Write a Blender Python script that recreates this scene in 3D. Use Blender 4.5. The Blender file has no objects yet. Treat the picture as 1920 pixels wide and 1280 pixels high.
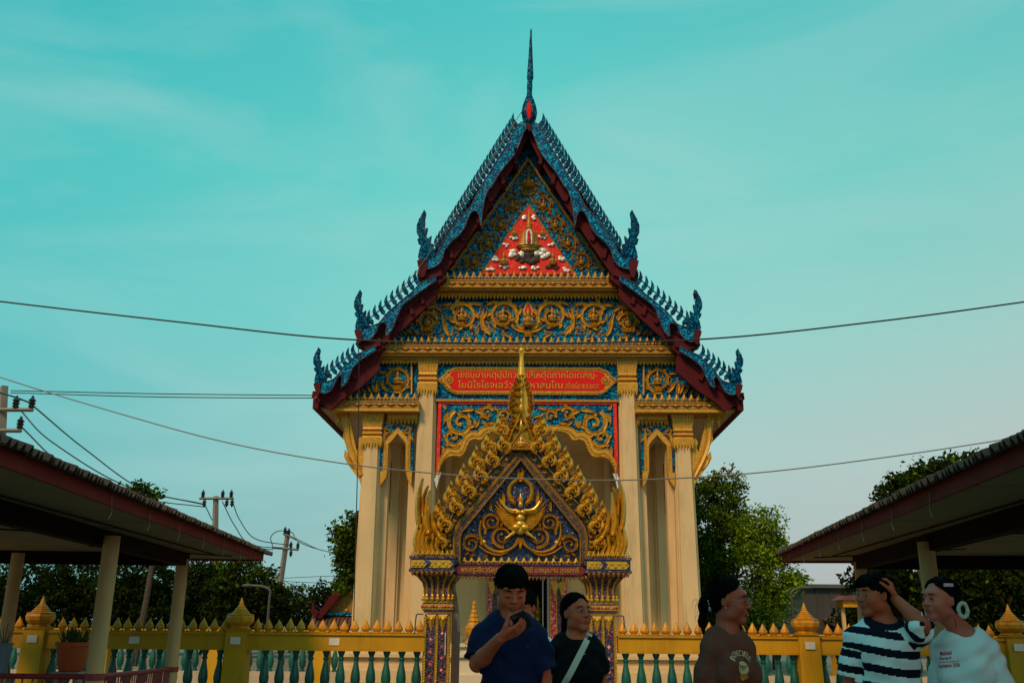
import bpy, bmesh, math, random
import numpy as np
from mathutils import Vector, Matrix, geometry, bvhtree
random.seed(7); RNG = np.random.default_rng(7)
sc = bpy.context.scene
COL = sc.collection

# ------------------------------------------------------------------ camera
F, TH, HC, ROLL = 1760.0, math.radians(16.8), 1.45, math.radians(0.5)
cd = bpy.data.cameras.new('camera'); cam = bpy.data.objects.new('camera', cd); COL.objects.link(cam)
cd.sensor_width = 36.0; cd.lens = F / 1920 * 36; cd.clip_end = 3000; cd.clip_start = 0.05
cam.matrix_world = Matrix.Translation((0, 0, HC)) @ Matrix.Rotation(math.pi/2 + TH, 4, 'X') @ Matrix.Rotation(ROLL, 4, 'Z')
sc.camera = cam

# ------------------------------------------------------------------ world
SUN_EL, SUN_AZ = 44.0, -30.0          # sun stands behind the camera and to the left
world = bpy.data.worlds.new('World'); sc.world = world; world.use_nodes = True
wn = world.node_tree.nodes; wl = world.node_tree.links; wn.clear()
def N(t, **k):
    n = wn.new(t)
    for a, b in k.items(): setattr(n, a, b)
    return n
out = N('ShaderNodeOutputWorld'); bg = N('ShaderNodeBackground'); bg.inputs['Strength'].default_value = 0.1
sky = N('ShaderNodeTexSky', sky_type='NISHITA'); sky.sun_disc = False
sky.sun_elevation = math.radians(SUN_EL); sky.sun_rotation = math.radians(180 + SUN_AZ)
sky.air_density = 1.5; sky.dust_density = 4; sky.ozone_density = 3
geo = N('ShaderNodeTexCoord'); sep = N('ShaderNodeSeparateXYZ'); wl.new(geo.outputs['Generated'], sep.inputs[0])
# wide haze gradient: pale grey near the horizon, turquoise above
rampn = N('ShaderNodeValToRGB'); cr = rampn.color_ramp
def lin(c): return tuple((v/255/12.92 if v/255 <= .04045 else ((v/255+.055)/1.055)**2.4) for v in c)
EXPO = 1.0
stops = [(0.0, (170,186,186)), (0.07, (164,194,192)), (0.17, (162,204,197)), (0.30, (136,214,202)), (0.44, (106,212,200)), (0.62, (72,196,194)), (1.0, (58,176,186))]
cr.elements[0].position = 0; cr.elements[1].position = 1
while len(cr.elements) < len(stops): cr.elements.new(0.5)
for e, (p, c) in zip(cr.elements, stops): e.position = p; e.color = (*lin(c), 1)
wl.new(sep.outputs['Z'], rampn.inputs[0])
# slow change from left (clear turquoise) to right (veiled) with thin cirrus
mr = N('ShaderNodeMapRange'); mr.inputs[1].default_value = -0.55; mr.inputs[2].default_value = 0.6; wl.new(sep.outputs['X'], mr.inputs[0])
rmp2 = N('ShaderNodeValToRGB'); rmp2.color_ramp.elements[0].color = (0.28,0.80,0.88,1); rmp2.color_ramp.elements[1].color = (1.36,0.90,0.92,1)
e = rmp2.color_ramp.elements.new(0.5); e.color = (1,1,1,1)
wl.new(mr.outputs[0], rmp2.inputs[0])
mul = N('ShaderNodeMixRGB', blend_type='MULTIPLY'); mul.inputs[0].default_value = 1
wl.new(rampn.outputs[0], mul.inputs[1]); wl.new(rmp2.outputs[0], mul.inputs[2])
mp = N('ShaderNodeMapping'); mp.inputs['Scale'].default_value = (1.0, 1.2, 3.6); mp.inputs['Rotation'].default_value = (0.1, 0.45, 0.2)
wl.new(geo.outputs['Generated'], mp.inputs[0])
nz = N('ShaderNodeTexNoise'); nz.inputs['Scale'].default_value = 2.2; nz.inputs['Detail'].default_value = 6; nz.inputs['Roughness'].default_value = .55
nz.inputs['Distortion'].default_value = .6
wl.new(mp.outputs[0], nz.inputs[0])
nr = N('ShaderNodeMapRange'); nr.inputs[1].default_value = .46; nr.inputs[2].default_value = .78; nr.inputs[3].default_value = 0; nr.inputs[4].default_value = .55
wl.new(nz.outputs[0], nr.inputs[0])
cl = N('ShaderNodeMixRGB'); cl.inputs[2].default_value = (*lin((166,212,206)), 1)
wl.new(nr.outputs[0], cl.inputs[0]); wl.new(mul.outputs[0], cl.inputs[1])
sca = N('ShaderNodeMixRGB', blend_type='MULTIPLY'); sca.inputs[0].default_value = 1; k = 10 / 2**EXPO * 1.0; sca.inputs[2].default_value = (k,k,k,1)
wl.new(cl.outputs[0], sca.inputs[1])
mx = N('ShaderNodeMixRGB'); mx.inputs[0].default_value = 0.93
wl.new(sky.outputs[0], mx.inputs[1]); wl.new(sca.outputs[0], mx.inputs[2])
wl.new(mx.outputs[0], bg.inputs[0]); wl.new(bg.outputs[0], out.inputs[0])

# ------------------------------------------------------------------ sun
sd = bpy.data.lights.new('sun', 'SUN'); sd.energy = 1.5; sd.angle = math.radians(14); sd.color = (1.0, 0.60, 0.33)
sun = bpy.data.objects.new('sun', sd); COL.objects.link(sun)
az = math.radians(SUN_AZ); el = math.radians(SUN_EL)
sdir = Vector((math.sin(az)*math.cos(el), -math.cos(az)*math.cos(el), math.sin(el)))   # towards the sun
sun.rotation_euler = sdir.to_track_quat('Z', 'Y').to_euler(); sun.location = (-10, -10, 30)
sc.view_settings.view_transform = 'Standard'; sc.view_settings.look = 'None'
sc.view_settings.exposure = EXPO; sc.view_settings.gamma = 1; sc.view_settings.use_curve_mapping = False
try: sc.cycles.max_bounces = 6; sc.cycles.transparent_max_bounces = 8
except Exception: pass

# ------------------------------------------------------------------ picture <-> place
def P(x, y, Y):
    """world point at distance Y whose image is (x, y) of the 1920x1280 photograph"""
    dx, dy = x - 960, y - 640; c, s = math.cos(ROLL), math.sin(ROLL)
    u = dx*c + dy*s; v = -dx*s + dy*c
    yd = F*math.cos(TH) + v*math.sin(TH); zd = F*math.sin(TH) - v*math.cos(TH)
    return Vector((u*Y/yd, Y, HC + Y*zd/yd))
class Frame:
    """local frame of a symmetric front standing at distance Y0: w = half width in picture units, y = picture row"""
    def __init__(s, Y0): s.Y0 = Y0
    def __call__(s, w, y, dy=0.0):
        Y = s.Y0 + dy; zr = Y*math.tan(TH + math.atan((640-y)/F)); d = Y*math.cos(TH) + zr*math.sin(TH)
        return Vector((w*d/F, dy, HC + zr))

# ------------------------------------------------------------------ materials
MATS = {}
def mat(name, col, rough=.6, metal=0.0, var=0.12, vscale=3.0, bump=0.0, bscale=40, bdist=.01, dirt=0.0, objvar=0.0, spec=.5, island=0.0, alpha=None, tex=None, coat=0):
    m = bpy.data.materials.new(name); m.use_nodes = True; MATS[name] = m
    nt = m.node_tree; b = nt.nodes['Principled BSDF']; L = nt.links.new
    b.inputs['Roughness'].default_value = rough; b.inputs['Metallic'].default_value = metal
    b.inputs['Specular IOR Level'].default_value = spec; b.inputs['Coat Weight'].default_value = coat
    tc = nt.nodes.new('ShaderNodeTexCoord')
    c = nt.nodes.new('ShaderNodeRGB'); c.outputs[0].default_value = (*col, 1); cur = c.outputs[0]
    if var:
        n = nt.nodes.new('ShaderNodeTexNoise'); n.inputs['Scale'].default_value = vscale; n.inputs['Detail'].default_value = 5
        L(tc.outputs['Object'], n.inputs[0])
        r = nt.nodes.new('ShaderNodeMapRange'); r.inputs[1].default_value = .25; r.inputs[2].default_value = .75
        r.inputs[3].default_value = 1-var; r.inputs[4].default_value = 1+var; L(n.outputs[0], r.inputs[0])
        mm = nt.nodes.new('ShaderNodeMixRGB'); mm.blend_type = 'MULTIPLY'; mm.inputs[0].default_value = 1
        L(cur, mm.inputs[1]); L(r.outputs[0], mm.inputs[2]); cur = mm.outputs[0]
    if island:
        g = nt.nodes.new('ShaderNodeNewGeometry')
        r = nt.nodes.new('ShaderNodeMapRange'); r.inputs[3].default_value = 1-island; r.inputs[4].default_value = 1+island
        L(g.outputs['Random Per Island'], r.inputs[0])
        mm = nt.nodes.new('ShaderNodeMixRGB'); mm.blend_type = 'MULTIPLY'; mm.inputs[0].default_value = 1
        L(cur, mm.inputs[1]); L(r.outputs[0], mm.inputs[2]); cur = mm.outputs[0]
    if objvar:
        g = nt.nodes.new('ShaderNodeObjectInfo'); r = nt.nodes.new('ShaderNodeMapRange'); r.inputs[3].default_value = 1-objvar; r.inputs[4].default_value = 1+objvar
        L(g.outputs['Random'], r.inputs[0]); mm = nt.nodes.new('ShaderNodeMixRGB'); mm.blend_type = 'MULTIPLY'; mm.inputs[0].default_value = 1
        L(cur, mm.inputs[1]); L(r.outputs[0], mm.inputs[2]); cur = mm.outputs[0]
    if dirt:
        n = nt.nodes.new('ShaderNodeTexNoise'); n.inputs['Scale'].default_value = 1.3; n.inputs['Detail'].default_value = 8; n.inputs['Roughness'].default_value = .7
        mpn = nt.nodes.new('ShaderNodeMapping'); mpn.inputs['Scale'].default_value = (2.2, 2.2, .35)
        L(tc.outputs['Object'], mpn.inputs[0]); L(mpn.outputs[0], n.inputs[0])
        r = nt.nodes.new('ShaderNodeMapRange'); r.inputs[1].default_value = .5; r.inputs[2].default_value = .8
        r.inputs[3].default_value = 0; r.inputs[4].default_value = dirt; L(n.outputs[0], r.inputs[0])
        mm = nt.nodes.new('ShaderNodeMixRGB'); mm.inputs[2].default_value = (col[0]*.25, col[1]*.24, col[2]*.22, 1)
        L(r.outputs[0], mm.inputs[0]); L(cur, mm.inputs[1]); cur = mm.outputs[0]
    if tex: cur = tex(nt, tc, cur, b)
    L(cur, b.inputs['Base Color'])
    if bump:
        n = nt.nodes.new('ShaderNodeTexNoise'); n.inputs['Scale'].default_value = bscale; n.inputs['Detail'].default_value = 4
        L(tc.outputs['Object'], n.inputs[0])
        bp = nt.nodes.new('ShaderNodeBump'); bp.inputs['Strength'].default_value = bump; bp.inputs['Distance'].default_value = bdist
        L(n.outputs[0], bp.inputs['Height']); L(bp.outputs[0], b.inputs['Normal'])
    return m
def mosaic_tex(c1, c2, c3, scale, glint=.2, tilt=.28):
    def t(nt, tc, cur, b):
        L = nt.links.new
        v = nt.nodes.new('ShaderNodeTexVoronoi'); v.inputs['Scale'].default_value = scale; L(tc.outputs['Object'], v.inputs['Vector'])
        s = nt.nodes.new('ShaderNodeSeparateColor'); L(v.outputs['Color'], s.inputs[0])
        r = nt.nodes.new('ShaderNodeValToRGB'); e = r.color_ramp.elements
        e[0].color = (*c1, 1); e[1].color = (*c3, 1); e[1].position = .97; a = e.new(.6); a.color = (*c2, 1)
        L(s.outputs[0], r.inputs[0])
        rr = nt.nodes.new('ShaderNodeMapRange'); rr.inputs[3].default_value = glint; rr.inputs[4].default_value = .6; L(s.outputs[1], rr.inputs[0])
        L(rr.outputs[0], b.inputs['Roughness'])
        # every chip of glass sits at its own tilt
        g = nt.nodes.new('ShaderNodeNewGeometry'); sub = nt.nodes.new('ShaderNodeVectorMath'); sub.operation = 'SUBTRACT'; sub.inputs[1].default_value = (.5,.5,.5)
        L(v.outputs['Color'], sub.inputs[0]); sc_ = nt.nodes.new('ShaderNodeVectorMath'); sc_.operation = 'SCALE'; sc_.inputs['Scale'].default_value = tilt
        L(sub.outputs[0], sc_.inputs[0]); ad = nt.nodes.new('ShaderNodeVectorMath'); L(g.outputs['Normal'], ad.inputs[0]); L(sc_.outputs[0], ad.inputs[1])
        nn = nt.nodes.new('ShaderNodeVectorMath'); nn.operation = 'NORMALIZE'; L(ad.outputs[0], nn.inputs[0]); L(nn.outputs[0], b.inputs['Normal'])
        return r.outputs[0]
    return t
def brick_tex(c2, sx, sz, mortar=.02):
    def t(nt, tc, cur, b):
        L = nt.links.new
        k = nt.nodes.new('ShaderNodeTexBrick'); k.inputs['Scale'].default_value = 1; k.inputs['Mortar Size'].default_value = mortar
        k.inputs['Brick Width'].default_value = sx; k.inputs['Row Height'].default_value = sz; k.inputs['Mortar'].default_value = (*c2, 1)
        L(tc.outputs['Object'], k.inputs['Vector']); L(cur, k.inputs['Color1']); L(cur, k.inputs['Color2'])
        return k.outputs[0]
    return t
mat('cream', (.60,.43,.22), .75, var=.10, vscale=.9, dirt=.55, bump=.15, bscale=25)
mat('cream_white', (.62,.55,.42), .75, var=.08, dirt=.3)
mat('gold_paint', (.52,.265,.019), .45, .2, var=.28, vscale=14, bump=.25, bscale=60, spec=.5)
mat('gold_dark', (.34,.17,.018), .5, .2, var=.3, vscale=12, bump=.3, bscale=50)
mat('gold_leaf', (.62,.36,.035), .33, .5, var=.25, vscale=16, bump=.15, bscale=70)
mat('gold_line', (.22,.025,.015), .8, 0, spec=.2, var=.2)
mat('blue_mosaic', (.02,.1,.2), .3, spec=.1, tex=mosaic_tex((.0004,.016,.08), (.0004,.070,.20), (.002,.42,.60), 24), var=0)
mat('navy_mosaic', (.01,.02,.1), .3, tex=mosaic_tex((.002,.004,.04), (.004,.01,.09), (.05,.1,.3), 40), var=0)
mat('red_mosaic', (.4,.02,.02), .4, tex=mosaic_tex((.58,.010,.008), (.68,.02,.012), (.8,.07,.04), 22, .5, .1), var=0, spec=.2)
mat('pink_mosaic', (.4,.02,.02), .4, tex=mosaic_tex((.25,.01,.02), (.55,.04,.06), (.8,.4,.4), 18, .2), var=0)
mat('purple_mosaic', (.1,.02,.08), .3, tex=mosaic_tex((.012,.008,.03), (.05,.014,.035), (.20,.13,.17), 42, .2), var=0)
mat('brown_mosaic', (.1,.02,.08), .25, tex=mosaic_tex((.012,.007,.006), (.045,.022,.014), (.18,.11,.07), 50, .2), var=0)
mat('dark_red', (.075,.004,.008), .75, spec=.2, var=.15, vscale=2, dirt=.35)
mat('sign_red', (.62,.014,.012), .8, spec=.15, var=.08, vscale=5, bump=.2, bscale=80)
mat('deep_red', (.17,.008,.012), .35, var=.1)
mat('roof_tile', (.22,.09,.04), .7, var=.25, vscale=6)
mat('fin_blue', (.01,.06,.12), .35, spec=.08, tex=mosaic_tex((.0006,.010,.045), (.0004,.040,.11), (.002,.19,.30), 20), var=0)
mat('silver', (.62,.62,.60), .35, .3, var=.4, vscale=22, bump=.4)
mat('soot', (.045,.035,.035), .8, var=.4, vscale=12, bump=.4)
mat('beige_wall', (.42,.34,.24), .8, var=.06, dirt=.3)  # plain beige of the soffit, porch ceiling and far fence base
mat('fence_yellow', (.50,.26,.006), .6, spec=.25, var=.12, vscale=2, dirt=.55, objvar=.06, bump=.1)
mat('fence_ochre', (.48,.21,.008), .5, .1, spec=.3, var=.3, vscale=12, objvar=.18, bump=.15, bscale=25)
mat('teal_baluster', (.003,.085,.065), .4, var=.2, vscale=7, dirt=.4, objvar=.2)
mat('plaque', (.62,.58,.52), .6, var=.1)
mat('post_cream', (.56,.35,.15), .7, var=.1, vscale=2, dirt=.4)
mat('fascia_red', (.19,.020,.017), .75, spec=.15, var=.2, vscale=2.5, dirt=.5)
mat('beam_dark', (.013,.006,.005), .85, spec=.1, var=.2)
mat('ceiling_board', (.27,.20,.115), .85, var=.08, vscale=1.5, dirt=.35)
mat('old_tile', (.06,.036,.024), .85, var=.4, vscale=9, bump=.5, bscale=20)
mat('rail_red', (.28,.02,.03), .5, var=.15)
mat('concrete', (.30,.27,.24), .85, var=.15, vscale=3, bump=.3)
mat('paving', (.17,.14,.095), .85, var=.15, vscale=.6, tex=brick_tex((.08,.065,.045), .6, .6, .012))
mat('terracotta', (.45,.075,.012), .7, var=.15)
mat('blue_pot', (.12,.18,.24), .5, var=.15)
mat('black_rubber', (.012,.012,.014), .5, var=.1)
mat('pale_cable', (.17,.155,.145), .5, var=.1)
mat('steel_grey', (.07,.075,.075), .6, .2, var=.1)
mat('gate_metal', (.05,.06,.06), .4, .5, var=.15)
mat('door_frame', (.32,.32,.32), .4, .6, var=.1)
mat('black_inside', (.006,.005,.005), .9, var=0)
mat('pole_concrete', (.22,.19,.16), .85, var=.15)
mat('insulator', (.02,.018,.022), .25, var=.1)
mat('grey_cladding', (.035,.036,.033), .8, var=.2, vscale=.6, dirt=.4)
mat('rust_sheet', (.13,.04,.035), .75, var=.25, vscale=1.2, dirt=.4)
mat('bark', (.055,.04,.028), .9, var=.3, vscale=6, bump=.5)
def leafmat(n, c, isl=.45):
    m = mat(n, c, .8, var=.25, vscale=.8, island=isl, spec=.08)
    b = m.node_tree.nodes['Principled BSDF']
    t = m.node_tree.nodes.new('ShaderNodeBsdfTranslucent'); src = b.inputs['Base Color'].links[0].from_socket
    m.node_tree.links.new(src, t.inputs[0]); mxs = m.node_tree.nodes.new('ShaderNodeMixShader'); mxs.inputs[0].default_value = .3
    o = m.node_tree.nodes['Material Output']
    m.node_tree.links.new(b.outputs[0], mxs.inputs[1]); m.node_tree.links.new(t.outputs[0], mxs.inputs[2]); m.node_tree.links.new(mxs.outputs[0], o.inputs[0])
    return m
leafmat('leaf_dark', (.016,.028,.003)); leafmat('leaf_mid', (.065,.115,.006)); leafmat('leaf_light', (.19,.30,.014)); leafmat('leaf_red', (.11,.04,.012))
leafmat('leaf_pot', (.06,.09,.025), .25)
GLASSCOL = dict(gem=(.5,.55,.6))
mat('gem', (.55,.60,.68), .1, .6, var=0); mat('gem_red', (.5,.01,.03), .1, .3, var=0); mat('gem_green', (.01,.22,.12), .1, .3, var=0)

# ------------------------------------------------------------------ mesh building
class MB:
    def __init__(s): s.v = []; s.f = []
    def add(s, v, f):
        o = len(s.v); s.v += [tuple(p) for p in v]; s.f += [tuple(i+o for i in q) for q in f]; return s
    def box(s, a, b):
        (x0,y0,z0),(x1,y1,z1) = a, b
        return s.add([(x0,y0,z0),(x1,y0,z0),(x1,y1,z0),(x0,y1,z0),(x0,y0,z1),(x1,y0,z1),(x1,y1,z1),(x0,y1,z1)],
                     [(0,3,2,1),(4,5,6,7),(0,1,5,4),(1,2,6,5),(2,3,7,6),(3,0,4,7)])
    def cbox(s, c, d): return s.box([c[i]-d[i]/2 for i in range(3)], [c[i]+d[i]/2 for i in range(3)])
    def frustum(s, c, w0, z0, w1, z1, d0=None, d1=None):
        d0 = d0 or w0; d1 = d1 or w1; x, y = c
        return s.add([(x-w0,y-d0,z0),(x+w0,y-d0,z0),(x+w0,y+d0,z0),(x-w0,y+d0,z0),(x-w1,y-d1,z1),(x+w1,y-d1,z1),(x+w1,y+d1,z1),(x-w1,y+d1,z1)],
                     [(0,3,2,1),(4,5,6,7),(0,1,5,4),(1,2,6,5),(2,3,7,6),(3,0,4,7)])
    def prism(s, pts, off):
        """flat polygon (3-D points) extruded by the vector off"""
        n = len(pts); a = [Vector(p) for p in pts]; off = Vector(off); b = [p+off for p in a]
        tri = geometry.tessellate_polygon([a]); f = [tuple(t) for t in tri] + [tuple(i+n for i in reversed(t)) for t in tri]
        f += [(i, (i+1)%n, (i+1)%n+n, i+n) for i in range(n)]
        return s.add(a+b, f)
    def tube(s, pts, rad, n=8, cap=True, flat=1.0):
        pts = [Vector(p) for p in pts]; m = len(pts); rad = rad if hasattr(rad, '__len__') else [rad]*m
        v = []; up = None
        for i, p in enumerate(pts):
            t = (pts[min(i+1,m-1)]-pts[max(i-1,0)])
            t = t.normalized() if t.length > 1e-9 else Vector((0,0,1))
            if up is None: up = Vector((0,0,1)) if abs(t.z) < .9 else Vector((1,0,0))
            x = t.cross(up);
            if x.length < 1e-6: x = t.orthogonal()
            x.normalize(); y = x.cross(t).normalized(); up = y
            for k in range(n):
                a = 2*math.pi*k/n; v.append(p + x*math.cos(a)*rad[i] + y*math.sin(a)*rad[i]*flat)
        f = [(i*n+k, i*n+(k+1)%n, (i+1)*n+(k+1)%n, (i+1)*n+k) for i in range(m-1) for k in range(n)]
        if cap: f += [tuple(reversed(range(n))), tuple(range((m-1)*n, m*n))]
        return s.add(v, f)
    def lathe(s, prof, c=(0,0,0), n=12, sq=False, sx=1, sy=1):
        """profile of (radius, z); sq gives a square plan"""
        v = []; 
        angs = [math.pi/4+math.pi/2*k for k in range(4)] if sq else [2*math.pi*k/n for k in range(n)]
        n = len(angs); q = math.sqrt(2) if sq else 1
        for r, z in prof:
            for a in angs: v.append((c[0]+math.cos(a)*r*q*sx, c[1]+math.sin(a)*r*q*sy, c[2]+z))
        m = len(prof)
        f = [(i*n+k, i*n+(k+1)%n, (i+1)*n+(k+1)%n, (i+1)*n+k) for i in range(m-1) for k in range(n)]
        f += [tuple(reversed(range(n))), tuple(range((m-1)*n, m*n))]
        return s.add(v, f)
    def ball(s, c, r, n=8, m=5):
        r = r if hasattr(r, '__len__') else (r,r,r); v = []; 
        for i in range(1, m):
            t = math.pi*i/m
            for k in range(n):
                a = 2*math.pi*k/n; v.append((c[0]+r[0]*math.sin(t)*math.cos(a), c[1]+r[1]*math.sin(t)*math.sin(a), c[2]+r[2]*math.cos(t)))
        v.append((c[0],c[1],c[2]+r[2])); v.append((c[0],c[1],c[2]-r[2])); T = len(v)-2; B = T+1
        f = [(i*n+k, (i+1)*n+k, (i+1)*n+(k+1)%n, i*n+(k+1)%n) for i in range(m-2) for k in range(n)]
        f += [(T, k, (k+1)%n) for k in range(n)] + [(B, (m-2)*n+(k+1)%n, (m-2)*n+k) for k in range(n)]
        return s.add(v, f)
    def mesh(s, name, smooth=False):
        me = bpy.data.meshes.new(name); me.from_pydata(s.v, [], s.f)
        if len(s.f) < 40000:
            bm = bmesh.new(); bm.from_mesh(me); bmesh.ops.recalc_face_normals(bm, faces=bm.faces); bm.to_mesh(me); bm.free()
        if smooth:
            me.polygons.foreach_set('use_smooth', [True]*len(me.polygons))
            try: me.set_sharp_from_angle(angle=math.radians(42))
            except Exception: pass
        me.update(); return me
    def obj(s, name, m, parent=None, smooth=False, **props):
        return place(name, s.mesh(name, smooth), m, parent, **props)
def place(name, me, m=None, parent=None, loc=None, rot=None, scale=None, **props):
    o = bpy.data.objects.new(name, me); COL.objects.link(o)
    if m and me is not None and len(me.materials) == 0: me.materials.append(MATS[m] if isinstance(m, str) else m)
    if parent: o.parent = parent
    if loc is not None: o.location = loc
    if rot is not None: o.rotation_euler = rot
    if scale is not None: o.scale = scale if hasattr(scale, '__len__') else (scale,)*3
    for k_, v_ in props.items(): o[k_] = v_
    return o
def thing(name, label, cat, loc=(0,0,0), rz=0, group=None):
    o = bpy.data.objects.new(name, None); COL.objects.link(o); o.location = loc; o.rotation_euler = (0,0,rz); o.empty_display_size = .1
    o['label'] = label; o['category'] = cat
    if group: o['group'] = group
    return o
def tag(o, label, cat, group=None):
    o['label'] = label; o['category'] = cat
    if group: o['group'] = group
    return o
def smoothpath(pts, n=6):
    """Catmull-Rom through the points (any dimension)"""
    p = [np.array(q, float) for q in pts]; p = [2*p[0]-p[1]] + p + [2*p[-1]-p[-2]]; o = []
    for i in range(1, len(p)-2):
        for k in range(n):
            t = k/n; o.append(.5*((2*p[i]) + (-p[i-1]+p[i+1])*t + (2*p[i-1]-5*p[i]+4*p[i+1]-p[i+2])*t*t + (-p[i-1]+3*p[i]-3*p[i+1]+p[i+2])*t**3))
    o.append(p[-2]); return [tuple(q) for q in o]
def ribbon(mb, fr, pts, dy, h, s=1, prof=((-1,0),(-.72,.85),(0,.45),(.72,.85),(1,0))):
    """carved leaf or tendril: pts (w, y, half width) in picture units on the frame plane dy, standing h metres proud"""
    n = len(pts); v = []; k = len(prof)
    for i, (w, y, r) in enumerate(pts):
        a = pts[max(i-1,0)]; b = pts[min(i+1,n-1)]; tx, ty = b[0]-a[0], b[1]-a[1]; L = math.hypot(tx,ty) or 1; nx, ny = -ty/L, tx/L
        for q, hh in prof:
            p = fr(s*(w+nx*q*r), y+ny*q*r, dy); hs = hh*h*min(1, r/2.2+.25); v.append((p.x, dy-hs, p.z))
    f = [(i*k+j, i*k+j+1, (i+1)*k+j+1, (i+1)*k+j) for i in range(n-1) for j in range(k-1)]
    mb.add(v, f)
def leaf(mb, fr, x, y, ang, L, W, curl, dy, h, s=1, n=7):
    """kanok leaf: pointed, bending by curl radians along its length"""
    pts = []; a = ang; px, py = x, y
    for i in range(n+1):
        t = i/n; r = W*(math.sin(math.pi*min(1, t*1.02+.08)**.75))*(1-.15*t); pts.append((px, py, max(.15, r)))
        a2 = a + curl*t*t; px += math.cos(a2)*L/n; py += math.sin(a2)*L/n
    ribbon(mb, fr, pts, dy, h, s)
def spiral(mb, fr, cx, cy, R, a0, turns, dy, h, s=1, d=1, width=3.0, rin=.22, leaves=5, lw=3.4, ll=11, n=26, inner=1):
    """spiral tendril running inwards from radius R, thrown leaves outside, ball at its heart"""
    pts = []
    for i in range(n+1):
        t = i/n; a = a0 + d*turns*2*math.pi*t; r = R*((1-t)**.8*(1-rin)+rin); pts.append((cx+math.cos(a)*r, cy+math.sin(a)*r, width*(1-.45*t)))
    ribbon(mb, fr, pts, dy, h, s)
    e = pts[-1]; p = fr(s*e[0], e[1], dy); q = fr(s*(e[0]+width*.9), e[1], dy); rr = abs(q.x-p.x)
    mb.ball((p.x, dy-h*.5, p.z), (rr, h*.8, rr), 7, 4)
    for j in range(leaves):
        t = (j+.6)/leaves*.72; a = a0 + d*turns*2*math.pi*t; r = R*((1-t)**.8*(1-rin)+rin)
        x, y = cx+math.cos(a)*r, cy+math.sin(a)*r
        leaf(mb, fr, x, y, a + d*(.85), ll*(1-.3*t), lw*(1-.25*t), d*1.3, dy-.004, h*.95, s)
        if inner and j % 2 == 0: leaf(mb, fr, x, y, a + d*(2.3), ll*.55, lw*.6, -d*1.1, dy-.004, h*.8, s)
def deity(mb, fr, w, y, H, dy, s=1):
    """small seated praying figure with tall crown, H picture units tall (y = its foot)"""
    b = fr(s*w, y, dy); t = fr(s*w, y-H, dy); u = (t.z-b.z); c = b
    mb.ball((c.x, dy-.05*u, c.z+.10*u), (.32*u,.16*u,.10*u), 8, 4)      # crossed legs
    mb.ball((c.x, dy-.06*u, c.z+.34*u), (.17*u,.12*u,.22*u), 8, 5)      # trunk
    mb.ball((c.x-.19*u, dy-.05*u, c.z+.33*u), (.08*u,.08*u,.15*u), 6, 4)
    mb.ball((c.x+.19*u, dy-.05*u, c.z+.33*u), (.08*u,.08*u,.15*u), 6, 4)
    mb.ball((c.x, dy-.14*u, c.z+.36*u), (.05*u,.07*u,.09*u), 6, 4)      # joined hands
    mb.ball((c.x, dy-.07*u, c.z+.60*u), (.10*u,.10*u,.11*u), 8, 5)
    mb.lathe([(.12*u,.66*u),(.10*u,.70*u),(.10*u,.74*u),(.06*u,.80*u),(.04*u,.90*u),(.005*u,1.0*u)], (c.x, dy-.06*u, c.z), 8)
def text_mesh(name, body, width, height=None, extrude=.004, bold=0):
    cu = bpy.data.curves.new(name, 'FONT'); cu.body = body; cu.size = 1; cu.extrude = 0; cu.offset = bold; cu.resolution_u = 3
    cu.align_x = 'CENTER'; cu.align_y = 'CENTER'
    o = bpy.data.objects.new(name, cu); COL.objects.link(o); bpy.context.view_layer.update()
    me = bpy.data.meshes.new_from_object(o.evaluated_get(bpy.context.evaluated_depsgraph_get())); bpy.data.objects.remove(o)
    co = np.zeros(len(me.vertices)*3); me.vertices.foreach_get('co', co); co = co.reshape(-1,3)
    mn, mxx = co.min(0), co.max(0); c0 = (mn+mxx)/2; kx = width/(mxx[0]-mn[0]); ky = kx if height is None else height/(mxx[1]-mn[1])
    co = (co-c0)*np.array([kx, ky, 1]); faces = [tuple(p.vertices) for p in me.polygons]
    return co, faces           # flat, in its own xy plane

mat('skin', (.50,.098,.046), .55, var=.06, vscale=9, spec=.2); mat('skin_dark', (.38,.068,.032), .5, var=.06, vscale=9, spec=.3); mat('skin_fair', (.58,.13,.085), .5, var=.06, vscale=9, spec=.3)
mat('lips', (.27,.06,.045), .5, var=0); mat('eye_white', (.13,.08,.06), .4, var=0, spec=.2); mat('iris', (.01,.006,.004), .2, var=0)
mat('hair', (.0035,.0028,.0025), .7, var=.3, vscale=40, spec=.03); mat('navy_cloth', (.005,.009,.042), .85, var=.2, vscale=8, bump=.6, bscale=13, bdist=.035, spec=.15); mat('black_cloth', (.004,.004,.006), .9, bump=.6, bscale=13, bdist=.035, var=.1, spec=.12)
mat('brown_cloth', (.150,.045,.032), .9, var=.1, vscale=6, bump=.6, bscale=13, bdist=.035, spec=.12); mat('white_cloth', (.80,.80,.82), .9, var=.05, vscale=5, bump=.3, bscale=9, bdist=.035, spec=.15)
mat('print_cream', (.55,.40,.22), .9, var=.05, spec=.1); mat('print_dark', (.03,.02,.015), .9, var=0, spec=.1); mat('print_red', (.62,.012,.06), .9, var=0, spec=.1); mat('print_grey', (.16,.12,.10), .9, var=0, spec=.1); mat('print_white', (.5,.5,.5), .9, var=0, spec=.1)
mat('trouser', (.015,.017,.025), .9, var=.15, spec=.1); mat('shoe', (.3,.3,.3), .6, var=.1); mat('strap', (.50,.45,.36), .8, var=.08, bump=.3, bscale=200); mat('phone', (.008,.008,.012), .2, var=0); mat('wire_metal', (.30,.24,.16), .4, .6, var=0)
mat('pink', (.75,.35,.50), .4, var=.2, vscale=60); mat('fluff', (.55,.50,.42), .95, var=.15, vscale=30); mat('scrunchie', (.40,.55,.58), .9, var=.4, vscale=50)
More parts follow.
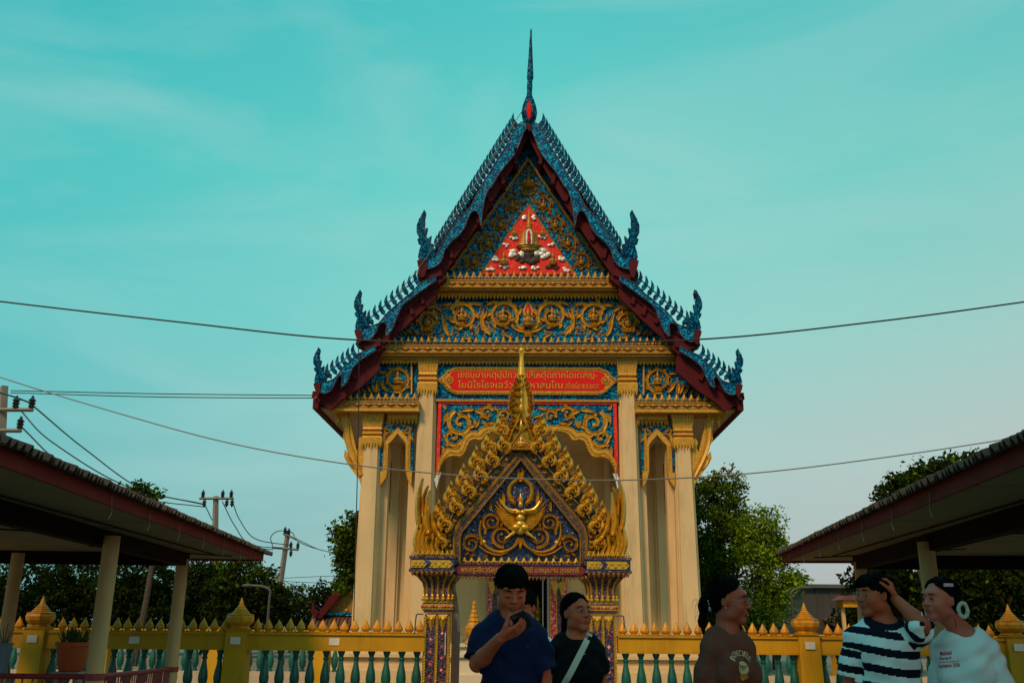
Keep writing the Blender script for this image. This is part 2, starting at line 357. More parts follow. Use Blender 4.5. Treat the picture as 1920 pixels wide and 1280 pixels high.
def glass_lens():
    m = bpy.data.materials.new('lens'); m.use_nodes = True; MATS['lens'] = m; nt = m.node_tree; nt.nodes.clear(); o = nt.nodes.new('ShaderNodeOutputMaterial')
    t = nt.nodes.new('ShaderNodeBsdfTransparent'); g = nt.nodes.new('ShaderNodeBsdfGlossy'); g.inputs['Roughness'].default_value = .03; x = nt.nodes.new('ShaderNodeMixShader'); x.inputs[0].default_value = .10
    nt.links.new(t.outputs[0], x.inputs[1]); nt.links.new(g.outputs[0], x.inputs[2]); nt.links.new(x.outputs[0], o.inputs[0])
glass_lens()
def stripes_tex(nt, tc, cur, b):
    L = nt.links.new; s = nt.nodes.new('ShaderNodeSeparateXYZ'); L(tc.outputs['Object'], s.inputs[0])
    a = nt.nodes.new('ShaderNodeAttribute'); a.attribute_name = 'band'
    r = nt.nodes.new('ShaderNodeValToRGB'); r.color_ramp.interpolation = 'CONSTANT'; r.color_ramp.elements[0].color = (.78,.78,.80,1); r.color_ramp.elements[1].position = .5; r.color_ramp.elements[1].color = (.006,.007,.018,1)
    L(a.outputs['Fac'], r.inputs[0]); return r.outputs[0]
mat('striped_cloth', (.6,.6,.6), .9, var=0, bump=.3, bscale=9, bdist=.035, spec=.15, tex=stripes_tex)
# ================================================================== ground
g = MB(); g.add([(-600,-300,0),(600,-300,0),(600,900,0),(-600,900,0)], [(0,1,2,3)])
g.obj('ground', 'paving', kind='structure')

# ================================================================== shared small pieces
def petal_mesh():
    o = [(-.30,0),(-.50,.22),(-.46,.38),(-.24,.52),(-.26,.66),(0,1),(.26,.66),(.24,.52),(.46,.38),(.50,.22),(.30,0)]
    m = MB(); v = [(x,0,z) for x,z in o]+[(x*.6,-.22,z*.9+.04) for x,z in o]+[(0,-.34,.36)]; n = len(o)
    m.add(v, [(i,i+1,n+i+1,n+i) for i in range(n-1)]+[(n+i,n+i+1,2*n) for i in range(n-1)]+[(n-1,0,n,2*n-1)]); return m.mesh('lotus_petal')
def diamond_mesh():
    m = MB(); o = [(-.56,0),(-.24,.2),(0,.56),(.24,.2),(.56,0),(.24,-.2),(0,-.56),(-.24,-.2)]
    m.add([(x,-.01,z) for x,z in o]+[(x*.78,-.05,z*.72) for x,z in o]+[(x*.6,-.14,z*.55) for x,z in o]+[(0,-.22,0)], [(i,(i+1)%8,8+(i+1)%8,8+i) for i in range(8)]+[(8+i,8+(i+1)%8,16+(i+1)%8,16+i) for i in range(8)]+[(16+i,16+(i+1)%8,24) for i in range(8)]); me = m.mesh('diamond')
    return me
PETAL, DIAMOND = petal_mesh(), diamond_mesh()
PETAL.materials.append(MATS['gold_paint']); DIAMOND.materials.append(MATS['gold_paint']); DIAMOND.materials.append(MATS['gold_line'])
for p in DIAMOND.polygons: p.material_index = 1 if max(abs(v[0])+abs(v[1]*0)+abs(v[2]) for v in [DIAMOND.vertices[i].co for i in p.vertices]) > .5 else 0

TF = Frame(27.0)
X0 = P(989, 640, 27.0).x
temple = thing('temple', 'cream temple hall with blue glass mosaic gables, gilded carving and stepped roof, behind the gate', 'temple', (X0, 27, 0), math.radians(-1.2))
T = temple
def poly(mb, pts, dy, th, s=1):
    mb.prism([TF(s*w, y, dy) for w, y in pts], (0, th, 0))
def both(name, pts, dy, th, m, parent=None):
    for s in (1,-1):
        b = MB(); poly(b, pts, dy, th, s); b.obj(name, m, parent or T)
def band(name, w0, w1, yt, yb, dy, m, back=.35, parent=None, s=1):
    a = TF(s*w0, yt, dy); b = TF(s*w1, yb, dy); b2 = TF(s*w0, yb, dy); xa = a.x; xb = TF(s*w1, (yt+yb)/2, dy).x
    mb = MB().box((min(xa,xb), dy, b.z), (max(xa,xb), dy+back, a.z)); return mb.obj(name, m, parent or T)

# ---- gable walls of blue mosaic
b = MB(); poly(b, [(0,262),(176,535),(176,566),(-176,566),(-176,535)], .02, .30); b.obj('gable_panel', 'blue_mosaic', T)
b = MB(); poly(b, [(-172,548),(172,548),(285,652),(-285,652)], .02, .30); b.obj('gable_panel', 'blue_mosaic', T)
for s in (1,-1):
    b = MB(); poly(b, [(205,662),(272,662),(372,752),(205,752)], .02, .3, s); b.obj('side_gable_panel', 'blue_mosaic', T)
# gilded frame lines along the gables
def frameline(pts, wd, name='gable_frame', m='gold_dark', dy=.0, h=.09):
    for s in (1,-1):
        mb = MB(); ribbon(mb, TF, [(w, y, wd) for w, y in pts], dy, h, s, ((-1,0),(-.8,1),(.8,1),(1,0))); mb.obj(name, m, T)
frameline([(0,300),(72,404),(144,509)], 2.6)
frameline([(168,558),(216,600),(262,640)], 2.6)
frameline([(279,686),(310,714),(338,740)], 2.6)
frameline([(217,684),(217,740)], 1.6, m='gold_paint')

# ---- cornices with lotus petals, diamond bands, mouldings and drip petals
def petals(parent, w0, w1, yb, ht, n, dy, sides=(1,), m=None):
    for s in sides:
        for i in range(n):
            w = w0+(w1-w0)*(i+.5)/n; p = TF(s*w, yb, dy); q = TF(s*w, yb-ht, dy); r = TF(s*(w+abs(w1-w0)/n), yb, dy)
            place('lotus_petal', PETAL, None, parent, (p.x, dy, p.z), None, (abs(r.x-p.x)*.95, .25, q.z-p.z))
def diamonds(parent, w0, w1, yc, ht, n, dy, s=1):
    for i in range(n):
        w = w0+(w1-w0)*(i+.5)/n; p = TF(s*w, yc, dy); q = TF(s*w, yc-ht, dy); r = TF(s*(w+(w1-w0)/n), yc, dy)
        place('diamond', DIAMOND, None, parent, (p.x, dy-.002, p.z), None, (abs(r.x-p.x)*.92, .3, (q.z-p.z)))
def drips(parent, w0, w1, yt, ht, n, dy, s=1, mtl='gold_paint'):
    mb = MB()
    for i in range(n):
        a = w0+(w1-w0)*i/n; c = w0+(w1-w0)*(i+1)/n; m_ = (a+c)/2
        A, C, D = TF(s*a, yt, dy), TF(s*c, yt, dy), TF(s*m_, yt+ht, dy); E = (A+C+D)/3; E.y -= .06
        lo1 = TF(s*(a+.08*(c-a)), yt+ht*.45, dy); lo2 = TF(s*(c-.08*(c-a)), yt+ht*.45, dy)
        mb.add([A, C, lo2, D, lo1, E], [(0,1,5),(1,2,5),(2,3,5),(3,4,5),(4,0,5),(0,4,3,2,1)])
    mb.obj('drip_petals', mtl, parent, kind='stuff')
def cornice(name, w0, w1, ys, base, s=1, full=False, nd=10, nt=30, npet=12, petal_h=15, dys=None):
    """ys: petal foot, diamond band bottom, cove bottom, moulding bottom, drip bottom"""
    y0, y1, y2, y3, y4 = ys; a = -w1 if full else w0; P0, P1, P2, P3 = dys or (-.42,-.34,-.24,-.14)
    root = band(name, a, w1, y0, y1, base+P0, 'gold_dark', .8, None, s)
    petals(root, a, w1, y0, petal_h, npet, base+P0+.08, (s,))
    for k, (ya, yb_) in enumerate(((y0, y0+1.2), (y1-1.2, y1))): band('edge_strip', a, w1, ya, yb_, base+P0-.03, 'gold_paint', .05, root, s)
    if y1-y0 > 9: band('red_ground', a, w1, y0+2.0, y1-2.0, base+P0-.006, 'gold_dark', .03, root, s)
    diamonds(root, a+1, w1-1, (y0+y1)/2, (y1-y0)-4.5, nd, base+P0-.008, s)
    band('cove', a, w1, y1+.2, y2, base+P1, 'gold_paint', .7, root, s)
    band('moulding', a, w1, y2+.2, (y2+y3)/2, base+P2, 'gold_dark', .6, root, s)
    band('moulding', a, w1, (y2+y3)/2+.2, y3, base+P2+.04, 'gold_line', .5, root, s)
    band('moulding', a, w1, (y2+y3)/2+1.0, y3-1.2, base+P2+.0, 'gold_dark', .5, root, s)
    band('moulding', a, w1, y3+.2, y3+2.6, base+P3-.03, 'gold_paint', .5, root, s)
    drips(root, a, w1, y3+2.4, y4-y3-2.4, nt, base+P3-.02, s)
    return root
cornice('upper_cornice', 0, 171, (524,538,543,549,561), 0, 1, True, 18, 52, 27, 15)
c2 = cornice('main_cornice', 0, 282, (647,661,667,675,684), 0, 1, True, 27, 84, 44, 16)
for s in (1,-1):
    r = band('side_cornice', 203, 373, 752, 766, -.42, 'gold_dark', .8, None, s)
    petals(r, 205, 368, 752, 15, 12, -.36, (s,))
    band('edge_strip', 203, 373, 752, 753.3, -.45, 'gold_paint', .05, r, s); band('red_ground', 203, 373, 754, 764, -.426, 'gold_dark', .03, r, s)
    diamonds(r, 204, 372, 759, 9, 8, -.428, s)
    band('moulding', 203, 375, 766.2, 771, -.46, 'gold_paint', .95, r, s)
    band('cove', 203, 262, 771.2, 777, -.12, 'gold_dark', .4, r, s)
    band('moulding', 205, 262, 777.2, 785, -.10, 'gold_paint', .4, r, s)
    drips(r, 205, 262, 785, 12, 8, -.09, s)

# ---- columns
def pxm(y, dy=0): return (TF(1, y, dy)-TF(0, y, dy)).x
def column(w, ytop, ycap0, s, hb, ht):
    xb = TF(s*w, ycap0).x; top = TF(w, ycap0).z; z0 = .95
    rt = ht*pxm(ycap0); rb = hb*pxm(1170); cy = .10
    root = MB().frustum((xb, cy+.06), rb, z0, rt, top, rb*.95, rt*.95)
    root.frustum((xb, cy), rb*.80, z0, rt*.80, top, rb*1.08, rt*1.12); root.frustum((xb, cy+.06), rb*1.10, z0, rt*1.14, top, rb*.72, rt*.72)
    col = root.obj('column', 'cream', T)
    bs = MB()
    for z, e in ((.95,1.28),(1.0,1.45),(1.06,1.2),(1.16,1.34),(1.24,1.12)): bs.frustum((xb, cy), rb*e, z-.05, rb*e*.98, z+.045)
    bs.obj('column_base', 'cream', col)
    cap = MB(); zt = TF(w, ytop).z; H = zt-top
    lo = [(1.02,.02),(1.22,.05),(1.25,.16),(1.06,.24)]
    cap.lathe([(rt*r, top+H*z) for r, z in [(1.10,-.02),(1.26,.06),(1.30,.22),(1.16,.27)]], (xb, cy, 0), sq=True)
    cap.lathe([(rt*r, top+H*z) for r, z in [(1.12,.30),(1.24,.32),(1.24,.36),(1.12,.39)]], (xb, cy, 0), sq=True)
    cap.lathe([(rt*r, top+H*z) for r, z in [(1.10,.42),(1.20,.44),(1.20,.47),(1.15,.50),(1.18,.60),(1.28,.86),(1.38,.93),(1.2,.935)]], (xb, cy, 0), sq=True)
    co = cap.obj('capital', 'gold_paint', col)
    MB().lathe([(rt*r, top+H*z) for r, z in [(1.06,.27),(1.06,.43)]], (xb, cy, 0), sq=True).obj('collar', 'gold_line', co)
    # upright petals of the capital, crown points and hanging points
    fl = MB()
    for face in range(4):
        R = Matrix.Rotation(face*math.pi/2, 3, 'Z')
        for i in range(7):
            t = (i-3)/3; 
            for z, ww in ((.52,1.14),(.62,1.19),(.74,1.24),(.86,1.30)): pass
            pts = [R @ Vector((t*rt*1.08*(1+.22*k), -rt*(1.17+.16*k*k), 0)) + Vector((xb, cy, top+H*(.52+.36*k))) for k in (0,.35,.7,1)]
            fl.tube(pts, [rt*.05, rt*.10, rt*.10, rt*.12], 5)
            c_ = R @ Vector((t*rt*1.30, -rt*1.36, 0)) + Vector((xb, cy, top+H*.92))
            wv = R @ Vector((rt*.19, 0, 0)); nv = R @ Vector((0, -rt*.08, 0))
            fl.add([c_-wv, c_+wv, c_+Vector((0,0,H*.16)), c_+nv+Vector((0,0,H*.03))], [(0,3,2),(3,1,2),(0,1,3),(0,2,1)])
            d_ = R @ Vector((t*rt*1.12, -rt*1.28, 0)) + Vector((xb, cy, top+H*.08)); L_ = H*(.22 if i % 2 else .34) if i in (1,3,5) else H*.16
            fl.add([d_-wv, d_+wv, d_-Vector((0,0,L_)), d_+nv], [(0,3,2),(3,1,2),(0,1,3),(0,2,1)])
    fl.obj('capital_petals', 'gold_paint', co, kind='stuff')
    return col
for s in (1,-1):
    column(187, 664, 738, s, 20, 14.5)
    column(291, 770, 838, s, 20, 15.0)
    # stepped piers standing behind the inner columns
    xb = TF(s*206, 760).x; b = MB().frustum((xb, .42), .22, .95, .20, TF(212, 772).z); b.obj('pier', 'cream', T)
    xb = TF(s*270, 800).x; b = MB().frustum((xb, .42), .20, .95, .17, TF(262, 800).z); b.obj('pier', 'cream', T)

# ---- inscription frieze
b = MB(); poly(b, [(-171,676),(171,676),(171,749),(-171,749)], -.02, .25); b.obj('frieze', 'blue_mosaic', T)
half = [(171,713),(160,706),(150,697),(137,688),(0,688)]
outer = [(171,713),(158,704),(150,694),(135,688),(-135,688),(-150,694),(-158,704),(-171,713),(-158,722),(-150,732),(-135,739.5),(135,739.5),(150,732),(158,722)]
inner = [(157,713),(146,704),(143,698),(134,695),(-134,695),(-143,698),(-146,704),(-157,713),(-146,722),(-143,729),(-134,732),(134,732),(143,729),(146,722)]
pl = MB(); poly(pl, outer, -.10, .10); fr_ = pl.obj('inscription_frame', 'gold_paint', T)
b = MB(); poly(b, inner, -.108, .02); b.obj('inscription_field', 'sign_red', fr_)
rb = MB()
for k in range(84):       # little leaves round the frame
    per = outer; n_ = len(per); t = k/84*n_; i = int(t); u = t-i
    a_, c_ = per[i], per[(i+1)%n_]
lens = [math.hypot(outer[(i+1)%14][0]-outer[i][0], outer[(i+1)%14][1]-outer[i][1]) for i in range(14)]
tot = sum(lens); step = 5.2; d = 0
while d < tot:
    q = d; i = 0
    while q > lens[i]: q -= lens[i]; i += 1
    u = q/lens[i]; a_, c_ = outer[i], outer[(i+1)%14]; x, y = a_[0]+(c_[0]-a_[0])*u, a_[1]+(c_[1]-a_[1])*u
    tx, ty = (c_[0]-a_[0])/lens[i], (c_[1]-a_[1])/lens[i]; cx_, cy_ = -x*.0, 713-y
    nx, ny = -ty, tx
    if nx*(0-x)*.1+ny*(713-y) < 0: nx, ny = -nx, -ny
    leaf(rb, TF, x+nx*.8, y+ny*.8, math.atan2(ny, nx)+.5, 6.0, 1.9, .5, -.10, .05, 1, 3); d += step
rb.obj('frame_leaves', 'gold_paint', fr_, kind='stuff')
def tf_text(name, body, w0, w1, yt, yb, dy, m, parent, fr=TF):
    A, B = fr(w0, yb, dy), fr(w1, yt, dy); co, fs = text_mesh(name, body, B.x-A.x, B.z-A.z); c = (A+B)/2
    mb = MB(); v = [(c.x+p[0], dy, c.z+p[1]) for p in co]; v2 = [(x, y-.014, z) for x,y,z in v]; n = len(v)
    from collections import Counter
    ed = Counter(); 
    for f in fs:
        for i in range(len(f)): ed[tuple(sorted((f[i], f[(i+1)%len(f)])))] += 1
    side = [(a, b_, b_+n, a+n) for (a, b_), k in ed.items() if k == 1]
    mb.add(v+v2, [tuple(i+n for i in f) for f in fs]+side); return mb.obj(name, m, parent)
tf_text('inscription_text', 'เยธมฺมาเหตุปฺปภวาเตสํเหตุํตถาคโตเตสญ-', -130, 131, 694.5, 712.5, -.109, 'gold_paint', fr_)
tf_text('inscription_text', 'โยนิโรโธจเอวํวาทีมหาสมโณ', -130, 66, 713.5, 727.5, -.109, 'gold_paint', fr_)
tf_text('inscription_text', '.สร้างเมื่อ พ.ศ.๒๔๘๔', 70, 134, 715, 728, -.109, 'gold_paint', fr_)
for s in (1,-1):
    c_ = TF(s*146, 713, -.115); w_ = MB(); rr = 8*pxm(713)
    w_.tube([(c_.x+rr*math.cos(a)*.86, -.118, c_.z+rr*math.sin(a)*.86) for a in [k*math.pi/8 for k in range(17)]], .016, 5, False)
    for k in range(8): a = k*math.pi/4; w_.tube([(c_.x, -.118, c_.z), (c_.x+rr*.8*math.cos(a), -.118, c_.z+rr*.8*math.sin(a))], [.03,.012], 4)
    w_.obj('dharma_wheel', 'gold_paint', fr_)
band('frieze_moulding', -171, 171, 748, 752.5, -.10, 'gold_dark', .3)

# ---- central arch
arch_in = [(166,900),(166,884),(163,873),(156,861),(148,856),(138,853.5),(127,855),(121,852),(116,844),(111,832),(107,825),(98,822),(91,824),(84,823),(78,813),(70,809),(58,807),(30,806),(0,805)]
arch_out = [(168,870),(163,859),(156,848),(150,839),(144,841),(132,842),(126,838),(121,825),(116,815),(106,808),(93,809),(88,804),(82,800.5),(74,799),(60,797.5),(30,796.5),(0,796)]
for s in (1,-1):
    b = MB(); poly(b, [(0,756)]+[(161,756),(161,872)]+arch_out[1:], -.02, .22, s); b.obj('arch_spandrel', 'blue_mosaic', T)
    b = MB(); poly(b, arch_in+arch_out[::-1], -.09, .28, s); ab = b.obj('arch_band', 'gold_paint', T)
    mb = MB(); ribbon(mb, TF, [(w,y,1.1) for w,y in arch_in[1:]], -.09, .03, s, ((-1,0),(0,1),(1,0))); ribbon(mb, TF, [(w,y,1.1) for w,y in arch_out], -.09, .03, s, ((-1,0),(0,1),(1,0)))
    mid = [((a[0]+b_[0])/2, (a[1]+b_[1])/2) for a, b_ in zip(arch_in[2:], arch_out)]
    mp_ = smoothpath(mid, 4)
    for k in range(0, len(mp_)-1, 2):
        x, y = mp_[k]; x2, y2 = mp_[k+1]; a = math.atan2(y2-y, x2-x); leaf(mb, TF, x, y, a-.7, 6.5, 1.6, 2.2, -.09, .035, s, 4)
    mb.obj('arch_scroll', 'gold_paint', ab, kind='stuff')
    band('mosaic_strip', 161, 169, 752.7, 886, -.06, 'red_mosaic', .25, None, s)
    b = MB(); poly(b, [(161,886),(169,886),(174,900),(170,916),(166,900)], -.06, .15, s); b.obj('pendant', 'silver', T)
    # scrolls of the spandrel
    m_ = MB()
    spiral(m_, TF, 124, 793, 25, math.radians(-60), 1.35, -.02, .085, s, 1, 5.2, .16, 6, 5.2, 17)
    spiral(m_, TF, 139, 820, 17, math.radians(160), 1.15, -.02, .085, s, -1, 4.2, .2, 5, 4.2, 13)
    spiral(m_, TF, 76, 775, 13, math.radians(200), 1.05, -.02, .085, s, 1, 3.8, .25, 4, 3.8, 12)
    spiral(m_, TF, 43, 779, 11, math.radians(20), 1.0, -.02, .085, s, -1, 3.4, .25, 4, 3.4, 10)
    for (x,y,a,L,W,cu) in [(98,770,math.pi*.9,30,4.6,-.9),(100,768,.05,34,5,.9),(152,768,-.9,14,3.4,-.8),(98,802,-2.2,22,4,.8),(108,800,-1.2,18,3.4,-.8),(156,838,1.4,22,3.6,.5),
                           (128,836,.4,20,3.2,.9),(60,792,.2,22,3.6,-.6),(84,790,2.4,18,3.4,.8),(20,764,.2,24,3.6,.5),(12,782,-.3,18,3.4,.8),(150,775,1.2,26,4.4,.6),(100,788,2.0,16,3.4,.8),(64,766,2.9,18,3.2,.7)]:
        leaf(m_, TF, x, y, a, L, W, cu, -.02, .085, s)
    m_.obj('spandrel_scroll', 'gold_paint', T, True, kind='stuff')
band('mosaic_strip', -161, 161, 752.7, 757, -.06, 'red_mosaic', .25)

# ---- small side arches
sin_ = [(276,911),(265,895),(263,880),(261.5,833),(254,826),(243.5,813),(233,824.5),(227.5,832),(228,880),(224.5,898),(217.5,910)]
sout = [(277,885),(271.5,882),(269,830),(260,819),(242.5,801),(227.5,819),(220,831.6),(220,880),(216,884)]
for s in (1,-1):
    b = MB(); poly(b, [(277,795),(277,885)]+sout[1:-1]+[(214,884),(214,795)], -.02, .2, s); b.obj('side_arch_panel', 'blue_mosaic', T)
    b = MB(); poly(b, sin_+[(216,884)]+sout[::-1][1:-1]+[(277,884)], -.07, .24, s); sb = b.obj('side_arch_band', 'gold_paint', T)
    m_ = MB()
    for path in (sin_, sout): ribbon(m_, TF, [(w,y,.9) for w,y in path], -.07, .02, s, ((-1,0),(0,1),(1,0)))
    for k in range(9):
        leaf(m_, TF, 265, 880-k*5.4, -1.2, 6, 1.6, 1.4, -.07, .03, s, 4); leaf(m_, TF, 224, 880-k*5.4, -1.9, 6, 1.6, -1.4, -.07, .03, s, 4)
    m_.obj('arch_scroll', 'gold_paint', sb, kind='stuff')
    m_ = MB()
    for sg, cx_ in ((1, 262), (-1, 226)):
        spiral(m_, TF, cx_, 808, 7, -1.5, 1.0, -.02, .06, s, sg, 2.4, .25, 3, 2.6, 8)
        leaf(m_, TF, cx_+sg*6, 812, 1.5, 28, 3.4, sg*-.5, -.02, .06, s); leaf(m_, TF, cx_-sg*2, 800, -2.9 if sg > 0 else -.2, 12, 2.6, .5*sg, -.02, .06, s)
        leaf(m_, TF, cx_+sg*8, 818, 1.1 if sg > 0 else 2.0, 14, 2.4, .5, -.02, .06, s)
    m_.obj('side_arch_scroll', 'gold_paint', T, kind='stuff')
    # hanging dark red strip inside the arch
    a_ = TF(s*259, 868, .9); c_ = TF(s*261, 962, .9)
    MB().box((a_.x-.07*1, .86, c_.z), (a_.x+.07, .94, a_.z)).obj('hanging_strip', 'dark_red', T)

# ---- scrolls of the gables
def pediment_scroll(s):
    m_ = MB(); D = MB()
    for w, y, R in ((30,384,14),(52,421,14.5),(76,455,15.5),(101,490,15.5)):
        spiral(m_, TF, w, y, R, math.radians(-120), 1.3, .02, .075, s, 1, 2.3, .2, 6, 3.4, 12)
        leaf(m_, TF, w-R*.8, y+R*.7, 2.4, 13, 2.6, -1.0, .02, .07, s); leaf(m_, TF, w-R, y-2, -1.9, 14, 2.6, .9, .02, .07, s)
        leaf(m_, TF, w+R*.5, y+R*.9, .9, 12, 2.6, -.8, .02, .07, s); leaf(m_, TF, w+R*.9, y-R*.2, .8, 10, 2.4, .7, .02, .07, s)
        D = MB(); deity(D, TF, w-1, y+6, 17, -.02, s); D.obj('deity_relief', 'gold_dark', T, True)
    for x,y,a,L,W,cu in ((0,366,-.3,20,3,-.9),(5,350,-.6,18,3,-.8),(8,332,-1.0,16,2.6,-.6),(3,318,-1.2,12,2.2,-.4),(14,344,.4,14,2.8,.9),(4,372,.9,16,2.6,.7),(20,362,-.2,12,2.4,.8),(122,502,.0,18,2.8,.3),(116,498,-.9,10,2.2,.5)):
        leaf(m_, TF, x, y, a, L, W, cu, .02, .07, s)
    spiral(m_, TF, 7, 358, 6, 0, 1, .02, .06, s, -1, 2.2, .25, 2, 2, 6)
    m_.obj('gable_scroll', 'gold_dark', T, True, kind='stuff')
for s in (1,-1): pediment_scroll(s)
def filler(inside, box, n, dy, L0, m, seed, name='scroll_ground'):
    rr = random.Random(seed); pts = []
    for s in (1,-1):
        m_ = MB(); pts = []; tries = 0
        while len(pts) < n and tries < n*40:
            tries += 1; x = rr.uniform(box[0], box[2]); y = rr.uniform(box[1], box[3])
            if inside(x, y) and all((x-a)**2+(y-b_)**2 > (L0*.55)**2 for a, b_ in pts):
                pts.append((x, y)); a = rr.uniform(0, 6.28); cu = rr.choice((-1.6,1.6,-1.1,1.1)); leaf(m_, TF, x, y, a, L0*rr.uniform(.8,1.3), L0*.17, cu, dy, .035, s, 5)
                leaf(m_, TF, x, y, a+2.4*(1 if cu > 0 else -1), L0*.7, L0*.14, -cu, dy, .03, s, 4)
        m_.obj(name, m, T, True, kind='stuff')
filler(lambda x, y: (y-300)/207*142-7 > x > max(0,(y-383)/129*88+5 if y > 378 else 0) and y < 504, (0,312,140,503), 70, .018, 7, 'gold_dark', 1)
filler(lambda x, y: x < 170+(y-562)*1.2-6, (0,568,260,628), 120, .018, 9, 'gold_paint', 2)
filler(lambda x, y: x < 276+(y-686)*1.05-6 and y < 735, (222,692,330,734), 26, .018, 8, 'gold_paint', 3)
D = MB(); deity(D, TF, 1, 352, 32, -.02); D.obj('deity_relief', 'gold_dark', T, True)
# red triangle with the relic shrine
b = MB(); poly(b, [(1,383),(89,514),(-87,514)], -.02, .03); tri = b.obj('red_triangle', 'red_mosaic', T)
m_ = MB(); ribbon(m_, TF, [(1,383,1),(89,514,1)], -.025, .03, 1, ((-1,0),(0,1),(1,0))); ribbon(m_, TF, [(1,383,1),(-87,514,1)], -.025, .03, 1, ((-1,0),(0,1),(1,0))); m_.obj('triangle_edge', 'gold_paint', tri)
k_ = pxm(440)
def plathe(mb, prof, w=2, dy=-.05, n=14, sy=.45): mb.lathe([(r*k_, TF(w, y, dy).z) for r, y in prof], (TF(w, 440, dy).x, dy, 0), n, sy=sy)
m_ = MB(); plathe(m_, [(.01,391),(.8,393),(1.8,405),(3.6,418),(5,419),(5,421),(3.6,422),(5,424),(5,426),(4,427),(9,430),(14,437),(17,447),(19,456),(20,458)])
plathe(m_, [(22,457),(24,460),(24,462),(20,463),(21,465),(16,466),(17,469),(12,472)]); st = m_.obj('relic_stupa', 'gold_dark', tri, True)
m_ = MB(); ribbon(m_, TF, [(-5.5,457,1.3),(-5.5,438,1.3),(-4,430,1.3),(2,426,1.3),(8,430,1.3),(9.5,438,1.3),(9.5,457,1.3)], -.21, .05); m_.obj('niche_frame', 'gold_paint', st)
b = MB(); poly(b, [(-4,457),(-4,437),(-2,431),(2,428.5),(6,431),(8,437),(8,457)], -.24, .06); b.obj('niche', 'silver', st)
D = MB(); p_ = TF(2, 455, -.26); D.lathe([(.05,0),(.06,.1),(.04,.2),(.05,.28),(.035,.33),(.04,.36),(.01,.42)], (p_.x, -.27, p_.z), 6); D.obj('relief_figure', 'sign_red', st)
def cloud(w, y, rw, rh, n, m, parent, seed):
    r_ = random.Random(seed); mb = MB()
    for i in range(n):
        a = r_.random()*6.28; q = r_.random()**.5; p = TF(w+math.cos(a)*rw*q, y+math.sin(a)*rh*q, -.06); rr = (rh*.38+1.2)*k_*(.7+.6*r_.random())
        mb.ball((p.x, -.05, p.z), (rr*1.25, rr*.6, rr), 7, 5)
    return mb.obj('cloud_relief', m, parent, True)
cloud(1, 481, 17, 10, 14, 'soot', tri, 1); cloud(-23, 474, 13, 8, 12, 'silver', tri, 2); cloud(27, 474, 13, 8, 12, 'silver', tri, 3); cloud(-10, 484, 12, 6, 6, 'soot', tri, 12); cloud(13, 484, 12, 6, 6, 'soot', tri, 13)
for i, (w, y, rw, rh) in enumerate([(-8,407,2.5,4),(11,407,2.5,4),(-41,459,5,3),(43,458,5,3),(-60,485,4,4),(64,482,4,5),(-70,505,7,3.5),(72,505,6,3.5),(-11,501,8,4),(15,501,8,4)]): cloud(w, y, rw, rh, 6, 'silver', tri, 20+i)
for i, (w, y, h, cw) in enumerate([(-25,442,17,8),(28,442,17,8),(-45,497,25,13),(47,497,25,13)]):
    cloud(w, y+2, cw, 3.5, 9, 'silver' if i != 3 else 'soot', tri, 40+i); D = MB(); deity(D, TF, w, y, h, -.08); D.obj('deity_relief', 'gold_dark', tri, True)
# second gable: running scroll with figures
for s in (1,-1):
    m_ = MB(); D = MB()
    spiral(m_, TF, 46, 592, 28, math.radians(150), 1.45, .0, .085, s, 1, 4.0, .22, 7, 4.8, 19)
    spiral(m_, TF, 122, 594, 26, math.radians(-30), 1.4, .0, .085, s, -1, 4.0, .22, 7, 4.8, 19)
    spiral(m_, TF, 187, 604, 19, math.radians(190), 1.35, .0, .085, s, 1, 3.4, .24, 6, 4.2, 15)
    for x,y,a,L,W,cu in ((4,622,-.2,34,4,-.9),(8,618,-.6,22,4,-.7),(70,628,-.9,40,5,-.5),(78,626,-1.3,38,4.5,.4),(84,620,-1.5,50,4.6,-.7),(86,600,-2.2,24,4,.7),(60,566,.3,24,3.4,.7),(88,572,-.2,28,3.8,.6),
                           (148,630,-1.1,36,4.4,-.4),(154,620,-1.4,44,4.2,.5),(140,572,0,26,3.6,.6),(160,584,-.6,22,3.6,.9),(170,574,.3,24,3,.5),(190,580,.5,22,3,.4),(205,628,-.9,18,3,.7),(215,626,-.5,18,2.8,.6),(226,628,-.6,14,2.4,.5),
                           (28,634,-.4,26,3.4,-.8),(104,634,.1,24,3.4,-.8),(174,634,-.2,22,3.2,-.9),(30,570,2.6,16,3,.9),(104,568,2.8,18,3,.9)):
        leaf(m_, TF, x, y, a, L, W, cu, .0, .08, s)
    for w, y in ((46,603),(124,602),(188,612)):
        D = MB(); deity(D, TF, w, y, 27 if w < 180 else 23, -.05, s); D.obj('deity_relief', 'gold_dark', T, True)
        for q in range(5): leaf(m_, TF, w, y+9, -math.pi/2+(q-2)*.62, 11, 2.8, (q-2)*.2, -.02, .09, s, 5)
    m_.obj('gable_scroll', 'gold_paint', T, True, kind='stuff')
b = MB(); poly(b, [(1,564),(6,571),(11,581),(9,590),(1,596),(-7,590),(-9,581),(-4,571)], -.03, .06); hl = b.obj('halo', 'gold_paint', T)
b = MB(); poly(b, [(1,568),(5,575),(8,583),(5,590),(-3,590),(-6,583),(-3,575)], -.045, .02); b.obj('halo_field', 'sign_red', hl)
D = MB(); deity(D, TF, 1, 613, 37, -.08); D.obj('deity_relief', 'gold_dark', T, True)
m_ = MB()
for q in range(7): leaf(m_, TF, 1, 630, -math.pi/2+(q-3)*.5, 15-abs(q-3)*1.5, 3, (q-3)*.25, -.02, .09, 1, 5)
m_.obj('gable_scroll', 'gold_paint', T)
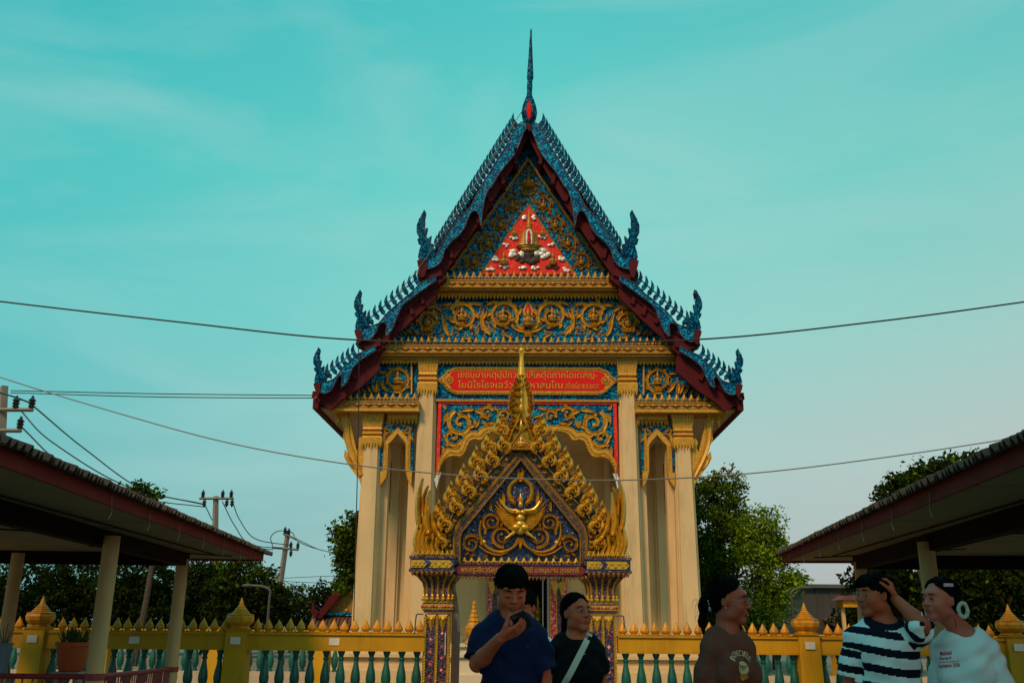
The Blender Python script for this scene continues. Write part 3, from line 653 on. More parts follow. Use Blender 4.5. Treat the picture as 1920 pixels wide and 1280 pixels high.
# side gables
for s in (1,-1):
    m_ = MB(); D = MB()
    spiral(m_, TF, 245, 712, 24, math.radians(75), 1.2, .0, .085, s, 1, 3.4, .5, 8, 3.6, 12, inner=0)
    for x,y,a,L,W,cu in ((226,730,-1.6,20,3.4,-.5),(262,735,-.8,30,4,-.9),(282,738,-1.6,26,4.5,.4),(284,738,-1.2,24,4,.6),(292,738,-1.0,20,3.6,.5),(302,738,-.8,18,3,.4),(236,690,.2,22,3,.5),(264,700,-.1,18,3,.7),(312,739,-.6,14,2.4,.3)):
        leaf(m_, TF, x, y, a, L, W, cu, .0, .08, s)
    for q in range(5): leaf(m_, TF, 244, 731, -math.pi/2+(q-2)*.65, 12, 3, (q-2)*.2, -.02, .09, s, 5)
    deity(D, TF, 244, 721, 27, -.05, s)
    m_.obj('gable_scroll', 'gold_paint', T, True, kind='stuff'); D.obj('deity_relief', 'gold_dark', T, True)

# ---- roof tiers: slab, red boards, mosaic bargeboard, fins and flame finials
def roofslab(a, b_, s, back, th=.16, front=-.72):
    A, B = TF(s*a[0], a[1], -.8), TF(s*b_[0], b_[1], -.8); d_ = (B-A); n_ = Vector((d_.z, 0, -d_.x)).normalized()
    if n_.z > 0: n_ = -n_
    pts = [(A.x, front, A.z), (B.x, front, B.z), (B.x+n_.x*th, front, B.z+n_.z*th), (A.x+n_.x*th, front, A.z+n_.z*th)]
    r = MB().prism(pts, (0, back, 0)).obj('roof', 'dark_red', T)
    pts = [(A.x-n_.x*.05, front+.02, A.z-n_.z*.05), (B.x-n_.x*.05, front+.02, B.z-n_.z*.05), (B.x, front+.02, B.z), (A.x, front+.02, A.z)]
    MB().prism(pts, (0, back-.04, 0)).obj('tile_covering', 'roof_tile', r)
finpts = [(-2.2,3),(4.8,1),(9.5,-6),(11.2,-13),(9.2,-20),(5.2,-27.5),(5.2,-20),(4.0,-14),(.8,-9),(-3,-5)]
hh = [(175,83),(163,100),(170,138),(184,163),(168,156),(174,203),(152,197),(162,243),(150,266),(128,246),(136,296),(113,300),(120,338),(95,322),(110,365),(145,385),(165,410),(205,404),(213,380),(205,340),(192,300),(212,290),(218,268),(203,262),(222,225),(222,180),(200,130)]
hh = [((x-165)*.297, (y-400)*.297) for x, y in hh]
head = [(160,405),(205,398),(219,405),(212,440),(200,470),(190,512),(172,505),(158,460)]
head = [((x-165)*.297, (y-400)*.297) for x, y in head]
def tier(s, upper, lower, red, slab, hpos, hscale, fins, knobs, back, redlow):
    roofslab(slab[0], slab[1], s, back); lower = [(w, y+2.6) for w, y in lower]
    b = MB(); poly(b, red, -.66, .10, s); rd = b.obj('red_board', 'dark_red', T)
    for (x0, y0, x1, y1) in knobs:     # purlin ends
        b = MB(); poly(b, [(x0-3.2,y0),(x0+3.2,y0+3),(x1+3.2,y1),(x1-3.2,y1-3)], -.74, .7, s); b.obj('purlin_end', 'dark_red', rd)
    b = MB(); poly(b, upper+lower[::-1], -.90, .14, s); bd = b.obj('bargeboard', 'fin_blue' if False else 'blue_mosaic', T)
    m_ = MB()
    for path in (upper, lower): ribbon(m_, TF, [(w,y,1.0) for w,y in smoothpath(path, 3)], -.90, .035, s, ((-1,0),(-.4,1),(.4,1),(1,0)))
    m_.obj('board_edge', 'purple_mosaic', bd)
    for (x, y) in fins:
        b = MB(); poly(b, [(x+px*.92+.2, y+py*.92) for px, py in finpts], -.88, .09, s); b.obj('fin', 'fin_blue', bd)
    rail = MB(); rail.tube([TF(s*(x+3.5), y-9, -.84) for x, y in fins], .022, 5); rail.obj('fin_rail', 'purple_mosaic', bd)
    b = MB(); poly(b, [(hpos[0]+x*hscale, hpos[1]+y*hscale) for x, y in hh], -.93, .16, s); hb = b.obj('flame_finial', 'fin_blue', bd)
    # ridges on the finial
    m_ = MB()
    for off, sc_ in ((0,1),(-9,.72),(-17,.5)):
        pth = [(0+off,-8),(6+off*.8,-22*sc_-6),(8+off*.7,-44*sc_-4),(14+off*.5,-62*sc_-2),(12+off*.3,-78*sc_)]
        ribbon(m_, TF, [(hpos[0]+x*hscale, hpos[1]+y*hscale, 2.2*(1-.2*i)*hscale) for i, (x, y) in enumerate(pth)], -.93, .05, s)
    m_.obj('finial_ridge', 'blue_mosaic', hb)
    b = MB(); poly(b, [(hpos[0]+x*hscale, hpos[1]+y*hscale) for x, y in head], -.95, .2, s); b.obj('naga_head', 'dark_red', bd)
for s in (1,-1):
    up = [(3,226),(20,235),(42,274),(64,309),(87,348),(98,368),(107,386),(118,397),(128,407),(138,420),(146,432),(158,452),(166,466),(172,476),(184,482),(196,484)]
    lo = [(0,236),(8,245),(24,284),(52,319),(68,346),(74,352),(80,366),(83,380),(86,400),(88,421),(91,405),(94,396),(99,392),(106,395),(112,405),(118,422),(128,436),(146,452),(156,466),(160,480),(168,493),(180,500),(196,502)]
    n1 = 25; fins = [(22+ (166-22)*i/(n1-1), 0) for i in range(n1)]
    def edge_y(path, x):
        for (a, b_), (c_, d_) in zip(path, path[1:]):
            if a <= x <= c_: return b_+(d_-b_)*(x-a)/(c_-a+1e-9)
        return path[-1][1]
    fins = [(x, 238+(x-22)*1.595-2) for x, _ in fins]
    tier(s, up, lo, [(0,230),(9,240),(40,296),(75,352),(100,398),(120,425),(150,468),(170,498),(206,505),(206,515),(160,517),(118,457),(84,406),(60,366),(28,312),(0,256)], ((2,228),(206,510)), (192,487), 1.0, fins,
         [(26,284,22,308),(50,322,46,345),(76,356,70,378),(98,396,92,418),(124,440,120,452),(146,464,142,484)], 19, None)
    up = [(172,517),(200,530),(218,548),(232,559),(248,573),(262,585),(272,597),(280,606),(290,610),(304,612),(318,612)]
    lo = [(172,523),(198,541),(214,553),(232,566),(240,578),(246,592),(250,604),(257,618),(266,627),(265,612),(266,604),(272,602),(280,606),(285,620),(294,632),(305,637),(318,634)]
    fins = [(205+10.9*i, 531+i*9.3) for i in range(9)]
    tier(s, up, lo, [(168,520),(206,546),(242,574),(262,600),(282,612),(302,634),(322,636),(322,645),(285,652),(258,638),(212,596),(172,557)], ((160,512),(320,643)), (313,618), .80, fins,
         [(222,568,216,590),(244,590,240,606),(200,552,196,570)], 19, None)
    up = [(285,648),(312,661),(322,666),(336,680),(348,690),(356,702),(366,712),(380,716),(396,714)]
    lo = [(285,654),(310,670),(322,680),(330,690),(334,702),(342,717),(350,722),(348,708),(351,702),(356,704),(362,716),(370,730),(384,736),(396,730)]
    fins = [(322+9.8*i, 669+i*7.6) for i in range(6)]
    tier(s, up, lo, [(280,650),(316,672),(340,694),(360,710),(384,734),(404,734),(406,746),(396,752),(370,770),(352,752),(316,728),(278,694)], ((276,642),(403,749)), (391,719), .72, fins,
         [(330,692,324,712),(352,716,348,730)], 19, None)
    # joints below the finials
    b = MB(); poly(b, [(166,497),(203,505),(208,516),(186,524),(160,515)], -.80, .5, s); b.obj('red_board', 'dark_red', T)
    b = MB(); poly(b, [(276,634),(318,634),(324,645),(300,655),(276,648)], -.80, .5, s); b.obj('red_board', 'dark_red', T)
# eaves: red fascia and soffit running back along both sides
for s in (1,-1):
    A = TF(s*404, 744, -.8); B = TF(s*312, 744, -.8)
    MB().box((min(A.x, A.x-s*.16), -.72, A.z-.34), (max(A.x, A.x-s*.16), 18.5, A.z-.04)).obj('eave_board', 'dark_red', T)
    zc = TF(0, 772).z
    x1 = TF(s*395, 760).x; x0 = TF(s*262, 760).x
    MB().box((min(x0,x1), -.35, zc-.02), (max(x0,x1), 18.4, zc+.05)).obj('soffit', 'beige_wall', T)
# apex finial
m_ = MB(); kk = pxm(180, -.85); cx_ = TF(4, 150, -.85).x
def clathe(mb, prof, m0, cy=-.85, sy=.6, n=10):
    v = []; f = []
    for (w, r, y) in prof:
        c_ = TF(w, y, cy); r_ = r*pxm(y, cy)
        for k in range(n): a = 2*math.pi*k/n; v.append((c_.x+r_*math.cos(a), cy+r_*sy*math.sin(a), c_.z))
    mm = len(prof); mb.add(v, [(i*n+k, i*n+(k+1)%n, (i+1)*n+(k+1)%n, (i+1)*n+k) for i in range(mm-1) for k in range(n)]+[tuple(range(n)), tuple(range((mm-1)*n, mm*n))])
clathe(m_, [(4.5,.3,53),(4.8,1.6,58),(4.2,2.2,75),(4,4,108),(3.5,6.2,144),(3.3,6.0,147),(3,4.6,152),(2.6,5.2,162),(2.2,4.6,174),(2,5.5,180),(2,9,188),(2,13,200),(2,14.8,212),(2,13,223),(2,9,231),(2,3,236)], None)
apex = m_.obj('apex_finial', 'fin_blue', T, True)
m_ = MB(); clathe(m_, [(2,1,190),(2,4.5,200),(2,5.5,208),(2,3,220),(2,.5,224)], None, -1.06, .5, 8); m_.obj('finial_breast', 'sign_red', apex)
b = MB(); poly(b, [(-5,232),(7,232),(2,247)], -.95, .1); b.obj('apex_point', 'dark_red', T)
# eave brackets in the shape of a naga
br = [(360,776),(348,772),(337,777),(331.5,787),(330.6,801),(326,823),(320.7,846),(317,837),(319,826),(314.4,819),(311,824),(304,828),(304,900),(311.7,912),(317,898),(326,887),(338,870),(345,857),(343,844),(337,852),(334,856),(336,840),(342,833),(347,821),(345,808),(348,792),(350,783),(355,790),(357.5,801),(361,790)]
for s in (1,-1):
    for k, dy in enumerate((-.05, 4.0)):
        b = MB(); x_off = 0; pts = [TF(s*w, y, -.05) for w, y in br]; b.prism([(p.x, dy, p.z) for p in pts], (0, .16, 0)); bk = b.obj('eave_bracket', 'gold_paint', T)
        if k == 0:
            m_ = MB(); ribbon(m_, TF, [(w, y, r) for w, y, r in smoothpath([(356,786,1.5),(350,778,3),(340,781,4.5),(339,800,5.5),(337,826,6),(330,850,6.5),(320,872,6),(311,892,4)], 5)], -.05, .07, s)
            for i in range(14): leaf(m_, TF, 343-i*1.9, 800+i*7, 2.6, 9, 2, -1.2, -.05, .05, s, 4)
            leaf(m_, TF, 338, 856, 1.9, 30, 4, .9, -.05, .06, s); m_.obj('bracket_scales', 'gold_paint', bk, kind='stuff')

# ---- porch: ceiling, back wall with pilasters, doorway, plinth
zc = TF(0, 765, 0).z
MB().box((TF(-262,760).x, .3, TF(0,790).z), (TF(262,760).x, 5.2, TF(0,780).z)).obj('porch_ceiling', 'beige_wall', T)
WB = 5.2; x_out = TF(300, 1100, 0).x
MB().box((-x_out+.15, WB, .9), (-.72, WB+.3, zc)).obj('back_wall', 'cream', T)
MB().box((.72, WB, .9), (x_out-.15, WB+.3, zc)).obj('back_wall', 'cream', T)
MB().box((-.719, WB+.001, 3.35), (.719, WB+.299, zc)).obj('back_wall', 'cream', T)
for s in (1,-1):
    xo = s*(x_out-.15)
    MB().box((min(xo, xo-s*.3), WB+.301, .9), (max(xo, xo-s*.3), 18, zc)).obj('side_wall', 'cream', T)
    for w, hw in ((186,.34),(252,.24),(282,.22),(150,.12)):
        x_ = TF(s*w, 1000, WB).x; MB().box((x_-hw, WB-.14, .9), (x_+hw, WB-.003, zc-.01)).obj('pilaster', 'cream', T); MB().box((x_-hw*.7, WB-.22, .9), (x_+hw*.7, WB-.143, zc-.02)).obj('pilaster', 'cream', T)
    for j in range(3):
        xs = TF(s*291, 845).x; MB().frustum((xs, 7+4*j), .28, .95, .25, zc-.1).obj('column', 'cream', T)
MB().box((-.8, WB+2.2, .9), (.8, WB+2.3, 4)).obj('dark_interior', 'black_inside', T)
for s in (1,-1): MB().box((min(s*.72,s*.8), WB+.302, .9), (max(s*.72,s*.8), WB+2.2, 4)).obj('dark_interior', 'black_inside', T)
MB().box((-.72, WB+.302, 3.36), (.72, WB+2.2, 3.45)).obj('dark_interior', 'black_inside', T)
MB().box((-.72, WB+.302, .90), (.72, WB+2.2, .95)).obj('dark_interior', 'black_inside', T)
GF = TF
def px(w, y, dy): return TF(w, y, dy)
df = MB(); zt = 3.35
df.box((-.74, WB-.10, .95), (-.66, WB+.02, zt)); df.box((.66, WB-.10, .95), (.74, WB+.02, zt)); df.box((-.74, WB-.105, zt), (.74, WB+.02, zt+.08)); df.box((-1.15, WB-.16, zt+.10), (1.15, WB-.02, zt+.22))
df.box((.50, WB-.06, .95), (.54, WB, zt)); dr = df.obj('door_frame', 'door_frame', T)
MB().tube(smoothpath([(.40,WB-.1,3.34),(.44,WB-.14,3.2),(.55,WB-.14,3.08),(.62,WB-.14,3.05),(.5,WB-.16,2.98),(.56,WB-.15,2.9)], 5), .012, 5).obj('loose_cord', 'pale_cable', dr)
MB().lathe([(.16,0),(.16,.1),(.1,.15),(.17,.25),(.12,.4),(.06,.5),(.09,.6),(.05,.72),(.01,.85)], (.36, WB+1.2, 1.6), 10).obj('altar_statue', 'gold_leaf', T, True)
for s in (1,-1):
    for k, (x_, w_, m_n) in enumerate(((.86,.10,'pink_mosaic'),(1.06,.09,'purple_mosaic'),(1.23,.07,'pink_mosaic'))):
        j = MB().box((s*x_-w_, WB-.20-.02*k, .95), (s*x_+w_, WB-.145, 3.25)).obj('door_jamb', m_n, T)
        MB().box((s*(x_-w_)-.012, WB-.23-.02*k, .95), (s*(x_-w_)+.012, WB-.16, 3.25)).obj('jamb_edge', 'gold_paint', j)
    for x_ in (.92, 1.15):
        z_ = TF(0, 1103, WB).z; b = MB(); b.add([(s*x_-.16,WB-.28,z_+.22),(s*x_+.16,WB-.28,z_+.22),(s*x_,WB-.34,z_-.26),(s*x_-.16,WB-.15,z_+.22),(s*x_+.16,WB-.15,z_+.22),(s*x_,WB-.15,z_-.26)], [(0,1,2),(3,5,4),(0,3,4,1),(1,4,5,2),(2,5,3,0)]); b.obj('jamb_crown', 'gold_paint', T)
xo = x_out+.35; pl = MB()
for z0_, z1_, e in ((0,.3,.5),(.3,.42,.38),(.42,.62,.3),(.62,.7,.42),(.7,.84,.34),(.84,.95,.26)): pl.box((-xo-e, -.75-e, z0_), (xo+e, 19+e, z1_))
pl.obj('plinth', 'cream', T)
# lightning conductor wires down the left side
def wire(pts, r, name, m, parent, n=4): return MB().tube(pts, r, n, False).obj(name, m, parent)
wire([TF(2,200,-.75), TF(-14,212,-.97), TF(-120,378,-.97), TF(-205,505,-.97), TF(-240,545,-.97)], .012, 'conductor_wire', 'black_rubber', T)
wire([TF(-318,640,-.98), TF(-316.5,700,-.98), TF(-317,800,-.98), TF(-322,1040,-.98), TF(-325,1180,-.98), TF(-325,1300,-.98)], .014, 'conductor_wire', 'black_rubber', T)
# ================================================================== gate
GY = 17.0; GF = Frame(GY); GX = P(976, 950, GY).x
gate = thing('temple_gate', 'tall gilded gateway with winged emblem on navy panel, flame crests and mosaic pillars', 'gate', (GX, GY, 0))
G = gate
def gpoly(mb, pts, dy, th, s=1): mb.prism([GF(s*w, y, dy) for w, y in pts], (0, th, 0)); return mb
def gpx(y, dy=0): return (GF(1, y, dy)-GF(0, y, dy)).x
ROUND = ((-1,0),(-.72,.7),(0,1),(.72,.7),(1,0))
class Flat:
    def __call__(s, w, y, dy=0): return Vector((w, dy, -y))
FL = Flat()
def flame_mesh(name, seed=0):
    """kanok flame of unit height, foot at the origin"""
    m = MB(); S = 1.0
    ribbon(m, FL, smoothpath([(0,0,.05),(-.15,-.12,.085),(-.18,-.30,.10),(-.04,-.45,.10),(.09,-.56,.10),(.06,-.72,.075),(-.02,-.85,.045),(.02,-1.0,.006)], 4), 0, .26, 1, ROUND)
    def curl(cx, cy, R, a0, d, w): 
        pts = []
        for i in range(15):
            t = i/14; a = a0+d*t*1.45*math.pi*1.5; r = R*(1-.72*t); pts.append((cx+math.cos(a)*r, cy+math.sin(a)*r, w*(1-.3*t)))
        ribbon(m, FL, pts, -.06, .24, 1, ROUND); e = pts[-1]; m.ball((e[0], -.15, -e[1]), (w*1.1, .12, w*1.1), 7, 4)
    curl(.05, -.30, .15, 2.6, 1, .045); curl(-.09, -.56, .12, .4, -1, .04); curl(.03, -.76, .07, 2.6, 1, .028); curl(-.02, -.07, .10, 1.0, 1, .036)
    ribbon(m, FL, smoothpath([(.12,-.10,.05),(.24,-.26,.08),(.24,-.46,.06),(.16,-.60,.02)], 4), 0, .2, 1, ROUND)
    return m
# ribbon() dims heights for thin strokes given in picture units; scale the flame up before use
def scaled_flame():
    global ribbon
    m = flame_mesh('flame'); return m
_old = ribbon
def ribbon(mb, fr, pts, dy, h, s=1, prof=((-1,0),(-.72,.85),(0,.45),(.72,.85),(1,0))):
    if fr is not FL: return _old(mb, fr, pts, dy, h, s, prof)
    n = len(pts); v = []; k = len(prof); W = max(p[2] for p in pts)
    for i, (w, y, r) in enumerate(pts):
        a = pts[max(i-1,0)]; b = pts[min(i+1,n-1)]; tx, ty = b[0]-a[0], b[1]-a[1]; L = math.hypot(tx,ty) or 1; nx, ny = -ty/L, tx/L
        for q, hh in prof: v.append((w+nx*q*r, dy-hh*h*min(1, .3+.7*r/W), -(y+ny*q*r)))
    mb.add(v, [(i*k+j, i*k+j+1, (i+1)*k+j+1, (i+1)*k+j) for i in range(n-1) for j in range(k-1)])
FLAME = flame_mesh('flame').mesh('flame_crest', True); FLAME.materials.append(MATS['gold_leaf'])

# backing and frames of the gable
b = MB(); gpoly(b, [(0,800),(28,806),(60,842),(148,968),(156,1010),(156,1045),(-156,1045),(-156,1010),(-148,968),(-60,842),(-28,806)], .12, .12); b.obj('gable_back', 'purple_mosaic', G)
navy = [(0,865),(97,985),(108,997),(112,1008),(112,1058)]; full = navy + [(-w, y) for w, y in navy[::-1][:-1]]
b = MB(); gpoly(b, full, .06, .05); b.obj('navy_panel', 'navy_mosaic', G)
fo = [(0,843),(103,966),(113,977),(121,990),(125,1005),(125,1058)]; fi = [(0,862),(99,984.5),(109,996),(113,1008),(113,1058)]
co = [(0,816),(100,936),(122,955),(135,983),(140,1010),(140,1045)]
for s in (1,-1):
    b = MB(); gpoly(b, fo+fi[::-1], -.10, .20, s); f_ = b.obj('gable_frame', 'brown_mosaic', G)
    m_ = MB(); ribbon(m_, GF, [(w,y,1.6) for w,y in fi], -.10, .03, s, ((-1,0),(0,1),(1,0))); ribbon(m_, GF, [(w-2,y+4,1.4) for w,y in fo[:-1]]+[(122,1058,1.4)], -.10, .03, s, ((-1,0),(0,1),(1,0))); m_.obj('frame_line', 'gold_dark', f_)
    b = MB(); gpoly(b, co+[(125,1045)]+fo[:-1][::-1], -.06, .2, s); ch = b.obj('chain_band', 'brown_mosaic', G)
    m_ = MB(); path = smoothpath([((a[0]+c[0])/2, (a[1]+c[1])/2) for a, c in zip(co, [(0,843),(103,966),(113,977),(121,990),(125,1005),(125,1045)])], 12)
    for e_ in (co, [(0,846)]+fo[1:-1]+[(125,1045)]): ribbon(m_, GF, [(w,y,1.5) for w,y in e_], -.07, .05, s, ROUND)
    d_ = 0; last = path[0]
    for q in path[1:]:
        d_ += math.hypot(q[0]-last[0], q[1]-last[1])
        if d_ > 8.5:
            a = math.atan2(q[1]-last[1], q[0]-last[0]); leaf(m_, GF, q[0]-4*math.cos(a)+3*math.sin(a), q[1]-4*math.sin(a)-3*math.cos(a), a+.5, 11, 2.0, .9, -.07, .05, s, 5)
            leaf(m_, GF, q[0]-4*math.cos(a)-3*math.sin(a), q[1]-4*math.sin(a)+3*math.cos(a), a-.5, 11, 2.0, -.9, -.07, .05, s, 5); d_ = 0
        last = q
    m_.obj('chain_scroll', 'gold_leaf', ch, kind='stuff')
    # flame crests, one object each
    for (w, y, h, big) in [(150,935,52,1),(127,900,50,1),(104,868,50,1),(80,834,50,1),(57,804,48,1),(35,772,48,1),(160,975,44,1),
                           (141,952,46,0),(119,922,44,0),(96,890,44,0),(74,862,44,0),(52,834,42,0),(30,808,42,0),(148,990,38,0)]:
        p = GF(s*(w-2), y+h, -.05 if big else -.16); q = GF(s*(w-2), y, -.05); H = q.z-p.z; k_ = 1.0 if big else .95
        place('flame_crest', FLAME, None, G, (p.x, p.y, p.z), (0, s*math.radians(8), 0), (s*H*1.12*k_, H*.75, H))
    # corner finials like nagas' tails
    m_ = MB()
    for pth in ([(182,899,.8),(185,906,2.4),(190,925,5),(192,955,6.5),(190,982,6),(187,994,2.5)], [(172,912,.8),(177,922,2.8),(182,940,3.2),(181,965,3)],
                [(169,921,.8),(172,932,3),(175,955,6.5),(176,982,9),(172,1004,8)], [(163,960,.8),(164,974,4.2),(160,992,7),(153,1006,5),(149,1014,2)]):
        ribbon(m_, GF, smoothpath(pth, 5), -.02, .22, s, ROUND)
    for pth in ([(190,985,4),(196,1012,5.5),(194,1030,5),(186,1046,4)], [(183,985,4),(190,1012,5),(188,1030,5),(179,1046,4)], [(176,990,4),(183,1014,5),(180,1032,5),(171,1046,4)], [(169,996,4),(175,1016,5),(172,1032,5),(163,1046,4)],
                [(162,1002,4),(166,1018,5),(163,1034,5),(154,1046,4)], [(155,1010,3.5),(157,1024,4.5),(152,1036,4.5),(146,1046,4)]):
        ribbon(m_, GF, smoothpath(pth, 5), -.08, .14, s, ROUND)
    spiral(m_, GF, 150, 1019, 9, 1.0, 1.2, -.12, .12, s, -1, 3.2, .25, 0)
    spiral(m_, GF, 172, 1006, 5, 1.0, 1.0, -.2, .09, s, 1, 2.2, .3, 0)
    b_ = MB(); gpoly(b_, [(196,1046),(197,1015),(190,985),(165,985),(146,1010),(140,1046)], -.02, .25, s); nt_ = m_.obj('corner_finial', 'gold_leaf', G, True); b_.obj('finial_body', 'gold_dark', nt_)

# spire
sp = [(2,652),(4.8,655),(4.8,660),(3,663),(3.6,671),(5,686),(6.5,698),(8,706),(10,716),(12,724),(14,733),(16.5,742),(18.5,750),(20,758),(21,766),(20,772),(18,776),(17,780),(18,786),(20,794),(23,803),(26,812),(22,818),(25,830),(27,842)]
b = MB(); gpoly(b, sp+[(-w, y) for w, y in sp[::-1]], -.04, .18); spire = b.obj('spire', 'gold_leaf', G)
m_ = MB()
for s in (1,-1):
    for k, (w, y, R) in enumerate([(8.5,711,3.2),(11,720,3.6),(13,729,4),(15.5,738,4.3),(17.5,748,4.6),(19,758,5),(18,768,5.2),(14,783,4),(17,791,4.2),(20,799,4.4),(22,808,4.6),(22,818,5)]):
        spiral(m_, GF, w, y, R, math.radians(200), 1.15, -.06, .10, s, -1, R*.36, .25, 0); leaf(m_, GF, w+R*.5, y-R*.2, -1.0, R*1.8, R*.42, -.9, -.05, .07, s, 5)
    ribbon(m_, GF, [(0,844,2.6),(0,844,2.6)] if False else [(1,776,2),(10,796,2),(18,814,2.2),(27,842,2.4)], -.10, .08, s, ROUND)
    ribbon(m_, GF, smoothpath([(0,786,1.6),(8,794,2),(9,802,2),(0,808,1.6)], 4), -.14, .07, s, ROUND)
for yb_, wmax, nn in ((712,6,2),(726,9,3),(740,13,4),(755,16,4),(770,17,5),(790,14,4),(806,19,4),(822,21,5)):
        for q_ in range(nn): w_ = (q_+.5)/nn*wmax; leaf(m_, GF, w_, yb_+4, -1.57+w_*.012, 15-w_*.15, 1.9, .25, -.05-.002*(30-w_), .07, s, 5)
m_.obj('spire_curls', 'gold_leaf', spire, True, kind='stuff')
def gl(mb, prof, dy, n=10, sy=.9):
    mb.lathe([(r*gpx(y), GF(0, y, dy).z) for r, y in prof], (0, dy, 0), n, sy=sy)
m_ = MB(); gl(m_, [(.5,650),(4.5,654),(5,658),(3,661),(3.4,670),(5.2,686),(6.8,698),(7.5,704),(3,709)], -.02); gl(m_, [(.3,706),(3,714),(4.5,720),(4.8,724),(2,729)], -.07); gl(m_, [(.3,724),(2.5,731),(4,738),(2,743)], -.09)
gl(m_, [(.3,740),(2,750),(4,760),(5,766),(4,771),(2,776)], -.11); gl(m_, [(.2,786),(2.5,794),(3.5,799),(1,805)], -.20); m_.obj('lotus_bud', 'gold_leaf', spire, True)
b = MB(); gpoly(b, [(0,806),(24,842),(-24,842)], -.18, .16); tr_ = b.obj('spire_foot', 'gold_dark', spire)
m_ = MB(); ribbon(m_, GF, [(0,806,1.5),(24,842,1.5)], -.18, .04, 1, ROUND); ribbon(m_, GF, [(0,806,1.5),(-24,842,1.5)], -.18, .04, 1, ROUND); ribbon(m_, GF, [(-26,842,2),(26,842,2)], -.18, .06, 1, ROUND)
deity(m_, GF, 0, 837, 20, -.20)
for s in (1,-1): spiral(m_, GF, 11, 834, 4, 0, 1, -.19, .05, s, 1, 1.5, .3, 0)
m_.obj('foot_carving', 'gold_leaf', spire, True)

# emblem: winged figure under a jewelled halo
halo = MB()
for s in (1,-1):
    ribbon(halo, GF, smoothpath([(0,876,1),(5,886,3),(4,896,4),(10,902,4),(19,910,4.5),(22,922,4.5),(18,935,4),(10,944,3)], 5), .04, .09, s, ROUND)
    for k in range(11):
        a = -1.35+k*.235; leaf(halo, GF, math.cos(a)*21, 923+math.sin(a)*20, a-.7, 8, 2.1, -.8, .04, .06, s, 4)
    leaf(halo, GF, 1, 903, -1.57, 22, 4, .1, .0, .07, s); spiral(halo, GF, 17, 934, 5, 0, 1, .02, .07, s, 1, 2, .3, 2, 2, 6); spiral(halo, GF, 13, 944, 4.5, 0, 1, .02, .07, s, -1, 1.8, .3, 2, 2, 6)
    leaf(halo, GF, 31, 948, -1.5, 34, 4, .1, .04, .07, s); leaf(halo, GF, 35, 946, -1.2, 22, 3, -.6, .04, .06, s)
em = halo.obj('emblem', 'gold_leaf', G, True)
b = MB(); gpoly(b, [(0,914),(9,911),(15,917),(16,926),(10,936),(0,946),(-10,936),(-16,926),(-15,917),(-9,911)], .03, .03); jb = b.obj('halo_field', 'navy_mosaic', em)
k_ = gpx(925)
def stone(w, y, r, m):
    p = GF(w, y, .02); MB().ball((p.x, .02, p.z), (r*k_, r*k_*.7, r*k_), 6, 4).obj('gemstone', m, em)
for i, (w, y) in enumerate([(0,919),(-8,917),(8,917),(-12,924),(12,924),(-4,926),(4,926),(-9,931),(9,931),(0,933),(-4,938),(4,938),(-11,914),(11,914)]):
    stone(w, y, 1.7, ('gem','gem_red','gem_green')[i % 3])
for i, (w, y) in enumerate([(0,872),(-9,882),(9,882),(-17,893),(17,893),(-27,902),(27,902),(-36,912),(36,912),(-44,926),(44,926),(-53,936),(53,936),(-62,947),(62,947),(-70,957),(70,957),(-78,968),(78,968),(-86,978),(86,978),(-88,994),(88,994),(-98,998),(98,998),(-106,1010),(106,1010),(-107,1028),(107,1028),(-70,1014),(70,1014),(-38,900),(50,958),(-52,958),(-66,990),(66,990)]):
    stone(w, y, 1.5 if i % 3 else 1.9, 'gem')
bd = MB(); c0 = GF(0, 962, 0); u = gpx(962)
def bb(w, y, rw, rh, dy=-.08, rd=None): p = GF(w, y, 0); bd.ball((p.x, dy, p.z), (rw*u, (rd or rw)*u*.8, rh*u), 10, 6)
bb(0, 947, 4.6, 6, -.14); bb(0, 941, 4.9, 2.4, -.14)
for s in (1,-1): bb(s*4.6, 961, 6, 5, -.12); bb(s*8, 989, 9, 7, -.09)
bb(0, 971, 8.5, 9, -.08); bb(0, 983, 11, 8, -.06); bb(0, 994, 9, 9, -.06)
pc = GF(0, 937, 0); bd.lathe([(4.6*u,-.01),(4.8*u,.01),(3*u,.03),(2.2*u,.05),(.3*u,.12)], (0, -.13, pc.z), 8)
for s in (1,-1):
    A = [GF(s*w, y, 0) for w, y in ((7,958),(16,958),(25,955),(32,948),(36,940))]
    bd.tube([(p.x, -.12, p.z) for p in A], [.035,.03,.024,.022,.012], 8)
    A = [GF(s*w, y, 0) for w, y in ((8,994),(14,1000),(21,1005),(27,1009))]; bd.tube([(p.x, -.06, p.z) for p in A], [.05,.035,.02,.012], 8)
    for k in range(3): A = [GF(s*w, y, 0) for w, y in ((26,1008),(29+k,1006+k*4))]; bd.tube([(p.x, -.06, p.z) for p in A], [.012,.004], 5)
body = bd.obj('winged_figure', 'gold_leaf', em, True)
wg = MB(); bd2 = MB()
for s in (1,-1):
    ends = [(49,936),(50,945),(49,953),(47,960),(44,967),(40,973),(36,979),(31,984),(26,989),(20,993)]
    for i, (ew, ey) in enumerate(ends):
        st = (6+i*.6, 962+i*3.0); midp = ((st[0]+ew)/2+2-i*.3, (st[1]+ey)/2+9-i*.9)
        ribbon(wg, GF, smoothpath([(st[0],st[1],1.5),(midp[0],midp[1],3.2),(ew,ey,.5)], 7), .01-.004*i, .07, s, ((-1,0),(-.6,.9),(0,.6),(.8,1),(1,0)))
wg.obj('wing_feathers', 'gold_leaf', em, True)
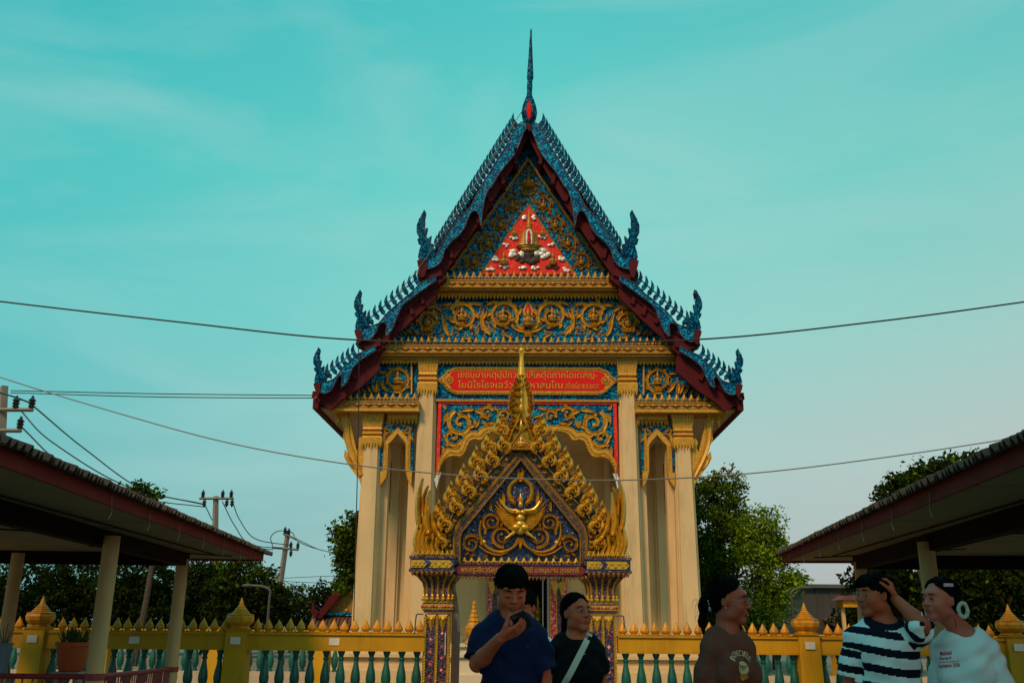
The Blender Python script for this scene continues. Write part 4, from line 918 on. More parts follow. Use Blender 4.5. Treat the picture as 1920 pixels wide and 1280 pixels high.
for s in (1,-1):
    m_ = MB()
    spiral(m_, GF, 34, 1006, 20, math.radians(100), 1.5, .04, .09, s, -1, 3.0, .2, 4, 2.8, 9, inner=0)
    spiral(m_, GF, 54, 979, 17, math.radians(60), 1.55, .04, .09, s, -1, 2.9, .2, 3, 2.8, 9, inner=0)
    spiral(m_, GF, 92, 1020, 17, math.radians(-150), 1.45, .04, .09, s, 1, 2.9, .2, 4, 2.8, 9, inner=0)
    ribbon(m_, GF, smoothpath([(2,1010,2),(8,1022,2.6),(24,1032,3),(44,1034,3),(62,1026,3),(72,1012,2.6),(76,996,2.4),(74,976,2)], 6), .03, .09, s, ROUND)
    ribbon(m_, GF, smoothpath([(4,1008,2),(14,1026,2),(36,1040,2.4),(60,1036,2.4),(78,1024,2)], 6), .03, .08, s, ROUND)
    for x,y,a,L,W,cu in ((56,958,-1.6,24,3.6,.3),(36,988,-1.6,16,3,.3),(66,1002,-1.6,18,3.2,.3),(72,1022,-1.3,16,3,-.3),(10,1014,2.9,10,2,-.9),(84,1040,.2,16,2.6,.5),(62,1040,.8,14,2.4,-.8),(80,1006,-.6,12,2.6,.8),(104,1008,1.3,12,2.4,.5),(96,1036,.5,14,2.6,.8),(26,1034,1.2,8,2,.8)):
        leaf(m_, GF, x, y, a, L, W, cu, .03, .09, s)
    bal = GF(s*68, 1016, 0); m_.ball((bal.x, -.02, bal.z), (4.5*u, 3*u, 4*u), 8, 5)
    m_.obj('panel_scroll', 'gold_leaf', G, True, kind='stuff')
m_ = MB(); leaf(m_, GF, 0, 1008, 1.57, 28, 4, 0, .0, .09, 1); m_.obj('panel_scroll', 'gold_leaf', G)

# lintel with name plate
def gband(name, w0, w1, yt, yb, dy, m, back=.4, parent=None, s=1):
    a, c = GF(s*w0, yt, dy), GF(s*w1, yb, dy); return MB().box((min(a.x,c.x), dy, c.z), (max(a.x,c.x), dy+back, a.z)).obj(name, m, parent or G)
lt = gband('lintel', -130, 130, 1056, 1079, -.04, 'purple_mosaic', .45)
for yt, yb, m_n, dy in ((1056,1058.5,'purple_mosaic',-.10),(1058.7,1060.5,'navy_mosaic',-.08),(1076.5,1079,'purple_mosaic',-.10),(1079.2,1081,'pink_mosaic',-.07)): gband('lintel_moulding', -130, 130, yt, yb, dy, m_n, .2, lt)
b = MB(); gpoly(b, [(126,1068.5),(116,1061),(-116,1061),(-126,1068.5),(-116,1076.2),(116,1076.2)], -.12, .1); npl = b.obj('name_plate', 'deep_red', lt)
tf_text('plate_text', 'พระครูวชิยวุฒิคุณ นายเทียมศักดิ์ นางบุหลาบ สุทธฤทธิ์', -111, 110, 1061.5, 1076, -.122, 'gold_leaf', npl, GF)
mbd = MB()
for i in range(36):
    w = -126+252*(i+.5)/36; a = GF(w-2.6,1081,-.08); c = GF(w+2.6,1081,-.08); d = GF(w,1088,-.08); mbd.add([a, c, d, (a+c+d)/3+Vector((0,-.04,0)), a+Vector((0,.05,0)), c+Vector((0,.05,0))], [(0,1,3),(1,2,3),(2,0,3),(4,5,2)])
mbd.obj('drip_petals', 'gold_dark', lt, kind='stuff')
def gpetals(w0, w1, yb, ht, n, dy, par):
    for i in range(n):
        w = w0+(w1-w0)*(i+.5)/n; p = GF(w, yb, dy); q = GF(w, yb-ht, dy); o = place('lotus_petal', PETALG, None, par, (p.x, dy, p.z), None, (abs(w1-w0)/n*gpx(yb)*1.0, .16, q.z-p.z))
PETALG = PETAL.copy(); PETALG.materials.clear(); PETALG.materials.append(MATS['gold_leaf'])
gpetals(-112, 112, 1057, 14, 16, .02, G)

# pillars
for s in (1,-1):
    cx = GF(s*156, 1200, 0).x; hw = .215; z1 = GF(0, 1152, 0).z
    pr = MB().box((cx-hw, -.02, 0), (cx+hw, .43, z1)).obj('pillar', 'purple_mosaic', G)
    MB().box((cx-hw-.05, -.07, 0), (cx+hw+.05, .48, .35)).obj('pillar_foot', 'cream', pr)
    zc_ = z1
    for dx_ in (-.205, 0, .205):                 # twisted ropes
        for st in (0, math.pi):
            n_ = 90; MB().tube([(cx+dx_+.014*math.cos(st+k*.9), -.035+.014*math.sin(st+k*.9), .36+(z1-.40)*k/n_) for k in range(n_+1)], .017, 5, False).obj('twisted_rope', 'gold_leaf', pr, True)
    for dx_ in (-.10, .10):
        b = MB(); b.add([(cx+dx_-.085,-.03,z1-.01),(cx+dx_+.085,-.03,z1-.01),(cx+dx_,-.03,z1-.30),(cx+dx_,-.08,z1-.09)], [(0,1,3),(1,2,3),(2,0,3)])
        for sg in (1,-1): b.ball((cx+dx_+sg*.045, -.05, z1-.06), .03, 7, 4)
        b.obj('hanging_petal', 'gold_leaf', pr, True)
    for k in range(16):                       # diamond inlay
        for dx_ in (-.10, .10):
            z_ = .5+k*.1
            if z_ < z1-.32: b = MB(); b.add([(cx+dx_-.034,-.024,z_),(cx+dx_,-.024,z_-.034),(cx+dx_+.034,-.024,z_),(cx+dx_,-.024,z_+.034),(cx+dx_,-.032,z_)], [(0,1,4),(1,2,4),(2,3,4),(3,0,4)]); b.obj('inlay', 'pink_mosaic' if (k+(dx_>0)) % 2 else 'navy_mosaic', pr)
    zr = [(1150,1146,.235,'gold_dark'),(1146,1143,.255,'purple_mosaic'),(1143,1133,.27,'gold_leaf'),(1133,1130,.255,'purple_mosaic'),(1130,1127,.24,'gold_leaf')]
    for yb_, yt_, r_, mm_ in zr: MB().box((cx-r_, .2-r_, GF(0,yb_+.0,0).z), (cx+r_, .2+r_, GF(0,yt_+.2,0).z)).obj('pillar_ring', mm_, pr)
    zz = GF(0, 1138, 0).z
    for k in range(11):
        x_ = cx-.25+.05*k; b = MB(); b.add([(x_-.022,-.075,zz-.035),(x_+.022,-.075,zz),(x_-.022,-.075,zz+.035),(x_-.04,-.075,zz),(x_-.01,-.10,zz)], [(0,1,4),(1,2,4),(2,3,4),(3,0,4)]); b.obj('ring_chevron', 'gold_dark' if k % 2 else 'pink_mosaic', pr)
    # flaring capital with ribs
    za, zb = GF(0, 1127, 0).z, GF(0, 1080, 0).z; H = zb-za; xo = cx+s*.0
    cap = MB().lathe([(.215, za),(.225, za+H*.1),(.22, za+H*.5),(.25, za+H*.75),(.34, za+H*1.0)], (cx, .2, 0), sq=True).obj('pillar_capital', 'purple_mosaic', pr)
    for face in range(4):
        R = Matrix.Rotation(face*math.pi/2, 3, 'Z')
        for i in range(5):
            t = (i-2)/2; pts = [R @ Vector((t*r_*.86, -r_-.012, 0)) + Vector((cx, .2, z_)) for r_, z_ in ((.215,za+.02),(.222,za+H*.25),(.222,za+H*.5),(.25,za+H*.75),(.335,za+H*.99))]
            MB().tube(pts, [.022,.03,.032,.034,.038], 6, flat=.7).obj('capital_rib', 'gold_dark', cap, True)
            pq = R @ Vector((t*.19, -.25, 0)) + Vector((cx, .2, za+.005)); MB().lathe([(.035,0),(.045,.03),(.02,.06),(.028,.08),(.003,.13)], pq, 6).obj('capital_leaf', 'gold_leaf', cap, True)
    zt_, zb_ = GF(0, 1046, 0).z, GF(0, 1073, 0).z; bw = .385; bx = GF(s*163, 1060, 0).x
    blk = MB().box((bx-bw, .2-.43, zb_), (bx+bw, .2+.43, zt_)).obj('capital_block', 'navy_mosaic', pr)
    for z0_, z1_, e_, mm_ in ((zt_-.03, zt_+.012,.02,'purple_mosaic'),(zb_-.005, zb_+.035,.02,'purple_mosaic')): MB().box((bx-bw-e_, -.23-e_, z0_), (bx+bw+e_, .63+e_, z1_)).obj('block_moulding', mm_, blk)
    zm = (zt_+zb_)/2
    for x0_, x1_, dr_ in ((bx-bw+.01, bx-.09, 1), (bx-.06, bx+bw-.02, 1)):
        b = MB(); hh_ = .065; b.prism([(x0_,-.25,zm+hh_),(x1_-.06,-.25,zm+hh_),(x1_,-.25,zm),(x1_-.06,-.25,zm-hh_),(x0_,-.25,zm-hh_),(x0_+(.06 if x0_>bx-.1 else 0),-.25,zm)], (0,.03,0)); ar = b.obj('gilded_band', 'gold_dark', blk)
        for k in range(6): b.ball((x0_+.05+k*(x1_-x0_-.1)/5, -.255, zm+(.025 if k%2 else -.025)), (.026,.02,.026), 6, 4)
        ar.data = b.mesh('gilded_band', True); ar.data.materials.append(MATS['gold_leaf'])
    for k in range(9):
        p = Vector((bx-bw+.045+k*(2*bw-.09)/8, -.20, zt_+.01)); place('lotus_petal', PETALG, None, blk, p, None, (.085, .14, .12))
        b = MB(); b.add([(p.x-.035,-.24,zb_-.005),(p.x+.035,-.24,zb_-.005),(p.x,-.22,zb_-.09),(p.x,-.27,zb_-.03)], [(0,1,3),(1,2,3),(2,0,3)]); b.obj('drip_petal', 'gold_dark', blk)
    MB().box((bx-.33,-.15,zb_-.06),(bx+.33,.55,zb_-.006)).obj('block_underside', 'pink_mosaic', blk)
    # hooked iron pipe beside the pillar
    xp = cx + s*.24; MB().tube(smoothpath([(xp, -.03, 1.62),(xp+s*.10,-.03,1.62),(xp+s*.125,-.03,1.58),(xp+s*.14,-.03,1.30)], 4), .013, 6).obj('iron_hook', 'steel_grey', pr, True)
# open metal gate leaf, hinged on the inner edge of the pillar
hx = GF(-127, 1150, 0).x
b = MB(); pts = [(0,.0,.1),(0,-1.0,.1),(0,-1.0,1.35),(0,-.8,1.62),(0,-.5,1.84),(0,-.2,2.0),(0,0,2.22)]
b.prism([(p[0]+hx+(-p[1])*.155, p[1], p[2]) for p in pts], (.04,0,0)); gl_ = b.obj('gate_leaf', 'gate_metal', G)
for k in range(9):
    MB().ball((hx+.06+.06*k*.6, -.10-.10*k, 1.70-.10*k+.0), .014, 6, 4).obj('stud', 'gold_leaf', gl_)
for k in range(6): y_ = -.08-.17*k; MB().tube([(hx+.02+(-y_)*.155, y_, .2),(hx+.02+(-y_)*.155, y_, 2.1-.9*(-y_))], [.018,.010], 5).obj('bar', 'steel_grey', gl_)
MB().tube(smoothpath([(hx+.13,-.55,1.15),(hx+.17,-.6,1.05),(hx+.14,-.58,.9)],4), .014, 6).obj('handle', 'silver', gl_, True)
MB().box((hx-.11,-.07,.95),(hx-.095,-.04,1.32)).obj('hinge_bar', 'silver', gl_)
# iron strap by the fence
# ================================================================== golden boundary marker
mp = P(888, 1200, 21.0)
mk = thing('boundary_marker', 'small golden stupa on a moulded white pedestal just behind the left gate pillar', 'shrine', (mp.x, 21, 0))
zz = lambda y: P(888, y, 21.0).z
MB().lathe([(.17,zz(1209)),(.19,zz(1205)),(.15,zz(1200)),(.14,zz(1196)),(.18,zz(1190)),(.20,zz(1184)),(.20,zz(1176)),(.15,zz(1172)),(.12,zz(1166)),(.13,zz(1163)),(.095,zz(1158)),(.10,zz(1155)),(.07,zz(1150)),(.075,zz(1147)),(.05,zz(1142)),(.055,zz(1139)),(.04,zz(1134)),(.045,zz(1131)),(.01,zz(1125))], n=8).obj('stupa', 'fence_ochre', mk)
MB().box((-.34,-.34,0),(.34,.34,zz(1232))).box((-.40,-.40,zz(1231)),(.40,.40,zz(1225))).box((-.30,-.30,zz(1224.8)),(.30,.30,zz(1212))).box((-.36,-.36,zz(1211.8)),(.36,.36,zz(1208.5))).box((-.44,-.44,.2),(.44,.44,.46)).obj('pedestal', 'cream_white', mk)

# ================================================================== fences
def lathe_mesh(name, prof, n, mtl, smooth=True, sy=1): m = MB().lathe(prof, n=n, sy=sy).mesh(name, smooth); m.materials.append(MATS[mtl]); return m
RT, RB = 1.262, 1.035
BAL = lathe_mesh('baluster', [(0.0638,.34),(0.0638,.38),(0.0406,.40),(0.0580,.43),(0.0789,.50),(0.0847,.56),(0.0719,.66),(0.0487,.76),(0.0394,.82),(0.0348,.85),(0.0522,.865),(0.0522,.885),(0.0371,.90),(0.0418,.93),(0.0650,.985),(0.0603,1.0),(0.0638,1.034)], 10, 'teal_baluster')
SPK = lathe_mesh('lotus_spike', [(.070,0),(.078,.012),(.045,.022),(.05,.03),(.076,.06),(.080,.085),(.062,.125),(.034,.175),(.012,.215),(.002,.24)], 8, 'fence_ochre', False, .75)
SML = lathe_mesh('small_spike', [(.018,0),(.022,.02),(.012,.035),(.002,.05)], 6, 'fence_ochre', False)
FIN = lathe_mesh('post_finial', [(.19,1.345),(.20,1.36),(.165,1.375),(.165,1.40),(.20,1.425),(.232,1.47),(.24,1.53),(.225,1.575),(.235,1.59),(.15,1.605),(.155,1.625),(.125,1.635),(.128,1.655),(.098,1.668),(.102,1.685),(.073,1.70),(.076,1.715),(.052,1.73),(.04,1.77),(.022,1.82),(.004,1.875)], 8, 'fence_ochre', False)
SCROLL = MB()
def fence(name, label, x0, x1, Y, posts, plaques, det=True, group=None, th=1.0):
    t = thing(name, label, 'fence', ((x0+x1)/2, Y, 0), 0, group); ox = (x0+x1)/2
    MB().box((x0-ox,-.10,RB),(x1-ox,.10,RT)).obj('rail', 'fence_yellow', t)
    MB().box((x0-ox,-.13,RT+.001),(x1-ox,.13,RT+.03)).box((x0-ox,-.115,RB-.03),(x1-ox,.115,RB-.001)).obj('rail_edge', 'fence_yellow', t)
    MB().box((x0-ox,-.12,.24),(x1-ox,.12,.34)).box((x0-ox,-.16,0),(x1-ox,.16,.239)).obj('fence_base', 'fence_yellow' if det else 'beige_wall', t)
    for p in posts:
        q = p-ox; po = MB().frustum((q,0), .20, 0, .175, 1.33).box((q-.20,-.20,1.331),(q+.20,.20,1.345)).obj('post', 'fence_yellow', t)
        if det: place('post_finial', FIN, None, po, (q,0,0), (0,0,math.pi/8))
        if det: MB().box((q-.085,-.202,1.10),(q+.085,-.192,1.22)).obj('plaque', 'plaque', po)
    n = int((x1-x0)/.258)
    for i in range(n):
        x = x0+(i+.5)*(x1-x0)/n
        if all(abs(x-p) > .24 for p in posts): place('baluster', BAL, None, t, (x-ox,0,0))
    if det:
        n = int((x1-x0)/.186)
        for i in range(n):
            x = x0+(i+.5)*(x1-x0)/n
            if all(abs(x-p) > .24 for p in posts):
                place('lotus_spike', SPK, None, t, (x-ox, RNG.normal(0,.004), RT+.031), (RNG.normal(0,.03), RNG.normal(0,.025), 0), (1,1,1+RNG.normal(0,.03)))
                if all(abs(x+.093-p) > .22 for p in posts): place('small_spike', SML, None, t, (x+.093-ox, 0, RT+.031))
        for q in plaques: MB().box((q-ox-.09,-.112,RB+.06),(q-ox+.09,-.102,RT-.05)).obj('plaque', 'plaque', t)
    return t
xp = lambda px_: P(px_, 1200, 17.0).x
fence('temple_fence', 'yellow fence with green balusters and golden lotus spikes, left of the gate', xp(-80), xp(797), 17.0, [xp(70), xp(447)], [xp(256), xp(629)])
fence('temple_fence', 'yellow fence with green balusters and golden lotus spikes, right of the gate', xp(1158), xp(2010), 17.0, [xp(1512), xp(1898)], [xp(1712)])
# the fence along the far side of the yard
xq = lambda px_: P(px_, 1200, 24.0).x
fence('temple_fence', 'far yellow fence with teal balusters seen through the near fence on the left', xq(-60), xq(640), 24.0, [xq(-10+i*205) for i in range(4)], [], False)
fence('temple_fence', 'far yellow fence with teal balusters seen through the near fence on the right', xq(1345), xq(1990), 24.0, [xq(1370+i*205) for i in range(4)], [], False)
# ================================================================== pavilions
def PZ(x, y, z):
    """world point at height z whose image is (x, y)"""
    a = P(x, y, 1.0); d = a-Vector((0,0,HC)); return Vector((0,0,HC)) + d*((z-HC)/d.z)
def tile_mesh(L, pitch):
    m = MB(); v = []; n = 8
    for j, (yy) in enumerate((0, L)):
        for lay in (0, 1):
            for k in range(n+1):
                a = 2*math.pi*k/n; v.append((pitch*k/n-pitch/2, yy, .026*math.cos(a-math.pi)+lay*-.014))
    q = n+1
    f = [(k, k+1, 2*q+k+1, 2*q+k) for k in range(n)] + [(q+k, 3*q+k, 3*q+k+1, q+k+1) for k in range(n)] + [(k, q+k, q+k+1, k+1) for k in range(n)]
    m.add(v, f); me = m.mesh('roof_tile', True); me.materials.append(MATS['old_tile']); return me
PITCH = .095; TILE = tile_mesh(.95, PITCH)
def pavilion(label, far, near, zc, mirror, posts, beam_far_y, extra=6.0):
    A = PZ(*far, zc); B = PZ(*near, zc); d = (B-A); L = d.length; ang = math.atan2(d.y, d.x)
    t = thing('pavilion', label, 'pavilion', (A.x, A.y, 0), ang)
    L += extra; s = mirror; W = 5.2            # local x runs along the eave towards the viewer, local y*s runs under the roof
    def bx(name, x0, x1, y0, y1, z0, z1, m, par=None):
        return MB().box((min(x0,x1), min(s*y0,s*y1), z0), (max(x0,x1), max(s*y0,s*y1), z1)).obj(name, m, par or t)
    bx('fascia', 0, L, -.03, 0, zc, zc+.14, 'fascia_red'); bx('fascia', -.03, 0, 0, W, zc, zc+.14, 'fascia_red')
    # ceiling boards
    nx = int(L/1.2)+1; ny = int(W/1.2)+1
    cb = bx('ceiling_frame', .01, L, .01, W, zc+.06, zc+.09, 'beam_dark')
    for i in range(nx):
        for j in range(ny):
            o = bx('ceiling_panel', .012+i*1.2, min(L, 1.2*i+1.192), .012+j*1.2, min(W, 1.2*j+1.192), zc+.03+RNG.normal(0,.002), zc+.058, 'ceiling_board', cb)
    # roof: tile rows rising from the eave
    pr = math.radians(17); n = int((L+.1)/PITCH)
    rf = bx('roof_deck', -.04, L, .02, W, zc+.14, zc+.16, 'beam_dark')
    rf.data = MB().prism([(-.05,-s*.08,zc+.145),(-.05,s*W,zc+.145+W*math.tan(pr)),(-.05,s*W,zc+.12+W*math.tan(pr)),(-.05,-s*.08,zc+.12)], (L,0,0)).mesh('roof_deck'); rf.data.materials.append(MATS['beam_dark'])
    for k in range(n):
        x = -.12+PITCH*k
        for r_ in range(2 if k > n*0 else 1):
            o = place('roof_tile', TILE, None, rf, (x, s*(-.13+r_*.80*math.cos(pr)+RNG.normal(0,.012)), zc+.185+(-.05+r_*.80*math.sin(pr))+.0*r_+(r_*-.035)), (s*pr, 0, 0) if s > 0 else (-pr, 0, 0), (1, s, 1))
    bx('roof_sheet', -.1, L, 1.5, W, 0, 0, 'old_tile', rf).data = (lambda q: (q.materials.append(MATS['old_tile']), q)[1])(MB().prism([(-.14,s*1.3,zc+.18+1.3*math.tan(pr)),(-.14,s*W,zc+.18+W*math.tan(pr)),(-.14,s*W,zc+.205+W*math.tan(pr)),(-.14,s*1.3,zc+.205+1.3*math.tan(pr))], (L,0,0)).mesh('roof_sheet'))
    for (xa, ya, xb, yb) in ((1.2,.5,L-1,.9),(.9,.3,2.6,1.9),(4.4,1.3,6.4,3.6),(7.2,1.4,3.4,4.4)): MB().tube([(xa,s*ya,zc+.022),((xa+xb)/2,s*(ya+yb)/2,zc+.012),(xb,s*yb,zc+.022)], .009, 5).obj('conduit', 'beam_dark', t)
    for k in range(7):
        xa = .8+k*1.15; m__ = MB(); m__.tube(smoothpath([(xa,s*-.035,zc+.10),(xa+.02,s*-.045,zc+.02),(xa-.03,s*-.04,zc-.05),(xa+.03,s*-.04,zc-.12)], 4), .0035, 4, False); m__.obj('hanging_wire', 'pale_cable', t)
    # posts and beams
    inv = t.matrix_basis.inverted() if False else (Matrix.Translation((A.x,A.y,0)) @ Matrix.Rotation(ang,4,'Z')).inverted()
    loc = []
    for (x, y) in posts:
        p = inv @ PZ(x, y, zc-.05); loc.append(p); MB().lathe([(.115,0),(.115,.25),(.095,.26),(.088,zc-.06)], (p.x, p.y, 0), 14).obj('post', 'post_cream', t, True)
    yb = s*abs(loc[0].y)
    bx('beam', loc[0].x-.12, L, abs(loc[0].y)-.07, abs(loc[0].y)+.07, zc-.16, zc+.028, 'beam_dark')
    bx('beam', loc[0].x-.10, loc[0].x+.04, abs(loc[0].y)+.071, W, zc-.16, zc+.027, 'beam_dark')
    return t, loc, A, ang
pvL, locL, AL, angL = pavilion('pavilion with cream posts, dark red fascia and a red railing along its side', (490,1052), (0,874.6), 2.43, -1, [(343,1046),(211,1003),(35,1035)], 1046)
pvR, locR, AR, angR = pavilion('pavilion with brownish fascia whose posts stand behind the striped and white shirts', (1470,1055), (1920,873.8), 2.43, 1, [(1612,1052),(1735,1014)], 1050)
# red railing of the left pavilion
Rm = Matrix.Translation((AL.x,AL.y,0)) @ Matrix.Rotation(angL,4,'Z')
a3, a2 = Rm @ locL[0], Rm @ locL[1]; zr = .88
rl = thing('railing', 'low red metal railing between the posts of the left pavilion', 'railing', (a2.x, a2.y, 0))
o0 = Vector((a2.x, a2.y, 0)); end0 = Vector((a2.x-3.2, a2.y+.02, 0)); e3 = Vector((a3.x, a3.y, 0))
for (q0, q1) in ((end0, o0), (o0, e3)):
    for z_ in (zr, .18): MB().tube([q0-o0+Vector((0,0,z_)), q1-o0+Vector((0,0,z_-(.09 if q1 is e3 else 0)))], .028, 8).obj('rail', 'rail_red', rl, True)
    n_ = int((q1-q0).length/.11)
    for k in range(1, n_):
        q = q0.lerp(q1, k/n_)-o0; MB().tube([q+Vector((0,0,.18)), q+Vector((0,0,zr-(.09*k/n_ if q1 is e3 else 0)))], .010, 6).obj('bar', 'rail_red', rl)
for px_ in (a2, a3): MB().lathe([(.105,zr-.035-(.09 if px_ is a3 else 0)),(.105,zr+.035-(.09 if px_ is a3 else 0))], (px_.x-o0.x, px_.y-o0.y, 0), 14).obj('collar', 'rail_red', rl)
# flower pot on a stand behind the railing
pp = P(135, 1235, 11.2); shelf = P(135, 1257, 11.2).z
st = thing('plant_stand', 'plain concrete plant stand under the orange flower pot', 'stand', (pp.x, 11.2, 0)); MB().box((-.15,-.14,shelf-.06),(.15,.14,shelf-.005)).obj('top', 'concrete', st)
for s in (1,-1): MB().box((s*.11-.03,-.10,0),(s*.11+.03,.10,shelf-.061)).obj('leg', 'concrete', st)
pt = thing('flower_pot', 'orange terracotta pot with broad green succulent leaves behind the red railing', 'flower pot', (pp.x, 11.2, shelf))
MB().lathe([(.12,0),(.135,.02),(.185,.27),(.20,.27),(.20,.31),(.175,.31),(.17,.27),(.02,.26)], n=20).obj('pot', 'terracotta', pt, True)
for i in range(26):
    a = i*2.4; e = .25+.9*RNG.random(); L_ = .12+.09*RNG.random(); rb_ = .04+.07*RNG.random(); b0 = Vector((math.cos(a)*rb_, math.sin(a)*rb_, .27)); dr = Vector((math.cos(a)*math.cos(e+.4), math.sin(a)*math.cos(e+.4), math.sin(e+.4))); sd_ = Vector((-math.sin(a), math.cos(a), 0))
    v = [b0, b0+dr*L_*.5+sd_*.035, b0+dr*L_+Vector((0,0,.02)), b0+dr*L_*.5-sd_*.035, b0+dr*L_*.5+Vector((0,0,-.02))]
    MB().add(v, [(0,1,2),(0,2,3),(0,4,1),(1,4,2),(2,4,3),(3,4,0)]).obj('leaf', 'leaf_pot', pt)
bp = P(3, 1235, 10.9); z0 = P(3, 1262, 10.9).z
tb = thing('table', 'low grey table whose corner carries the blue pot at the left edge', 'table', (bp.x-.2, 10.9, 0)); MB().box((-.4,-.18,z0-.05),(.26,.18,z0-.003)).obj('table_top', 'concrete', tb)
for sx_ in (-.34,.24):
    for sy_ in (-.2,.2): MB().box((sx_-.03,sy_-.03,0),(sx_+.03,sy_+.03,z0-.051)).obj('leg', 'concrete', tb)
bl = thing('watering_pot', 'blue grey pot with dark stalks standing at the left edge by the railing', 'pot', (bp.x-.02, 10.9, z0)); MB().lathe([(.09,0),(.11,.3),(.12,.3),(.12,.32),(.10,.32),(.09,.28),(.01,.28)], n=16).obj('pot', 'blue_pot', bl, True)
for k in range(5): MB().tube([(0.01*k,0,.28),(.03*k-.05,.02*k,.46+.03*(k%3))], [.008,.004], 5).obj('stalk', 'steel_grey', bl)
# loose wires hanging under the left roof
for k, (x, y, Y) in enumerate(((300,950,12.5),(140,960,9.0),(450,1040,14.5))):
    c = P(x, y, Y)
    w_ = MB().tube(smoothpath([c, c+Vector((.02,0,-.10)), c+Vector((-.02,0,-.2)), c+Vector((.03,0,-.26))], 5), .006, 5, False).obj('hanging_wire', 'pale_cable', kind='') if False else None

# ================================================================== overhead cables
def cable(name, label, pts, r, m, cat='cable', group=None):
    o = MB().tube(smoothpath([P(*p) for p in pts], 10), r, 6, False).obj(name, m, None, True); tag(o, label, cat, group)
cable('overhead_cable', 'thick black cable sagging across the whole view in front of the temple gable', [(-60,556,22.3),(0,565,22.2),(330,603,22),(650,636,22),(990,643,22),(1330,635,22),(1650,602,22),(1920,566,22.2),(1980,557,22.3)], .021, 'black_rubber')
cable('overhead_cable', 'long pale cable drooping across the view in front of the gate crest', [(-60,682,15),(0,707,15),(200,768,14.8),(420,828,14.6),(640,868,14.5),(850,890,14.4),(1010,898,14.4),(1200,899,14.4),(1420,886,14.5),(1660,857,14.8),(1880,824,15),(1990,804,15)], .010, 'pale_cable')
cable('overhead_cable', 'upper of two thin parallel wires running behind the temple at left', [(20,732,40),(300,738,40),(590,741,40),(700,742,40)], .022, 'insulator')
cable('overhead_cable', 'lower of two thin parallel wires running behind the temple at left', [(20,736,40),(300,744,40),(590,746,40),(700,746,40)], .022, 'insulator')
# ================================================================== utility poles
def insul(mb, p, up=1, k=1): mb.lathe([(.05*k,0),(.09*k,.05*k),(.06*k,.09*k),(.10*k,.13*k),(.06*k,.17*k),(.10*k,.21*k),(.05*k,.26*k),(.02*k,.34*k)] if up > 0 else [(.02*k,-.34*k),(.05*k,-.28*k),(.10*k,-.22*k),(.06*k,-.17*k),(.10*k,-.12*k),(.06*k,-.07*k),(.05*k,0)], p, 8)
def pole(label, base, top, Y, arms, wd=.2):
    b, t_ = P(*base, Y), P(*top, Y); th = thing('utility_pole', label, 'utility pole', (b.x, Y, 0)); o = Vector((b.x, Y, 0)); u = (t_-b)/(t_.z-b.z); g0 = b-u*b.z
    MB().tube([g0-o, t_-o], [wd*1.25, wd*.8], 4).obj('pole', 'pole_concrete', th)
    for (xa, ya, xb, yb, ins) in arms:
        p, q = P(xa, ya, Y-.18), P(xb, yb, Y-.18); am = MB().tube([p-o, q-o], .07, 4).obj('crossarm', 'pole_concrete', th)
        for (xi, up) in ins:
            f_ = (xi-xa)/(xb-xa); c = p.lerp(q, f_)-o; im = MB(); insul(im, (c.x, c.y, c.z+.05*up), up, 1.25); im.obj('insulator', 'insulator', am, True)
    return th
pole('nearest concrete utility pole with two crossarms, cut by the left edge above the roof', (-2,900), (8,724), 30, [(-30,768,62,768,[(28,1),(58,1)]),(-30,807,40,807,[(36,1)])], .17)
pole('concrete utility pole with one crossarm rising above the left pavilion roof', (401,1100), (405,930), 52, [(374,934,438,934,[(380,1),(417,1),(433,1),(384,-1),(426,-1),(436,-1)])], .19)
pole('leaning utility pole with two crossarms between the pavilion and the temple', (523,1110), (540,996), 60, [(510,1026,560,1030,[(545,1),(558,1),(546,-1)]),(531,1000,556,1010,[(534,1),(541,1)])], .19)
pole('smallest and farthest utility pole beside the leaning one', (513,1120), (514,1080), 95, [(508,1086,521,1086,[(510,1),(519,1)])], .2)
W = [((58,757,30),(160,842,38),(270,918,45),(380,944,52)), ((28,757,30),(100,830,38),(240,912,45),(384,946,52)), ((36,796,30),(120,872,38),(240,930,45),(384,950,52)),
     ((436,940,52),(450,975,54),(480,1010,57),(545,1022,60)), ((417,940,52),(440,985,54),(470,1020,57),(534,1027,60)), ((384,946,52),(405,985,54),(440,1020,57),(512,1030,60)),
     ((548,1008,60),(580,1024,64),(640,1040,70)), ((556,1010,60),(600,1030,64),(640,1037,70)), ((0,736,29),(30,745,30),(62,757,30.2)),
     ((514,1084,95),(600,1080,95),(660,1078,95)), ((514,1088,95),(600,1092,95),(660,1090,95)), ((519,1079,95),(560,1100,95),(640,1108,95)), ((514,1096,95),(580,1100,95),(660,1100,95)),
     ((512,1026,60),(508,1006,60),(522,995,60),(541,996,60)), ((541,996,60),(550,1000,60),(553,1012,60))]
names = ['upper power line from the nearest pole to the next one','middle power line from the nearest pole to the next one','lowest power line from the nearest pole to the next one',
 'upper power line from the crossarm above the roof down to the leaning pole','middle power line from the crossarm above the roof down to the leaning pole','lower power line from the crossarm above the roof down to the leaning pole',
 'lower power line from the leaning pole towards the temple','upper power line from the leaning pole towards the temple','short wire joining the insulators of the nearest pole',
 'topmost thin line leaving the farthest pole','second thin line leaving the farthest pole','drooping thin line leaving the farthest pole','lowest thin line leaving the farthest pole','looped wire round the left arm of the leaning pole','small looped wire at the top of the leaning pole']
for w_, nm in zip(W, names): cable('power_line', nm, w_, .028 if w_[0][2] < 70 else .03, 'insulator', 'power line')
